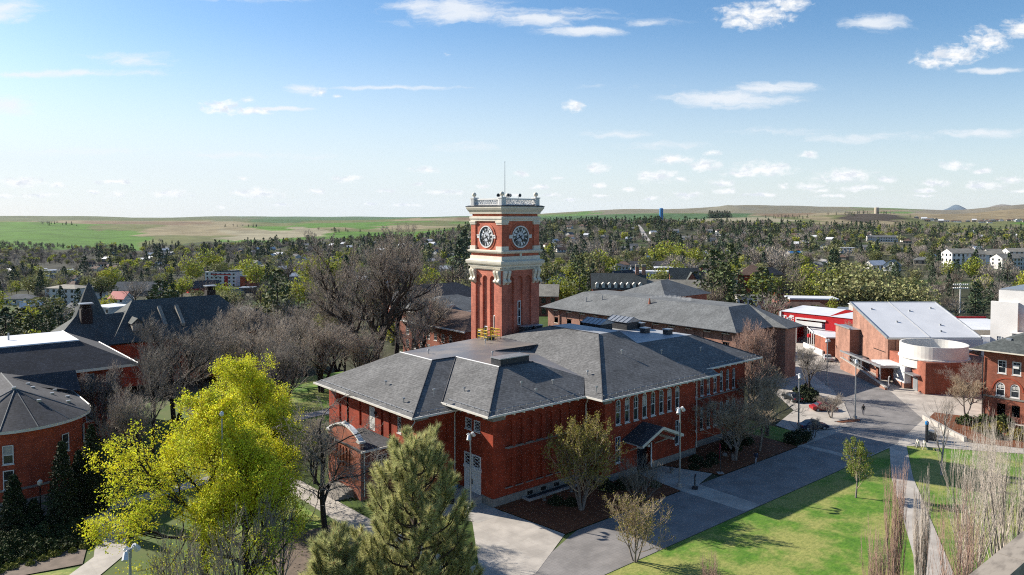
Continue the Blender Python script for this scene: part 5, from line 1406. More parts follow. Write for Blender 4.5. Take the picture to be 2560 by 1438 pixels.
# ---------------------------------------------------------------- street furniture
def lamp(px, py, ytop, label, near=None, D=None):
    if D is None:
        D = CAM_H * F_PX / (py - HOR)
    x, y = pxy(px, D); z1 = zat(ytop, D)
    return (x, y, z1, label)
LAMP = None
def street_lamp(x, y, h, label, rz=0.0):
    global LAMP
    if LAMP is None:
        t = thing('street_lamp', label, 'street lamp', (x, y, 0), rz, 'tall twin headed street lamps')
        mb = MB(); mb.tube([(0, 0, 0), (0, 0, 5), (0, 0, 9.9)], [.13, .11, .08], 10); mb.tube([(0, 0, 9.2), (0, 0, 9.95)], .12, 8); mb.build('pole', M['metal'], t, local=True)
        mb = MB(); mb.lathe(0, 0, [(.34, 0), (.34, .5), (.28, .55)], 12); mb.build('base', M['concrete_plain'], t, local=True)
        for s in (-1, 1):
            mb = MB(); mb.tube([(0, 0, 9.6), (.45 * s, .0, 9.95), (.75 * s, 0, 9.85)], .06, 6); mb.tube([(.62 * s, 0, 9.9), (1.0 * s, -.1, 9.45)], [.17, .24], 8); mb.tube([(.1 * s, .1, 9.75), (.2 * s, .35, 9.95)], .1, 6)
            mb.build('lamp_head', M['white'], t, local=True)
        LAMP = t
        KIDS[t.name] = list(t.children)
        return t
    t = LAMP.copy(); COL.objects.link(t); t.location = (x, y, 0); t.rotation_euler = (0, 0, rz); t['label'] = label; t.scale = (1, 1, h / 10)
    for c in KIDS[LAMP.name]:
        d = c.copy(); COL.objects.link(d); d.parent = t
    return t
street_lamp(77.3, 58.6, 10, 'tall lamp at the mulch edge beside the hall entrance walkway', .3)
street_lamp(111.3, 61.6, 9.1, 'tall lamp standing beside the parked dark blue car', .5)
street_lamp(125.5, 59.4, 10, 'tall lamp on the mulch strip beside the red car', .4)
street_lamp(146.6, 75.2, 9.2, 'tall lamp behind the small bare tree near the red car', .2)
street_lamp(168.8, 96.4, 9.5, 'slimmest far lamp before the white walkway canopy', .2)
street_lamp(52.6, 69.3, 9.0, 'lamp in front of the white double door beside the pine', .6)
x, y = pxy(310, 54.5); street_lamp(x, y, 10.0, 'lamp at the bottom left whose two heads just enter the view', .9)
t = thing('globe_lamp', 'lamp post with a white globe among the yellow blossom', 'lamp', (*pxy(548, 66.5), 0))
mb = MB(); mb.tube([(*t.location[:2], 0), (*t.location[:2], 16.2)], .06, 8); mb.build('pole', M['metal'], t); mb = MB(); mb.ball((*t.location[:2], 16.6), .18, 12, 1.35); mb.build('globe', M['white'], t, smooth=True)
t = thing('path_lamp', 'short dark lamp post with a pale head before the rounded brick building', 'lamp', (14.6, 99.2, 0))
mb = MB(); mb.tube([(14.6, 99.2, 0), (14.6, 99.2, 3.6)], .07, 8); mb.build('pole', M['black'], t); mb = MB(); mb.lathe(14.6, 99.2, [(.1, 3.6), (.24, 3.8), (.26, 4.1), (.05, 4.3)], 8); mb.build('lamp_head', M['trim'], t)
# stadium floodlight mast
x, y = pxy(2404, 262); zt_ = zat(708, 262)
t = thing('floodlight_mast', 'tall stadium floodlight mast with two rows of lamps among trees on the right', 'floodlight', (x, y, 0))
mb = MB(); mb.tube([(x, y, 0), (x, y, zt_)], [.28, .16], 8); mb.build('pole', M['white'], t)
for r_ in (0, 1):
    mb = MB(); a = Vector((rh.x, rh.y, 0)); c = Vector((x, y, zt_ - .4 - 1.25 * r_))
    mb.tube([c - a * 2.6, c + a * 2.6], .08, 4)
    for k in range(8): q = c + a * (-2.4 + .69 * k); d = Vector((-fh.x, -fh.y, -.35)); mb.tube([q, q + d * .45], [.16, .32], 8)
    mb.build('lamp_bank', M['white'], t)
# signs, bins, benches
t = thing('sandwich_board', 'blue grey standing sign board on the pale band of paving', 'sign', (78.3, 57.0, 0), .55)
mb = MB(); mb.box(-.42, .42, -.05, .05, .12, 1.55); mb.build('board', M['blue_paint'] if False else M['glass_pale'], t, local=True)
mb = MB(); mb.box(-.5, -.421, -.08, .08, .1, 1.62); mb.box(.421, .5, -.08, .08, .1, 1.62); mb.box(-.5, .5, -.08, .08, 1.56, 1.66); mb.box(-.62, .62, -.35, .35, .02, .1); mb.build('frame', M['dark_metal'], t, local=True)
mb = MB()
for k in range(5): mb.box(-.32, .30 - .07 * (k % 3), -.062, -.052, 1.28 - .22 * k, 1.38 - .22 * k)
mb.build('printed_panel', M['white'], t, local=True)
t = thing('banner_post', 'dark post with a crimson vertical banner in the mulch bed', 'banner', (85.4, 58.2, 0), .9)
mb = MB(); mb.tube([(0, 0, 0), (0, 0, 3.3)], .06, 6); mb.build('post', M['dark_metal'], t, local=True)
mb = MB(); mb.box(.08, .5, -.02, .02, 1.9, 3.9); mb.tube([(0, 0, 3.3), (.06, 0, 3.9)], .04, 5); b_ = mb.build('banner', mat('crimson cloth', (.28, .02, .04)), t, local=True)
mb = MB()
for k in range(6): mb.box(.2, .38, -.03, -.021, 2.2 + .25 * k, 2.38 + .25 * k)
mb.build('banner_print', M['white'], b_, local=True)
mb = MB(); mb.box(-.4, .4, -.4, .4, .0, .12); mb.build('footing', M['concrete_plain'], t, local=True)
x, y = pxy(2327, 113.5)
t = thing('emergency_phone', 'dark emergency phone pillar with a blue light on top beside the planter', 'emergency phone', (x, y, 0), .7)
mb = MB(); mb.lathe(0, 0, [(.22, 0), (.22, 2.7)], 12); mb.build('pillar', M['dark_metal'], t, local=True); mb = MB(); mb.lathe(0, 0, [(.26, 2.71), (.26, 3.1), (.1, 3.25)], 12); mb.build('blue_light', M['blue_paint'], t, local=True)
mb = MB(); mb.box(-.14, .14, -.27, -.2, 1.2, 1.7); mb.build('call_panel', M['metal'], t, local=True)
t = thing('litter_bin', 'dark metal litter bin beside the emergency phone pillar', 'bin', (*pxy(2341, 114.5), 0))
c = t.location; mb = MB(); mb.box(c.x - .4, c.x + .4, c.y - .4, c.y + .4, 0, 1.3); mb.build('body', M['dark_metal'], t); mb = MB(); mb.box(c.x - .46, c.x + .46, c.y - .46, c.y + .46, 1.304, 1.5); mb.build('lid', M['metal'], t)
t = thing('recycling_bin', 'blue wheeled bin standing against the shaded hall wall', 'bin', (54.3, 74.9, .02))
mb = MB(); mb.box(53.95, 54.65, 74.6, 75.2, .12, 1.0); mb.build('body', M['blue_paint'], t); mb = MB(); mb.box(53.9, 54.7, 74.55, 75.25, 1.004, 1.1); mb.build('lid', M['blue_paint'], t)
t = thing('black_bin', 'black bin at the foot of the steps before the double door', 'bin', (52.2, 72.6, .02))
mb = MB(); mb.lathe(52.2, 72.6, [(.36, .02), (.42, .95), (.3, 1.15), (.05, 1.2)], 12); mb.build('body', M['black'], t)
t = thing('notice_stand', 'white framed notice stand at the low end of the ramp wall', 'sign', (*lat(73.9, 149), 0), .2)
mb = MB(); mb.box(-.55, .55, -.06, .06, .5, 2.4); mb.build('frame', M['white'], t, local=True); mb = MB(); mb.box(-.42, .42, -.09, -.062, 1.0, 2.2); mb.build('poster', M['dark_metal'], t, local=True); mb = MB(); mb.box(-.4, -.3, -.05, .05, 0, .5); mb.box(.3, .4, -.05, .05, 0, .5); mb.build('leg', M['metal'], t, local=True)
t = thing('planter_wall', 'low curved pale planter wall holding the mulch bed on the right', 'planter', (133, 50, 0))
mb = MB(); q = [gpt for gpt in ((134.2, 52.0), (131, 48.6), (127.6, 45.2), (125.4, 42.6))]
for a, b in zip(q[:-1], q[1:]):
    d = Vector((b[0] - a[0], b[1] - a[1], 0)).normalized(); n = Vector((-d.y, d.x, 0)) * .22
    mb.prism([(a[0] - n.x, a[1] - n.y), (b[0] - n.x, b[1] - n.y), (b[0] + n.x, b[1] + n.y), (a[0] + n.x, a[1] + n.y)], 0.03, .75)
mb.build('wall', M['concrete_plain'], t)
for (px_, D_, lab) in ((2305, 111.0, 'white folding barricade nearest the lawn path'), (2322, 110.4, 'white folding barricade beside the emergency phone')):
    t = thing('barricade', lab, 'barricade', (*pxy(px_, D_), 0), .5)
    mb = MB()
    for s in (-1, 1):
        for k in (0, 1): mb.tube([(.6 * s, (-.3 if k else .3), 0), (.6 * s, 0, 1.1)], .05, 4)
    mb.box(-.7, .7, -.12, -.06, .75, 1.0); mb.box(-.7, .7, .06, .12, .75, 1.0); mb.build('frame', M['trim'], t, local=True)
for (x, y, lab) in ((61.2, 66.1, 'small pale urn planter near the corner of the window well'), (65.6, 66.0, 'small pale urn planter further along the window well'), (80.6, 62.4, 'small pale urn planter just right of the entrance walk'), (92, 62, 'small pale garden boulder in the far mulch bed')):
    t = thing('urn_planter' if 'urn' in lab else 'garden_boulder', lab, 'planter' if 'urn' in lab else 'boulder', (x, y, 0))
    mb = MB(); mb.lathe(x, y, [(.22, 0), (.25, .12), (.12, .25), (.3, .6), (.34, .75), (.05, .78)] if 'urn' in lab else [(.3, 0), (.42, .2), (.3, .45), (.05, .55)], 10); mb.build('bowl' if 'urn' in lab else 'rock', M['stone'], t)
for (x, y, lab) in ((88.5, 51.0, 'round manhole cover nearest on the shaded street'), (124.6, 55.0, 'round manhole cover in the sunny street beyond'), (112.5, 52.6, 'round manhole cover near the lawn path junction'), (52.0, 48.9, 'round manhole cover at the sunny bottom of the street')):
    mb = MB(); mb.lathe(x, y, [(.42, .013), (.42, .02)], 16); tag(mb.build('manhole_cover', M['soil']), lab, 'manhole cover')
# bicycles by the canopy
def bicycle(x, y, rz, lab):
    t = thing('bicycle', lab, 'bicycle', (x, y, 0), rz, 'bicycles parked by the walkway canopy')
    for dx in (-.52, .52):
        mb = MB(); k = 14
        mb.tube([(dx + .33 * math.cos(6.2832 * j / k), 0, .34 + .33 * math.sin(6.2832 * j / k)) for j in range(k + 1)], .03, 4, cap=False); mb.build('wheel', M['black'], t, local=True)
    mb = MB(); mb.tube([(-.52, 0, .34), (-.15, 0, .36), (.35, 0, .85), (.52, 0, .34)], .03, 4); mb.tube([(-.15, 0, .36), (-.22, 0, .9), (.35, 0, .85)], .03, 4); mb.tube([(-.52, 0, .34), (-.22, 0, .85)], .02, 4); mb.tube([(.35, -.25, 1.0), (.35, 0, .95), (.35, .25, 1.0)], .025, 4); mb.build('frame', M['metal'], t, local=True)
    mb = MB(); mb.box(-.36, -.1, -.07, .07, .9, .97); mb.build('saddle', M['black'], t, local=True)
for k, lab in enumerate(('leftmost of the parked bicycles below the white canopy', 'middle one of the parked bicycles below the white canopy', 'rightmost of the parked bicycles below the white canopy')):
    bicycle(*pxy(2058 + 8 * k, 193 - 2.5 * k), .5 + .3 * k, lab)

# ---------------------------------------------------------------- cars
CARS = {}
def car(name, label, loc, rz, paint, group=None, z=0.0):
    if name not in CARS:
        t = thing(name, label, 'car', (*loc, z), rz, group)
        L, Wd = 4.5, 1.78
        prof = [(-2.25, .32), (-2.27, .62), (-2.2, .88), (-1.6, .98), (-.95, 1.42), (.35, 1.46), (1.05, 1.0), (1.95, .84), (2.22, .66), (2.25, .34)]
        mb = MB(); v = []
        for yy, kx in ((-1, 1), (1, 1)):
            for x_, z_ in prof:
                inn = .80 if z_ > 1.2 else (.97 if z_ > .9 else 1.0)
                v.append((x_, yy * Wd / 2 * inn, z_))
        n = len(prof)
        mb.add(v, [(i, i + 1, n + i + 1, n + i) for i in range(n - 1)] + [(0, n, 2 * n - 1, n - 1)] + [tuple(range(n - 1, -1, -1)), tuple(range(n, 2 * n))])
        bd = mb.build('body', paint, t, local=True)
        mod = bd.modifiers.new('bevel', 'BEVEL'); mod.width = .07; mod.segments = 2
        mb = MB()
        for s in (-1, 1):
            mb.poly((-1.3, s * .845, 1.03), (-.9, s * .725, 1.36), (-.25, s * .73, 1.39), (-.25, s * .865, 1.03)); mb.poly((-.18, s * .865, 1.03), (-.18, s * .73, 1.39), (.3, s * .73, 1.38), (.85, s * .85, 1.03))
        mb.poly((.98, -.76, 1.06), (.98, .76, 1.06), (.42, .64, 1.44), (.42, -.64, 1.44)); mb.poly((-1.52, -.76, 1.06), (-1.02, -.64, 1.41), (-1.02, .64, 1.41), (-1.52, .76, 1.06))
        mb.build('window', M['glass'], t, local=True)
        for x_ in (-1.38, 1.38):
            for s in (-1, 1):
                mb = MB(); mb.tube([(x_, s * .70, .33), (x_, s * .90, .33)], .33, 14); wh = mb.build('wheel', M['black'], t, local=True)
                mb = MB(); mb.tube([(x_, s * .903, .33), (x_, s * .915, .33)], .19, 10); mb.build('rim', M['metal'], wh, local=True)
        for s in (-1, 1):
            mb = MB(); mb.box(2.08, 2.27, s * .62 - .2, s * .62 + .2, .62, .76); mb.build('headlight', M['white'], t, local=True)
            mb = MB(); mb.box(-2.29, -2.1, s * .68 - .16, s * .68 + .16, .68, .86); mb.build('tail_light', M['red_paint'], t, local=True)
        CARS[name] = t
        KIDS[t.name] = list(t.children)
        for c in t.children: KIDS[c.name] = list(c.children)
        return t
    s = CARS[name]
    t = s.copy(); COL.objects.link(t); t.location = (*loc, z); t.rotation_euler = (0, 0, rz); t['label'] = label
    if group: t['group'] = group
    for c in KIDS[s.name]:
        d = c.copy(); COL.objects.link(d); d.parent = t
        if c.name.startswith('body'):
            d.material_slots[0].link = 'OBJECT'; d.material_slots[0].material = paint
        for e in KIDS[c.name]:
            f = e.copy(); COL.objects.link(f); f.parent = d
    return t
def paint(n, c): return mat(n, c, rough=.25, spec=.6)
PT = dict(red=paint('red car paint', (.30, .012, .012)), navy=paint('navy car paint', (.012, .018, .055)), silver=paint('silver car paint', (.38, .39, .40)), white=paint('white car paint', (.78, .78, .78)), black=paint('black car paint', (.015, .015, .017)), blue=paint('blue car paint', (.05, .10, .22)), grey=paint('grey car paint', (.12, .12, .125)))
car('parked_car', 'dark navy car parked beside the tall lamp', (114.6, 60.9), R(-33), PT['navy'])
car('parked_car', 'red car parked behind the small bare tree', (126.9, 65.6), R(-38), PT['red'])
car('parked_car', 'silver car parked before the low brick wall near the union', (171.6, 88.0), R(35), PT['silver'])
car('parked_car', 'dark car mostly hidden behind the bare tree and bush on the drive', (129.5, 73.0), R(60), PT['black'])
rs = random.Random(11)
lot = [(1640 + 11 * c + 5 * r, 478 + 13 * r) for r in range(4) for c in range(-3 + (r > 1), 4 - (r == 0))]
cn_ = list(PT)
for k, (px_, D_) in enumerate(lot):
    x, y = pxy(px_ - 7, D_); col = cn_[k % 7]
    car('parked_car', f'{col} car, {["first","second","third","fourth","fifth","sixth","seventh"][k % 7]} along {["the nearest","the second","the third","the furthest"][min(3, k // 7)]} row of the car park', (x, y), R(rs.choice((25, 28, 205))), PT[col], 'cars in the car park beyond the long roof', tz(x, y))
for px_, D_, col, lab in ((1908, 235, 'white', 'white car by the trees left of the red building'), (1916, 252, 'grey', 'grey car behind the trees left of the red building'), (1944, 228, 'black', 'black car just above the red building corner'), (2062, 252, 'silver', 'silver car at the brown roofed brick building'), (1903, 262, 'blue', 'blue car furthest back left of the red building')):
    x, y = pxy(px_, D_); car('parked_car', lab, (x, y), R(20), PT[col], 'cars parked behind the red building', tz(x, y))

# ---------------------------------------------------------------- people
def person(label, loc, rz, pose, jacket, trousers, pack=None, hair=(.02, .014, .01)):
    t = thing('person', label, 'person', (*loc, .02), rz)
    st, sw = (.30, .22) if pose == 'walk' else (.05, .05)
    J = {'pelvis': (0, 0, .95), 'waist': (.02, 0, 1.12), 'chest': (.05, 0, 1.34), 'neck': (.06, 0, 1.50), 'head': (.09, 0, 1.63), 'crown': (.09, 0, 1.76),
         'hipL': (0, .10, .90), 'kneeL': (st * .65 + .06, .10, .50), 'ankL': (st, .10, .09), 'toeL': (st + .17, .11, .03),
         'hipR': (0, -.10, .90), 'kneeR': (-st * .35 + .06, -.10, .50), 'ankR': (-st, -.10, .12), 'toeR': (-st + .15, -.11, .03),
         'shL': (.05, .20, 1.42), 'elL': (-sw * .5, .25, 1.14), 'wrL': (-sw * .6 + .12, .24, .93), 'haL': (-sw * .6 + .17, .23, .84),
         'shR': (.05, -.20, 1.42), 'elR': (sw * .4, -.25, 1.14), 'wrR': (sw * .9 + .05, -.24, .94), 'haR': (sw + .1, -.23, .86)}
    rad = dict(pelvis=.15, waist=.14, chest=.16, neck=.06, head=.10, crown=.06, hipL=.10, kneeL=.07, ankL=.05, toeL=.04, hipR=.10, kneeR=.07, ankR=.05, toeR=.04, shL=.08, elL=.06, wrL=.045, haL=.035, shR=.08, elR=.06, wrR=.045, haR=.035)
    E_ = [('pelvis', 'waist'), ('waist', 'chest'), ('chest', 'neck'), ('neck', 'head'), ('head', 'crown'), ('pelvis', 'hipL'), ('hipL', 'kneeL'), ('kneeL', 'ankL'), ('ankL', 'toeL'), ('pelvis', 'hipR'), ('hipR', 'kneeR'), ('kneeR', 'ankR'), ('ankR', 'toeR'), ('chest', 'shL'), ('shL', 'elL'), ('elL', 'wrL'), ('wrL', 'haL'), ('chest', 'shR'), ('shR', 'elR'), ('elR', 'wrR'), ('wrR', 'haR')]
    ks = list(J); me = bpy.data.meshes.new('body'); me.from_pydata([J[k] for k in ks], [(ks.index(a), ks.index(b)) for a, b in E_], [])
    o = bpy.data.objects.new('body', me); COL.objects.link(o)
    md = o.modifiers.new('skin', 'SKIN'); sb = o.modifiers.new('sub', 'SUBSURF'); sb.levels = sb.render_levels = 1
    for k, v in zip(ks, me.skin_vertices[0].data):
        v.radius = (rad[k], rad[k]); v.use_root = k == 'pelvis'
    dg = bpy.context.evaluated_depsgraph_get()
    m2 = bpy.data.meshes.new_from_object(o.evaluated_get(dg))
    bpy.data.objects.remove(o)
    skin = mat('skin', (.45, .27, .19), rough=.6)
    for m_ in (jacket, trousers, skin, M['black']): m2.materials.append(m_)
    mi = []
    for p in m2.polygons:
        c = p.center
        hand = abs(c.y) > .18 and c.z < .90
        mi.append(3 if c.z < .10 else 2 if (c.z > 1.53 or hand) else 1 if c.z < .93 and abs(c.y) < .19 else 0)
    m2.polygons.foreach_set('material_index', mi); m2.polygons.foreach_set('use_smooth', [True] * len(mi))
    b = ob('body', m2, t)
    mb = MB(); mb.ball((.07, 0, 1.68), .125, 10); mb.build('hair', mat('hair', hair), t, smooth=True, local=True)
    if pack:
        mb = MB(); mb.tube([(-.17, 0, 1.02), (-.20, 0, 1.2), (-.17, 0, 1.42)], [.13, .17, .12], 8); mb.build('backpack', pack, t, smooth=True, local=True)
    return t
jk = mat('navy jacket', (.03, .04, .075)); tr = mat('grey trousers', (.34, .34, .36)); bk = mat('black coat', (.015, .015, .018)); jn = mat('dark jeans', (.03, .035, .06)); stp = mat('striped pack', (.12, .15, .22), (.35, .38, .42), scale=7)
person('person in a dark jacket and pale grey trousers walking beside the mulch bed', (92.4, 57.3), R(175), 'walk', jk, tr, stp)
person('person in a black coat standing under the white union canopy', lat(76.4, 153.6), R(-120), 'stand', bk, bk)
person('person in dark clothes walking in the shade beside the lamp near the red car', (129.3, 59.8), R(200), 'walk', bk, jn, M['red_paint'])
# ---------------------------------------------------------------- plants
def tubes_np(lines, k):
    """many polylines -> one triangle soup of tubes (V, T)"""
    Vs, Ts, off = [], [], 0
    ang = 2 * np.pi * np.arange(k) / k
    ca, sa = np.cos(ang), np.sin(ang)
    for P_, Rr in lines:
        P_ = np.asarray(P_, float); n = len(P_)
        d = np.gradient(P_, axis=0); d /= np.linalg.norm(d, axis=1)[:, None] + 1e-9
        ref = np.where(np.abs(d[:, 2:3]) > .95, np.array([[1., 0, 0]]), np.array([[0, 0, 1.]]))
        a = np.cross(d, ref); a /= np.linalg.norm(a, axis=1)[:, None] + 1e-9
        b = np.cross(d, a)
        V = P_[:, None, :] + (a[:, None, :] * ca[None, :, None] + b[:, None, :] * sa[None, :, None]) * np.asarray(Rr)[:, None, None]
        Vs.append(V.reshape(-1, 3))
        I = off + np.arange(n * k).reshape(n, k); Jn = np.roll(I, -1, 1)
        Ts.append(np.stack([I[:-1], Jn[:-1], Jn[1:]], -1).reshape(-1, 3)); Ts.append(np.stack([I[:-1], Jn[1:], I[1:]], -1).reshape(-1, 3))
        off += n * k
    return np.concatenate(Vs), np.concatenate(Ts)
def rot_to(d, ang, spin, rng):
    d = d / np.linalg.norm(d)
    a = np.cross(d, [0, 0, 1.0] if abs(d[2]) < .95 else [1.0, 0, 0]); a /= np.linalg.norm(a); b = np.cross(d, a)
    return d * math.cos(ang) + (a * math.cos(spin) + b * math.sin(spin)) * math.sin(ang)
def grow(seed, H, trunk=.25, r0=.25, levels=4, nchild=(7, 6, 6, 5), ang=(.7, .75, .8, .8), shrink=.62, up=.25, wob=.16, droop=0.0, stems=1, lean=0.0, first=.35, tip=.012):
    """recursive branching skeleton: list per level of (points, radii)"""
    rng = np.random.default_rng(seed)
    out = [[] for _ in range(levels + 1)]
    def branch(p, d, L, r, lv):
        n = max(3, 7 - lv) if lv < levels else 3
        pts = [np.array(p, float)]; d = d / np.linalg.norm(d); dirs = [d]
        for i in range(n):
            g = up if lv else .0
            d = d + rng.normal(0, wob * (1 if lv else .45), 3) + np.array([0, 0, g / n * 2.2 - droop * lv * (i / n) * .6])
            d /= np.linalg.norm(d); pts.append(pts[-1] + d * L / n); dirs.append(d)
        rr = np.linspace(r, max(tip, r * (.42 if lv else .38)), n + 1) if lv < levels else np.linspace(max(r, tip), tip * .6, n + 1)
        out[lv].append((np.array(pts), rr))
        if lv >= levels: return
        m = nchild[lv]; m = m if lv == 0 else max(2, int(m * rng.uniform(.75, 1.25)))
        sp = rng.uniform(0, 6.28)
        for j in range(m):
            f = (first if lv == 0 else .22) + (1 - (first if lv == 0 else .22)) * (j + rng.uniform(.2, .9)) / m
            q = f * n; i = min(int(q), n - 1); t = q - i
            base = pts[i] * (1 - t) + pts[i + 1] * t
            sp += 2.4 + rng.normal(0, .3)
            a = ang[lv] * rng.uniform(.7, 1.25) * (1.0 if f < .9 else .5)
            cl = L * shrink * rng.uniform(.7, 1.15) * (1.15 - .55 * f)
            branch(base, rot_to(dirs[i + 1], a, sp, rng), cl, max(tip, rr[i] * rng.uniform(.42, .62)), lv + 1)
    for s in range(stems):
        a = 6.28 * s / stems + rng.uniform(0, .8)
        d0 = np.array([math.cos(a) * lean, math.sin(a) * lean, 1.0])
        branch([.12 * math.cos(a) * (stems > 1), .12 * math.sin(a) * (stems > 1), -.1], d0, H * (.62 if levels else 1), r0, 0)
    return out
def leaves_np(pts, size, rng, jit=.25, n=1, flat=0.0):
    """small leaf quads (as 2 triangles) round the given points"""
    P_ = np.repeat(np.asarray(pts), n, 0); N = len(P_)
    P_ = P_ + rng.normal(0, jit, (N, 3))
    a = rng.normal(size=(N, 3)); a /= np.linalg.norm(a, axis=1)[:, None]
    b = np.cross(a, rng.normal(size=(N, 3))); b /= np.linalg.norm(b, axis=1)[:, None]
    s = size * rng.uniform(.6, 1.4, (N, 1))
    V = np.stack([P_ - a * s, P_ + b * s * .6, P_ + a * s, P_ - b * s * .6], 1).reshape(-1, 3)
    I = 4 * np.arange(N)[:, None]
    T = np.concatenate([I + [0, 1, 2], I + [0, 2, 3]])
    return V, T
def join(parts):
    Vs, Ts, o = [], [], 0
    for V, T in parts:
        Vs.append(V); Ts.append(T + o); o += len(V)
    return np.concatenate(Vs), np.concatenate(Ts)
def ends(sk, lv, lo=.4):
    q = []
    for P_, _ in sk[lv]:
        k = max(1, int(len(P_) * lo)); q += [p for p in P_[k:]]
    return np.array(q)
def scale_to(sk, H, Wd=None):
    """fit a skeleton to a height and a spread"""
    top = max(P_[:, 2].max() for l in sk for P_, _ in l)
    rad = np.percentile([np.hypot(P_[:, 0], P_[:, 1]).max() for P_, _ in sk[-1]], 96)
    kz = H / top; kx = (Wd / 2 / rad) if Wd else kz
    return [[(P_ * np.array([kx, kx, kz]), r) for P_, r in l] for l in sk]
TREE_KIDS = {}
def plant(name, label, cat, loc, parts, group=None, rz=0.0):
    """parts: (part name, mesh)"""
    t = thing(name, label, cat, loc, rz, group)
    TREE_KIDS[t.name] = [ob(n, me, t) for n, me in parts]
    return t
def replant(src, label, loc, rz=0.0, s=(1, 1, 1), group=None):
    t = src.copy(); COL.objects.link(t); t.location = loc; t.rotation_euler = (0, 0, rz); t.scale = s
    if label: t['label'] = label
    if group: t['group'] = group
    for c in TREE_KIDS[src.name]:
        d = c.copy(); COL.objects.link(d); d.parent = t
    return t
def bare_parts(sk, bark, twig, split=2, kt=6, extra=None):
    Lb = [x for l in sk[:split] for x in l]; Lt = [x for l in sk[split:] for x in l]
    p = [('trunk', tri_mesh('trunk', *tubes_np(Lb, kt), M[bark])), ('crown', tri_mesh('crown', *tubes_np(Lt, 3), M[twig]))]
    return p + (extra or [])
def at_px(px, D, z=None):
    x, y = pxy(px, D); return (x, y, tz(x, y) if z is None else z)
def hgt(px, ytop, D):
    x, y = pxy(px, D); return zat(ytop, D) - tz(x, y)

# great bare tree left of the tower
sk = scale_to(grow(7, 30, r0=.95, levels=5, nchild=(9, 7, 7, 6, 4), ang=(.75, .75, .8, .85, .9), shrink=.62, up=.34, stems=3, lean=.30, first=.24, wob=.16, tip=.022), hgt(930, 556, 166), 29)
sk2 = scale_to(grow(71, 24, r0=.6, levels=5, nchild=(9, 6, 6, 5, 4), ang=(.7, .7, .75, .8, .85), shrink=.58, up=.35, stems=1, lean=.05, first=.35, wob=.15, tip=.02), hgt(1010, 610, 168), 14)
plant('bare_tree', 'great bare spreading tree with several dark trunks left of the clock tower', 'tree', at_px(928, 166), bare_parts(sk, 'bark', 'twig', 3))
plant('bare_tree', 'tall slender bare tree close to the left side of the clock tower', 'tree', at_px(985, 170), bare_parts(sk2, 'bark_dark', 'twig', 3))
# bare trees left of the hall
BV = []
for s, (nc, st, up_) in enumerate((((9, 7, 7, 6), 2, .35), ((10, 8, 7, 6), 1, .25), ((9, 7, 6, 6), 3, .5))):
    q = scale_to(grow(20 + s, 16, r0=.36, levels=4, nchild=nc, ang=(.75, .75, .8, .85), shrink=.66, up=up_, stems=st, lean=.16, first=.28, wob=.17, tip=.020), 16, 13)
    BV.append(q)
def bare(px, ytop, D, wd, var, label, bark='bark_dark', twig='twig', seed=0, z=None):
    H_ = hgt(px, ytop, D) if z is None else zat(ytop, D)
    key = (var, bark, twig)
    loc = at_px(px, D, z)
    if key not in BCACHE:
        BCACHE[key] = plant('bare_tree', label, 'tree', loc, bare_parts(BV[var], bark, twig, 2), 'bare trees on the campus', 0)
        t = BCACHE[key]
        t.rotation_euler = (0, 0, seed * 1.3)
    else:
        t = replant(BCACHE[key], label, loc, seed * 1.3)
    t.scale = (wd / 13, wd / 13, H_ / 16)
    return t
BCACHE = {}
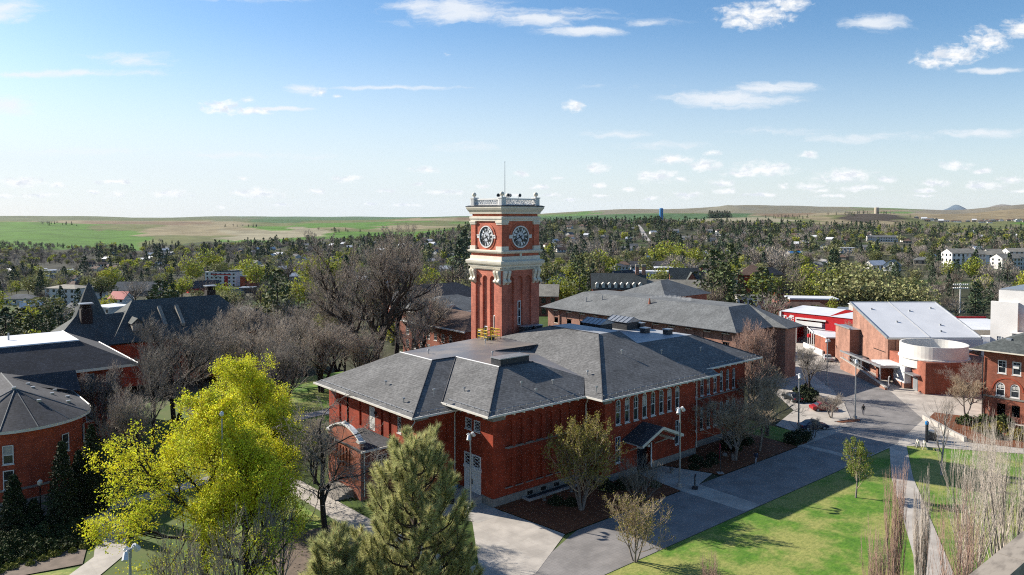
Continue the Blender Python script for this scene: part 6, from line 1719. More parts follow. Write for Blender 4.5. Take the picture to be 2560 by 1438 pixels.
for k, (px, yt, D, wd, v, bk_, tw, lab) in enumerate((
    (432, 768, 122, 15.5, 0, 'bark_dark', 'twig_dark', 'dark bare tree in front of the turreted hall roof, right of the white roof'),
    (372, 850, 108, 9, 1, 'bark_dark', 'twig_dark', 'dark bare tree at the right end of the white roofed hall'),
    (620, 748, 150, 15, 1, 'bark_dark', 'twig', 'broad bare tree just above the top of the yellow blossoming tree'),
    (560, 790, 140, 12, 2, 'bark_dark', 'twig', 'bare tree between the dark turreted hall and the yellow tree'),
    (720, 760, 152, 14, 0, 'bark_dark', 'twig', 'broad bare tree right of the yellow tree crown'),
    (800, 790, 146, 13, 2, 'bark_dark', 'twig', 'bare tree behind the far left corner of the hall roof'),
    (860, 800, 160, 12, 1, 'bark_dark', 'twig', 'bare tree at the foot of the great bare tree'),
    (1055, 700, 176, 13, 2, 'bark_dark', 'twig', 'bare tree in front of the skylight roof beside the tower'),
    (1100, 740, 182, 12, 0, 'bark_dark', 'twig', 'bare tree touching the left edge of the tower shaft'),
    (1020, 770, 158, 9, 1, 'bark_dark', 'twig', 'smaller bare tree before the bright white gutter line'),
    (690, 830, 118, 11, 2, 'bark_dark', 'twig_dark', 'bare tree behind the yellow tree, near the hall corner'),
    (500, 815, 132, 11, 1, 'bark_dark', 'twig_dark', 'dark bare tree left of the yellow tree top'), (660, 790, 134, 13, 0, 'bark_dark', 'twig', 'bare tree standing just behind the yellow tree top'), (760, 745, 166, 14, 1, 'bark_dark', 'twig', 'tall bare tree between the yellow tree and the great bare tree'), (840, 740, 172, 14, 0, 'bark_dark', 'twig', 'tall bare tree at the left foot of the great bare tree'), (590, 745, 168, 14, 2, 'bark_dark', 'twig', 'tall bare tree right of the second chimney'), (900, 815, 150, 10, 2, 'bark_dark', 'twig', 'bare tree behind the far edge of the hall roof'),
    (245, 900, 112, 8, 0, 'bark', 'twig_grey', 'pale twigged bare tree before the white roofed hall eave'),
    (330, 960, 100, 8, 2, 'bark', 'twig', 'reddish bare tree before the hall wall left of the yellow tree'),
    (265, 985, 98, 6, 1, 'bark', 'twig', 'small bare tree beside the rounded brick building'),
    (780, 1030, 96, 7, 0, 'bark_dark', 'twig', 'thin bare tree before the sunlit lawn at the hall corner'),
    (1842, 985, 105, 10, 2, 'bark_grey', 'twig_tan', 'grey trunked bare tree in the mulch bed before the right windows'),
    (1925, 905, 117, 9.5, 0, 'bark_grey', 'twig_tan', 'tan bare tree at the right end of the hall'),
    (1905, 950, 109, 7, 1, 'bark_grey', 'twig_tan', 'lower tan bare tree right of the hall windows'),
    (1882, 785, 127, 8, 2, 'bark_grey', 'twig_red', 'reddish bare tree rising above the hall eave beside the long roof'),
    (2030, 862, 141, 9.5, 1, 'bark_dark', 'twig_dark', 'dark bare tree with spreading limbs before the union plaza'),
    (2085, 985, 127, 5.5, 0, 'bark_grey', 'twig', 'small bare tree growing over the red car'),
    (2440, 895, 138, 9, 1, 'bark_pale', 'twig_grey', 'pale limbed bare tree against the drum building brick box'),
    (2425, 935, 128, 6, 0, 'bark_grey', 'twig_tan', 'brushy tan bare tree below the pale limbed tree'),
    (2120, 796, 181, 5.5, 2, 'bark_grey', 'twig_red', 'small upright reddish bare tree before the red panel wall'),
    (2044, 1042, 116, 2.0, 0, 'bark_dark', 'twig', 'tiny bare tree in the mulch strip beside the navy car'))):
    bare(px, yt, D, wd, v, lab, bk_, tw, k)
# weeping dark tree in front of the portico
sk = scale_to(grow(43, 14, r0=.34, levels=4, nchild=(11, 8, 7, 5), ang=(1.0, .75, .8, .9), shrink=.64, up=.15, droop=.30, first=.30, wob=.2, tip=.016), zat(985, 77), 13)
plant('weeping_tree', 'dark leafless weeping tree with a straight trunk between the yellow tree and the pine', 'tree', at_px(803, 77, 0), bare_parts(sk, 'bark_dark', 'twig_dark', 2))
# yellow blossoming maples
def maple(label, px, ytop, D, wd, seed, nl):
    rng = np.random.default_rng(seed)
    H_ = zat(ytop, D)
    sk = scale_to(grow(seed, H_, r0=.42, levels=4, nchild=(14, 9, 7, 5), ang=(1.0, .75, .75, .8), shrink=.64, up=.20, first=.13, wob=.15, tip=.014), H_, wd)
    tips = ends(sk, 4, .3)
    tips = tips[rng.permutation(len(tips))[:nl]]
    fol = leaves_np(tips, .088, rng, .24, 11)
    return plant('blossoming_tree', label, 'tree', at_px(px, D, 0), [('trunk', tri_mesh('trunk', *tubes_np([x for l in sk[:3] for x in l], 5), M['bark_dark'])), ('twigs', tri_mesh('twigs', *tubes_np(sk[3], 3), M['bark_dark'])), ('crown', tri_mesh('crown', *fol, M['maple']))], 'yellow blossoming trees')
maple('large yellow green blossoming tree filling the left foreground', 500, 965, 71, 16.2, 51, 6500)
maple('yellow blossoming tree whose round top rises behind the larger one', 620, 888, 86, 13.5, 52, 5200)
maple('thin yellow blossoming tree at the right of the large one', 675, 1000, 82, 9, 53, 2200)
maple('lower yellow blossoming tree in front of the large one, towards the pine', 610, 1080, 67, 10.5, 54, 3000)
# ornamental vase-shaped trees
def vase(name, label, px, ytop, D, wd, seed, bark, twig, leaf, nl, ls=.07, stems=4, z0=0.0, up=.5, base=.18, levels=3, lowleaf=1.0, nch=(10, 7, 6, 4), tip=.011, rk=1.0, ang=(.5, .55, .6, .65)):
    rng = np.random.default_rng(seed)
    H_ = zat(ytop, D) - z0
    sk = scale_to(grow(seed, H_, r0=(.06 + .009 * H_) * rk, levels=levels, nchild=nch, ang=ang, shrink=.62, up=up, first=base, wob=.11, stems=stems, lean=.22, tip=tip), H_, wd)
    ps = bare_parts(sk, bark, twig, 1, 5)
    if nl:
        tips = ends(sk, levels, .3)
        pr = np.exp(-tips[:, 2] / H_ * 2.2 * lowleaf); pr /= pr.sum()
        tips = tips[rng.choice(len(tips), min(nl, len(tips)), replace=False, p=pr)]
        ps.append(('foliage', tri_mesh('foliage', *leaves_np(tips, ls, rng, .12, 3), M[leaf])))
    return plant(name, label, 'tree', at_px(px, D, z0), ps)
vase('ornamental_tree', 'ornamental tree with olive buds and upright tan twigs before the blind arches', 1456, 1032, 87, 8.2, 61, 'bark_grey', 'twig_tan', 'bud', 4200, ls=.10, up=.3, ang=(.75, .7, .75, .8), lowleaf=.8)
vase('ornamental_tree', 'tan twiggy ornamental tree at the lower edge between pavers and lawn', 1592, 1245, 74, 6.2, 62, 'bark_grey', 'twig_tan', 'bud', 1100, up=.3, ls=.07, ang=(.65, .65, .7, .75), rk=.8)
vase('ornamental_tree', 'small fresh green tree standing alone in the lawn', 2150, 1112, 91, 5.0, 63, 'bark_grey', 'twig_tan', 'bud_green', 1500, stems=1, ls=.095, lowleaf=.3, up=.28, ang=(.8, .75, .8, .8))
vase('ornamental_tree', 'small dark twiggy tree before the hall entrance', 1600, 1145, 88, 5.2, 64, 'bark', 'twig_dark', 'bud', 0)
vase('bare_lawn_tree', 'pale bare tree standing in the lawn beyond the diagonal path', 2366, 990, 99, 7.2, 65, 'bark_pale', 'twig_grey', 'bud', 0, stems=1, up=.3, base=.3, levels=3)
for k, (px, yt, D, wd, sd, lab) in enumerate(((2252, 1150, 58, 1.5, 71, 'tall red tipped poplar clump rising over the diagonal path'), (2206, 1292, 50, 1.3, 72, 'shorter red tipped poplar clump left of the diagonal path'), (2318, 1160, 56, 1.0, 73, 'thin red tipped poplar just right of the diagonal path'),
    (2450, 1050, 60, 3.6, 74, 'large pale stemmed poplar in the right foreground'), (2420, 1190, 52, 2.6, 75, 'reddish poplar clump before the parapet'), (2510, 1020, 66, 3.4, 76, 'tall pale poplar behind the parapet corner'), (2545, 985, 62, 3.6, 77, 'tall poplar cut by the right edge'), (1790, 1372, 54, 1.7, 78, 'little red poplar tips at the bottom edge of the lawn'))):
    vase('poplar', lab, px, yt, D, wd * 1.35, sd, 'bark_grey', 'twig_red' if k in (0, 1, 4, 7) else 'twig_pale', 'bud', 0, stems=4, up=.40, base=.15, nch=(9, 7, 5), tip=.0055, rk=.45, ang=(.5, .6, .65))
for k, (px, yt, D, wd, sd, lab) in enumerate(((600, 1235, 62, 6, 81, 'thin bare young tree in front of the yellow tree'), (690, 1240, 66, 6, 82, 'bare young tree right of the yellow tree foot'), (430, 1290, 60, 5, 83, 'bare young tree below the yellow tree by the lamp'), (530, 1330, 56, 5, 84, 'small bare sapling at the bottom edge left of centre'))):
    vase('bare_sapling', lab, px, yt, D, wd, sd, 'bark', 'twig_grey', 'maple', 160, stems=2, up=.25, ls=.06)

# foreground pine: upright shoots, each a bottle-brush of needles
def pine(label, px, D, ytop, seed, wd, H_cut):
    rng = np.random.default_rng(seed)
    H_ = zat(ytop, D)
    x0, y0 = pxy(px, D)
    lines = [(np.array([[0, 0, 0], [.1, .05, H_ * .5], [0, 0, H_ * .93], [0, 0, H_]]), np.array([.34, .24, .07, .03]))]
    shoots = [((0, 0, H_ - .9), (0, 0, 1.0), .95)]
    z = H_ - .55; k = 0
    while z > H_ - H_cut:
        f = (H_ - z) / H_cut
        R_ = wd * (.14 + .95 * f ** .75) * .5
        nb = int(5 + 4 * f)
        for j in range(nb):
            a = k * .9 + 6.283 * j / nb + rng.normal(0, .2); L_ = R_ * rng.uniform(.65, 1.12)
            dr = np.array([math.cos(a), math.sin(a)])
            pts = [np.array([*(dr * L_ * t), z + .10 * t * L_ + .62 * L_ * t ** 2.2 * rng.uniform(.8, 1.1)]) for t in (0, .35, .65, .88, 1)]
            lines.append((np.array(pts), np.linspace(.02 + .022 * L_, .016, 5)))
            d = np.array([*(dr * .45), 1.0]); shoots.append((pts[-1], d, rng.uniform(.55, .85)))
            for t in np.linspace(.35, .95, max(3, int(L_ * 3.2))):
                i = min(3, int(t * 4)); b = pts[i] + (pts[i + 1] - pts[i]) * (t * 4 - i)
                sd_ = dr * .25 + rng.normal(0, .38, 2); dd = np.array([*sd_, rng.uniform(.8, 1.3)]); ln = rng.uniform(.45, .8)
                lines.append((np.array([b, b + dd / np.linalg.norm(dd) * ln * .6, b + dd / np.linalg.norm(dd) * ln]), np.array([.018, .015, .012])))
                shoots.append((b + dd / np.linalg.norm(dd) * ln * .25, dd, ln))
        z -= rng.uniform(.42, .6); k += 1
    Vn, C_ = [], []
    for p, d, L_ in shoots:
        d = np.asarray(d, float); d /= np.linalg.norm(d); p = np.asarray(p, float)
        n = int(230 * L_ / .6)
        t = rng.uniform(0, 1, n) ** .75; base = p + d * (t * L_)[:, None]
        a = np.cross(d, [1, 0, 0]); a /= np.linalg.norm(a); b = np.cross(d, a)
        th = rng.uniform(0, 6.283, n); tilt = rng.uniform(.3, 1.35, n) * (1.2 - .55 * t)
        dn = d * np.cos(tilt)[:, None] + (a * np.cos(th)[:, None] + b * np.sin(th)[:, None]) * np.sin(tilt)[:, None]
        ln = rng.uniform(.22, .35, n)[:, None]
        side = np.cross(dn, rng.normal(size=(n, 3))); side /= np.linalg.norm(side, axis=1)[:, None]
        Vn.append(np.stack([base - side * .0085, base + side * .0085, base + dn * ln], 1).reshape(-1, 3))
    Vn = np.concatenate(Vn); T = np.arange(len(Vn)).reshape(-1, 3)
    bud = MB()
    for p, d, L_ in shoots[::2]:
        d = np.asarray(d, float); d /= np.linalg.norm(d); q = np.asarray(p) + d * L_
        bud.tube([q, q + d * .05, q + d * .12], [.03, .035, .012], 5)
    t = plant('pine_tree', label, 'tree', (x0, y0, 0), [('trunk', tri_mesh('trunk', *tubes_np(lines, 5), M['bark'])), ('crown', tri_mesh('crown', Vn, T, M['needle']))])
    bud.build('buds', mat('russet buds', (.24, .09, .035)), t, local=True)
    return t
pine('long needled pine tree in the centre foreground before the hall', 1035, 29, 1128, 91, 5.3, 9.5)
pine('lower side pine at the bottom edge left of the large pine', 832, 27, 1372, 93, 1.5, 2.6)

# ------------------------------------------------ tree kinds for the town and hills (unit meshes, a few variants each)
def conifer_mesh(seed, H_, wd, layers, per, rng=None, size=1.0):
    rng = np.random.default_rng(seed)
    V, T = [], []; o = 0
    for i in range(layers):
        f = (i + rng.uniform(0, .6)) / layers
        z = H_ * (.06 + .94 * f); r = wd / 2 * (1 - f) ** .62 * rng.uniform(.6, 1.2) * (.75 + .25 * min(1, f * 5)) + .15
        m = max(3, int(per * (1 - .55 * f)))
        for j in range(m):
            a = rng.uniform(0, 6.283); L_ = r * rng.uniform(.65, 1.2); c, s_ = math.cos(a), math.sin(a)
            w_ = .30 * L_ + .18; dz = -.32 * L_ * rng.uniform(.4, 1.2); hh = H_ / layers * rng.uniform(.8, 1.5)
            V += [(0, 0, z + hh), (c * L_ * .55 - s_ * w_, s_ * L_ * .55 + c * w_, z + dz * .4), (c * L_, s_ * L_, z + dz), (c * L_ * .55 + s_ * w_, s_ * L_ * .55 - c * w_, z + dz * .4)]
            T += [(o, o + 1, o + 2), (o, o + 2, o + 3)]; o += 4
    return np.array(V, float), np.array(T)
def crown_pts(seed, H_, wd, n, low=.25):
    rng = np.random.default_rng(seed)
    nl = 9; c = []
    for _ in range(nl):
        a = rng.uniform(0, 6.283); q = rng.uniform(0, .62)
        c.append((math.cos(a) * wd / 2 * q, math.sin(a) * wd / 2 * q, H_ * rng.uniform(low + .15, .82), wd * rng.uniform(.2, .34)))
    c = np.array(c); k = rng.integers(0, nl, n)
    d = rng.normal(size=(n, 3)); d /= np.linalg.norm(d, axis=1)[:, None]
    r = rng.uniform(.55, 1.0, (n, 1)) ** .6
    P_ = c[k, :3] + d * r * c[k, 3:4] * np.array([1, 1, .8])
    P_[:, 2] = np.clip(P_[:, 2], H_ * low * .8, H_)
    return P_
def limb_lines(seed, H_, wd, n=6, r=.2):
    rng = np.random.default_rng(seed)
    L_ = [(np.array([[0, 0, -.3], [.1, 0, H_ * .3], [0, .1, H_ * .62]]), np.array([r, r * .75, r * .3]))]
    for j in range(n):
        a = 6.283 * j / n + rng.uniform(0, .6); z = H_ * rng.uniform(.22, .45); q = wd * .36
        L_.append((np.array([[0, 0, z], [math.cos(a) * q * .5, math.sin(a) * q * .5, z + H_ * .18], [math.cos(a) * q, math.sin(a) * q, z + H_ * .36]]), np.array([r * .5, r * .35, r * .1])))
    return L_
KIND = {}
def make_kind(kind, i, seed, far=False):
    if kind == 'conifer':
        rng = np.random.default_rng(seed); n_ = 620 if not far else 130; wd_ = (6.6, 5.2, 8.2)[i % 3]
        f_ = rng.uniform(0, 1, n_) ** 1.35; a_ = rng.uniform(0, 6.283, n_); ph = rng.uniform(0, 6.28, 3)
        prof_ = (1 - f_) ** (.8, .7, .6)[i % 3] * np.minimum(1, .55 + f_ * 3)
        r_ = wd_ / 2 * prof_ * (rng.uniform(.3, 1.0, n_) ** .5) * (1 + .28 * np.sin(a_ * 2 + f_ * 9 + ph[0]) + .16 * np.sin(a_ * 5 - f_ * 23 + ph[1])) + .12
        V, T = leaves_np(np.column_stack([r_ * np.cos(a_), r_ * np.sin(a_), .9 + 13.1 * f_]), .42 if not far else .9, rng, .1)
        tr_ = tubes_np([(np.array([[0, 0, -.3], [0, 0, 12.5]]), np.array([.22, .05]))], 5 if not far else 3)
        return tr_, (V, T), ('needle_dark', 'needle_dark', 'needle_olive')[i % 3], 'bark_dark'
    if kind == 'leafy':
        rng = np.random.default_rng(seed)
        fol = leaves_np(crown_pts(seed, 10, 10.6, 1000 if not far else 210), .36 if not far else .8, rng, .15)
        return tubes_np(limb_lines(seed, 10, 9), 4 if not far else 3), fol, ('leaf_lime', 'leaf_olive', 'leaf_willow')[i % 3], 'bark'
    rng = np.random.default_rng(seed)
    P_ = crown_pts(seed, 11, 9.6, 640 if not far else 200, .22)
    n = len(P_); d = P_ - np.array([0, 0, 3.5]); d /= np.linalg.norm(d, axis=1)[:, None]; d = d + rng.normal(0, .35, (n, 3))
    s = rng.normal(size=(n, 3)); s -= d * (s * d).sum(1)[:, None] / (d * d).sum(1)[:, None]; s /= np.linalg.norm(s, axis=1)[:, None]
    ln = rng.uniform(.7, 1.5, (n, 1)) * (1 if not far else 1.5); wd_ = .05 if not far else .13
    V = np.stack([P_ - d * ln * .5 - s * wd_, P_ - d * ln * .5 + s * wd_, P_ + d * ln * .5], 1).reshape(-1, 3)
    return tubes_np(limb_lines(seed, 11, 8, 8, .22), 4 if not far else 3), (V, np.arange(len(V)).reshape(-1, 3)), ('fuzz', 'twig_grey', 'twig')[i % 3], 'bark'
KMESH, KFAR = {}, {}
for kind in ('conifer', 'leafy', 'bare'):
    for i in range(6):
        tr_, cr_, cm, tm = make_kind(kind, i, 300 + 17 * i + len(kind))
        KMESH[kind, i] = (tri_mesh('trunk', *tr_, M[tm]), tri_mesh('crown', *cr_, M[cm]))
        tr_, cr_, cm, tm = make_kind(kind, i, 300 + 17 * i + len(kind), True)
        V, T = join([tr_, cr_]); KFAR[kind, i] = (V, T, len(tr_[1]))
HT = dict(conifer=14.0, leafy=10.0, bare=11.0)
CATNAME = dict(conifer='conifer_tree', leafy='leafy_tree', bare='leafless_tree')
def town_tree(kind, i, loc, h, wk, rz, label, group, parts=True):
    tm, cm = KMESH[kind, i]
    t = thing(CATNAME[kind], label, 'tree', loc, rz, group)
    t.scale = (h / HT[kind] * wk, h / HT[kind] * wk, h / HT[kind])
    for n, me in (('trunk', tm), ('crown', cm)):
        d = bpy.data.objects.new(n, me); COL.objects.link(d); d.parent = t
    return t
# ---------------------------------------------------------------- town buildings
def block(name, label, px, D, w, d, h, turn, wallm, roofm, style='flat', floors=2, nwin=4, rise=3.0, cat='building', group=None, wglass='glass', door=None, side=True, z=None):
    x, y = pxy(px, D)
    t = thing(name, label, cat, (x, y, tz(x, y) if z is None else z), AZ - R(90) + R(turn), group)
    mb = MB(); mb.box(-w / 2, w / 2, -d / 2, d / 2, -3, h)
    if style == 'gable':
        mb.add([(-w / 2, -d / 2, h), (-w / 2, d / 2, h), (-w / 2, 0, h + rise * .93)], [(0, 1, 2)]); mb.add([(w / 2, -d / 2, h), (w / 2, d / 2, h), (w / 2, 0, h + rise * .93)], [(0, 2, 1)])
    mb.build('wall', M[wallm], t, local=True)
    mb = MB(); e = .5
    if style == 'flat':
        mb.box(-w / 2 - .2, w / 2 + .2, -d / 2 - .2, d / 2 + .2, h + .004, h + .45)
    elif style == 'gable':
        for s in (-1, 1):
            mb.poly((-w / 2 - e, s * (d / 2 + e), h - .3), (w / 2 + e, s * (d / 2 + e), h - .3), (w / 2 + e, 0, h + rise), (-w / 2 - e, 0, h + rise))
            mb.poly((-w / 2 - e, s * (d / 2 + e), h - .5), (w / 2 + e, s * (d / 2 + e), h - .5), (w / 2 + e, s * (d / 2 + e), h - .3), (-w / 2 - e, s * (d / 2 + e), h - .3))
    else:
        hip(mb, -w / 2 - e, w / 2 + e, -d / 2 - e, d / 2 + e, h + .02, h + rise)
        mb.box(-w / 2 - e, w / 2 + e, -d / 2 - e, d / 2 + e, h - .2, h)
    mb.build('roof', M[roofm], t, local=True)
    fh_ = h / floors; wm = None
    for f in range(floors):
        for k in range(nwin):
            u = -w / 2 + (k + .5) * w / nwin; ww = min(1.5, w / nwin * .45)
            if wm is None:
                mb = MB(); mb.box(-ww / 2, ww / 2, -.05, .02, 0, fh_ * .5); wo_ = mb.build('window', M[wglass], t, local=True); wm = wo_.data
            else:
                wo_ = ob('window', wm, t)
            wo_.location = (u, -d / 2 - .03, f * fh_ + fh_ * .28)
    if side:
        for f in range(floors):
            for k in range(max(1, int(d / 4))):
                wo_ = ob('window', wm, t, (-w / 2 - .03, -d / 2 + (k + .5) * d / max(1, int(d / 4)), f * fh_ + fh_ * .28)); wo_.rotation_euler = (0, 0, -R(90))
    if door:
        mb = MB(); mb.box(-.6, .6, -d / 2 - .08, -d / 2 - .004, 0, 2.2); mb.build('door', M[door], t, local=True)
    return t
B = block
SPECIAL = []
def S(*a, **k):
    SPECIAL.append((a[2], a[3], a[4])); return B(*a, **k)
S('apartment_block', 'pale three storey apartment block with a grey end wall above the turreted hall', 170, 425, 20, 13, 9, -14, 'offwhite', 'slate_tan', 'hip', 3, 5, 1.6)
S('bungalow', 'low pale bungalow with a grey roof at the far left', 50, 420, 14, 9, 3.4, 10, 'offwhite', 'shingle_blue', 'hip', 1, 4, 2.2, cat='house')
S('blue_house', 'small pale blue house with a light roof among conifers on the left', 76, 372, 9, 7, 3.6, 25, 'glass_pale', 'white_roof', 'gable', 1, 2, 2.4, cat='house')
S('white_house', 'white two storey house behind a dark conifer beside the turret', 196, 330, 10, 8, 5.6, -20, 'white_wall', 'shingle_blue', 'gable', 2, 3, 2.6, cat='house')
S('balcony_apartments', 'flat roofed apartment block with brown balconies right of the turret', 276, 318, 12, 10, 7.6, -30, 'offwhite', 'white_roof', 'flat', 3, 4)
S('red_roofed_house', 'white house with a bright red roof behind the turreted hall', 300, 402, 9, 8, 5.0, -12, 'white_wall', 'red_paint', 'gable', 2, 3, 3.4, cat='house')
S('long_dark_roof_hall', 'long hall with a low dark grey roof above the red roofed house', 352, 500, 30, 14, 4.2, 4, 'shingle_blue', 'shingle_blue', 'gable', 1, 6, 5)
S('gable_end_house', 'blue grey gable peeping out right behind the turret tip', 228, 470, 10, 9, 4.6, 60, 'white_wall', 'shingle_blue', 'gable', 1, 2, 4.2, cat='house')
wr = S('white_red_apartments', 'white four storey apartment building with red trim and a red stairwell', 560, 600, 26, 12, 11, -10, 'white_wall', 'white_roof', 'flat', 4, 7)
mb = MB(); mb.box(-7.5, 9, -6.35, -6.06, 9.2, 9.9); mb.box(3.5, 6.2, -6.25, -6.06, 0, 8.4); mb.build('red_trim', M['red_paint'], wr, local=True)
mb = MB(); mb.lathe(0, 0, [(.55, 0), (1.0, 0), (1.0, .06), (.55, .06)], 16, cap=False); q = mb.build('red_ring_sign', M['red_paint'], wr, local=True); q.location = (-10.4, -6.1, 5.2); q.rotation_euler = (R(90), 0, 0)
mb = MB(); mb.add([(-13.2, -6.2, 11.4), (13.2, -6.2, 11.4), (13.2, 6.2, 12.6), (-13.2, 6.2, 11.5), (13.2, -6.2, 13.0)], [(0, 1, 2, 3), (0, 4, 2)]); mb.build('sloped_roof', M['white_roof'], wr, local=True)
S('brown_box_building', 'plain brown building right beside the white and red apartments', 622, 585, 9, 12, 8, -8, 'brick_old', 'shingle_dark', 'flat', 3, 1)
S('dark_gable_hall', 'hall with a wide charcoal roof below the white and red apartments', 505, 520, 20, 13, 3.6, 30, 'red_paint', 'shingle_dark', 'gable', 1, 4, 4.2)
S('grey_shed', 'grey flat shed with a pale roof below the brown building', 618, 500, 9, 8, 3.4, 0, 'dark_metal', 'metal', 'flat', 1, 2)
for k, (px, D, lab) in enumerate(((95, 860, 'leftmost long white roof in the valley on the left'), (118, 840, 'middle long white roof in the valley on the left'), (162, 850, 'rightmost long white roof in the valley on the left'))):
    S('mobile_home', lab, px, D, 15, 7, 3, 40, 'offwhite', 'white_roof', 'gable', 1, 4, 1.0, cat='house', group='long white roofs in the valley')
S('white_terrace', 'white three storey house row with a dark roof right of the tower', 1377, 450, 16, 9, 8.6, -12, 'white_wall', 'shingle_dark', 'hip', 3, 6, 2.6)
S('grey_gabled_hall', 'grey gabled hall with a dark roof beside the car park', 1556, 432, 16, 11, 5.2, 40, 'metal', 'shingle_dark', 'gable', 1, 4, 4.4)
S('white_colonnade_building', 'long low white building with pillars behind the car park', 1632, 505, 26, 10, 5.4, -8, 'white_wall', 'white_roof', 'flat', 1, 12)
S('dark_roofed_school', 'broad white building with dark stepped gables below the lime trees', 1625, 605, 30, 14, 5.6, -6, 'white_wall', 'shingle_dark', 'gable', 2, 9, 3.6)
S('flat_white_roof_block', 'block with a flat white roof and dark windows in front of the stepped gables', 1672, 545, 22, 12, 6.2, 4, 'dark_metal', 'white_roof', 'flat', 2, 8)
S('pale_porch_house', 'pale house with a white porch left of the stepped gables', 1548, 600, 12, 9, 5.4, 20, 'offwhite', 'shingle_blue', 'hip', 2, 4, 2.2, cat='house')
td = S('half_timbered_house', 'brick house with a steep grey green roof and half timbered cross gable', 1718, 418, 18, 10, 4.6, -6, 'brick_campus', 'shingle_green', 'gable', 1, 5, 6.4, cat='house')
mb = MB(); mb.box(-1, 4.6, -8.2, -5.0, -1, 4.4); mb.add([(-1, -8.2, 4.4), (4.6, -8.2, 4.4), (1.8, -8.2, 8.6)], [(0, 1, 2)]); cg = mb.build('cross_gable', M['brick_campus'], td, local=True)
mb = MB(); mb.poly((-1.4, -8.6, 4.0), (1.8, -8.6, 9.0), (1.8, -1, 9.0), (-1.4, -4, 4.0)); mb.poly((1.8, -8.6, 9.0), (5.0, -8.6, 4.0), (5.0, -4, 4.0), (1.8, -1, 9.0)); mb.build('cross_gable_roof', M['shingle_green'], td, local=True)
mb = MB(); mb.box(7, 8.2, -2, -.8, 4, 12.2); mb.build('chimney', M['brick_old'], td, local=True)
rh_ = S('red_brick_house', 'tall red brick house with a brown hip roof behind the conifers', 1882, 352, 12.5, 11, 9.6, -18, 'red_paint' if False else 'brick', 'shingle_brown', 'hip', 3, 3, 4.4, cat='house')
S('turret_corner_house', 'dark roofed house with a pale corner right behind the red brick house', 1925, 390, 12, 9, 8, 10, 'slate_tan', 'shingle_dark', 'hip', 2, 3, 3.6, cat='house')
gd = S('dormer_hall', 'hall with a long green slate roof, a row of white dormers and twin chimneys', 1546, 292, 20, 12, 8.6, -4, 'brick_campus', 'shingle_green', 'gable', 2, 8, 5.2)
dm_ = None
for k in range(8):
    if dm_ is None:
        mb = MB(); mb.box(-.55, .55, -1.2, 1.0, 0, 1.3); mb.add([(-.7, -1.3, 1.3), (.7, -1.3, 1.3), (0, -1.3, 2.0), (-.7, 1.2, 1.3), (.7, 1.2, 1.3), (0, 1.2, 2.0)], [(0, 1, 2), (0, 2, 5, 3), (1, 4, 5, 2)]); dm_ = mb.build('dormer', M['offwhite'], gd, local=True); q = dm_
    else: q = ob('dormer', dm_.data, gd)
    q.location = (-8.2 + 2.3 * k, -5.2, 8.8)
for k in (6.6, 9.0):
    mb = MB(); mb.box(k, k + 1.3, -.7, .7, 9, 16.2); cq_ = mb.build('chimney', M['brick_orange'], gd, local=True); mb = MB(); mb.box(k - .1, k + 1.4, -.8, .8, 16.204, 17.2); mb.build('cap', M['slate_tan'], cq_, local=True)
S('tan_roofed_hall', 'long hall with a tan roof behind the rear wing of the long building', 1690, 292, 24, 12, 7.4, -6, 'brick_campus', 'slate_tan', 'gable', 2, 8, 3.6)
S('tan_roofed_annex', 'annex with a tan roof seen just right of the tower shaft', 1362, 285, 10, 12, 7.8, -6, 'brick_campus', 'slate_tan', 'gable', 2, 3, 3.6)
S('green_roofed_house', 'white two storey house with a flat green edged roof left of the red building', 1876, 262, 9, 7, 6.6, -10, 'white_wall', 'slate_tan', 'flat', 2, 3, cat='house')
S('brown_roofed_house', 'brown roofed house with a dark red gable above the brick shop', 1984, 300, 13, 9, 4.6, -4, 'brick_old', 'shingle_brown', 'gable', 1, 3, 4.0, cat='house')
S('brown_roofed_shop', 'low orange brick building with a brown mansard roof above the red building', 2016, 238, 17, 9, 4.4, -8, 'brick_orange', 'shingle_brown', 'hip', 1, 4, 2.8)
S('white_flat_roof_shop', 'flat white roof behind the brown mansard roof', 2030, 252, 15, 8, 6.8, -8, 'brick_campus', 'white_roof', 'flat', 1, 4)
S('small_white_annex', 'small white annex with a grey roof beside the big sloping roof', 2122, 224, 5.4, 6, 6.2, -30, 'white_wall', 'metal', 'flat', 1, 2)
AP = [(2395, 575, 18, 12, 11, 8), (2432, 590, 14, 11, 10, 8), (2470, 640, 22, 10, 8, -6), (2515, 560, 16, 11, 8.5, 12), (2555, 565, 14, 11, 8.5, 12), (2500, 720, 26, 10, 7, 0), (2545, 690, 22, 12, 9, 0)]
for k, (px, D, w_, d_, h_, tr_) in enumerate(AP):
    S('apartment_house', f'cream gabled apartment house, {["first","second","third","fourth","fifth","sixth","seventh"][k]} from the nearest left one on the right hillside', px, D, w_, d_, h_, tr_, 'offwhite' if k % 2 else 'white_wall', 'slate_tan', 'gable', 3, 5, 3.0, group='cream apartment houses on the right')
S('blue_roofed_motel', 'long building with a blue grey roof on the wooded slope at the right', 2205, 1105, 40, 12, 6.5, -14, 'offwhite', 'blue_paint' if False else 'shingle_blue', 'gable', 2, 12, 2.4)
S('white_hillside_house', 'white flat house at the foot of the dry grass bank', 2118, 860, 15, 9, 6, -12, 'white_wall', 'white_roof', 'flat', 2, 5, cat='house')
S('blue_roofed_shop', 'low building with a vivid blue roof beside the sloping road', 1984, 835, 16, 9, 4, 20, 'offwhite', 'blue_paint', 'gable', 1, 4, 1.8)
S('white_gable_house', 'pale house with a broad white gable at the right among conifers', 2232, 540, 12, 9, 4.2, 50, 'white_wall', 'slate_tan', 'gable', 1, 3, 3.8, cat='house')
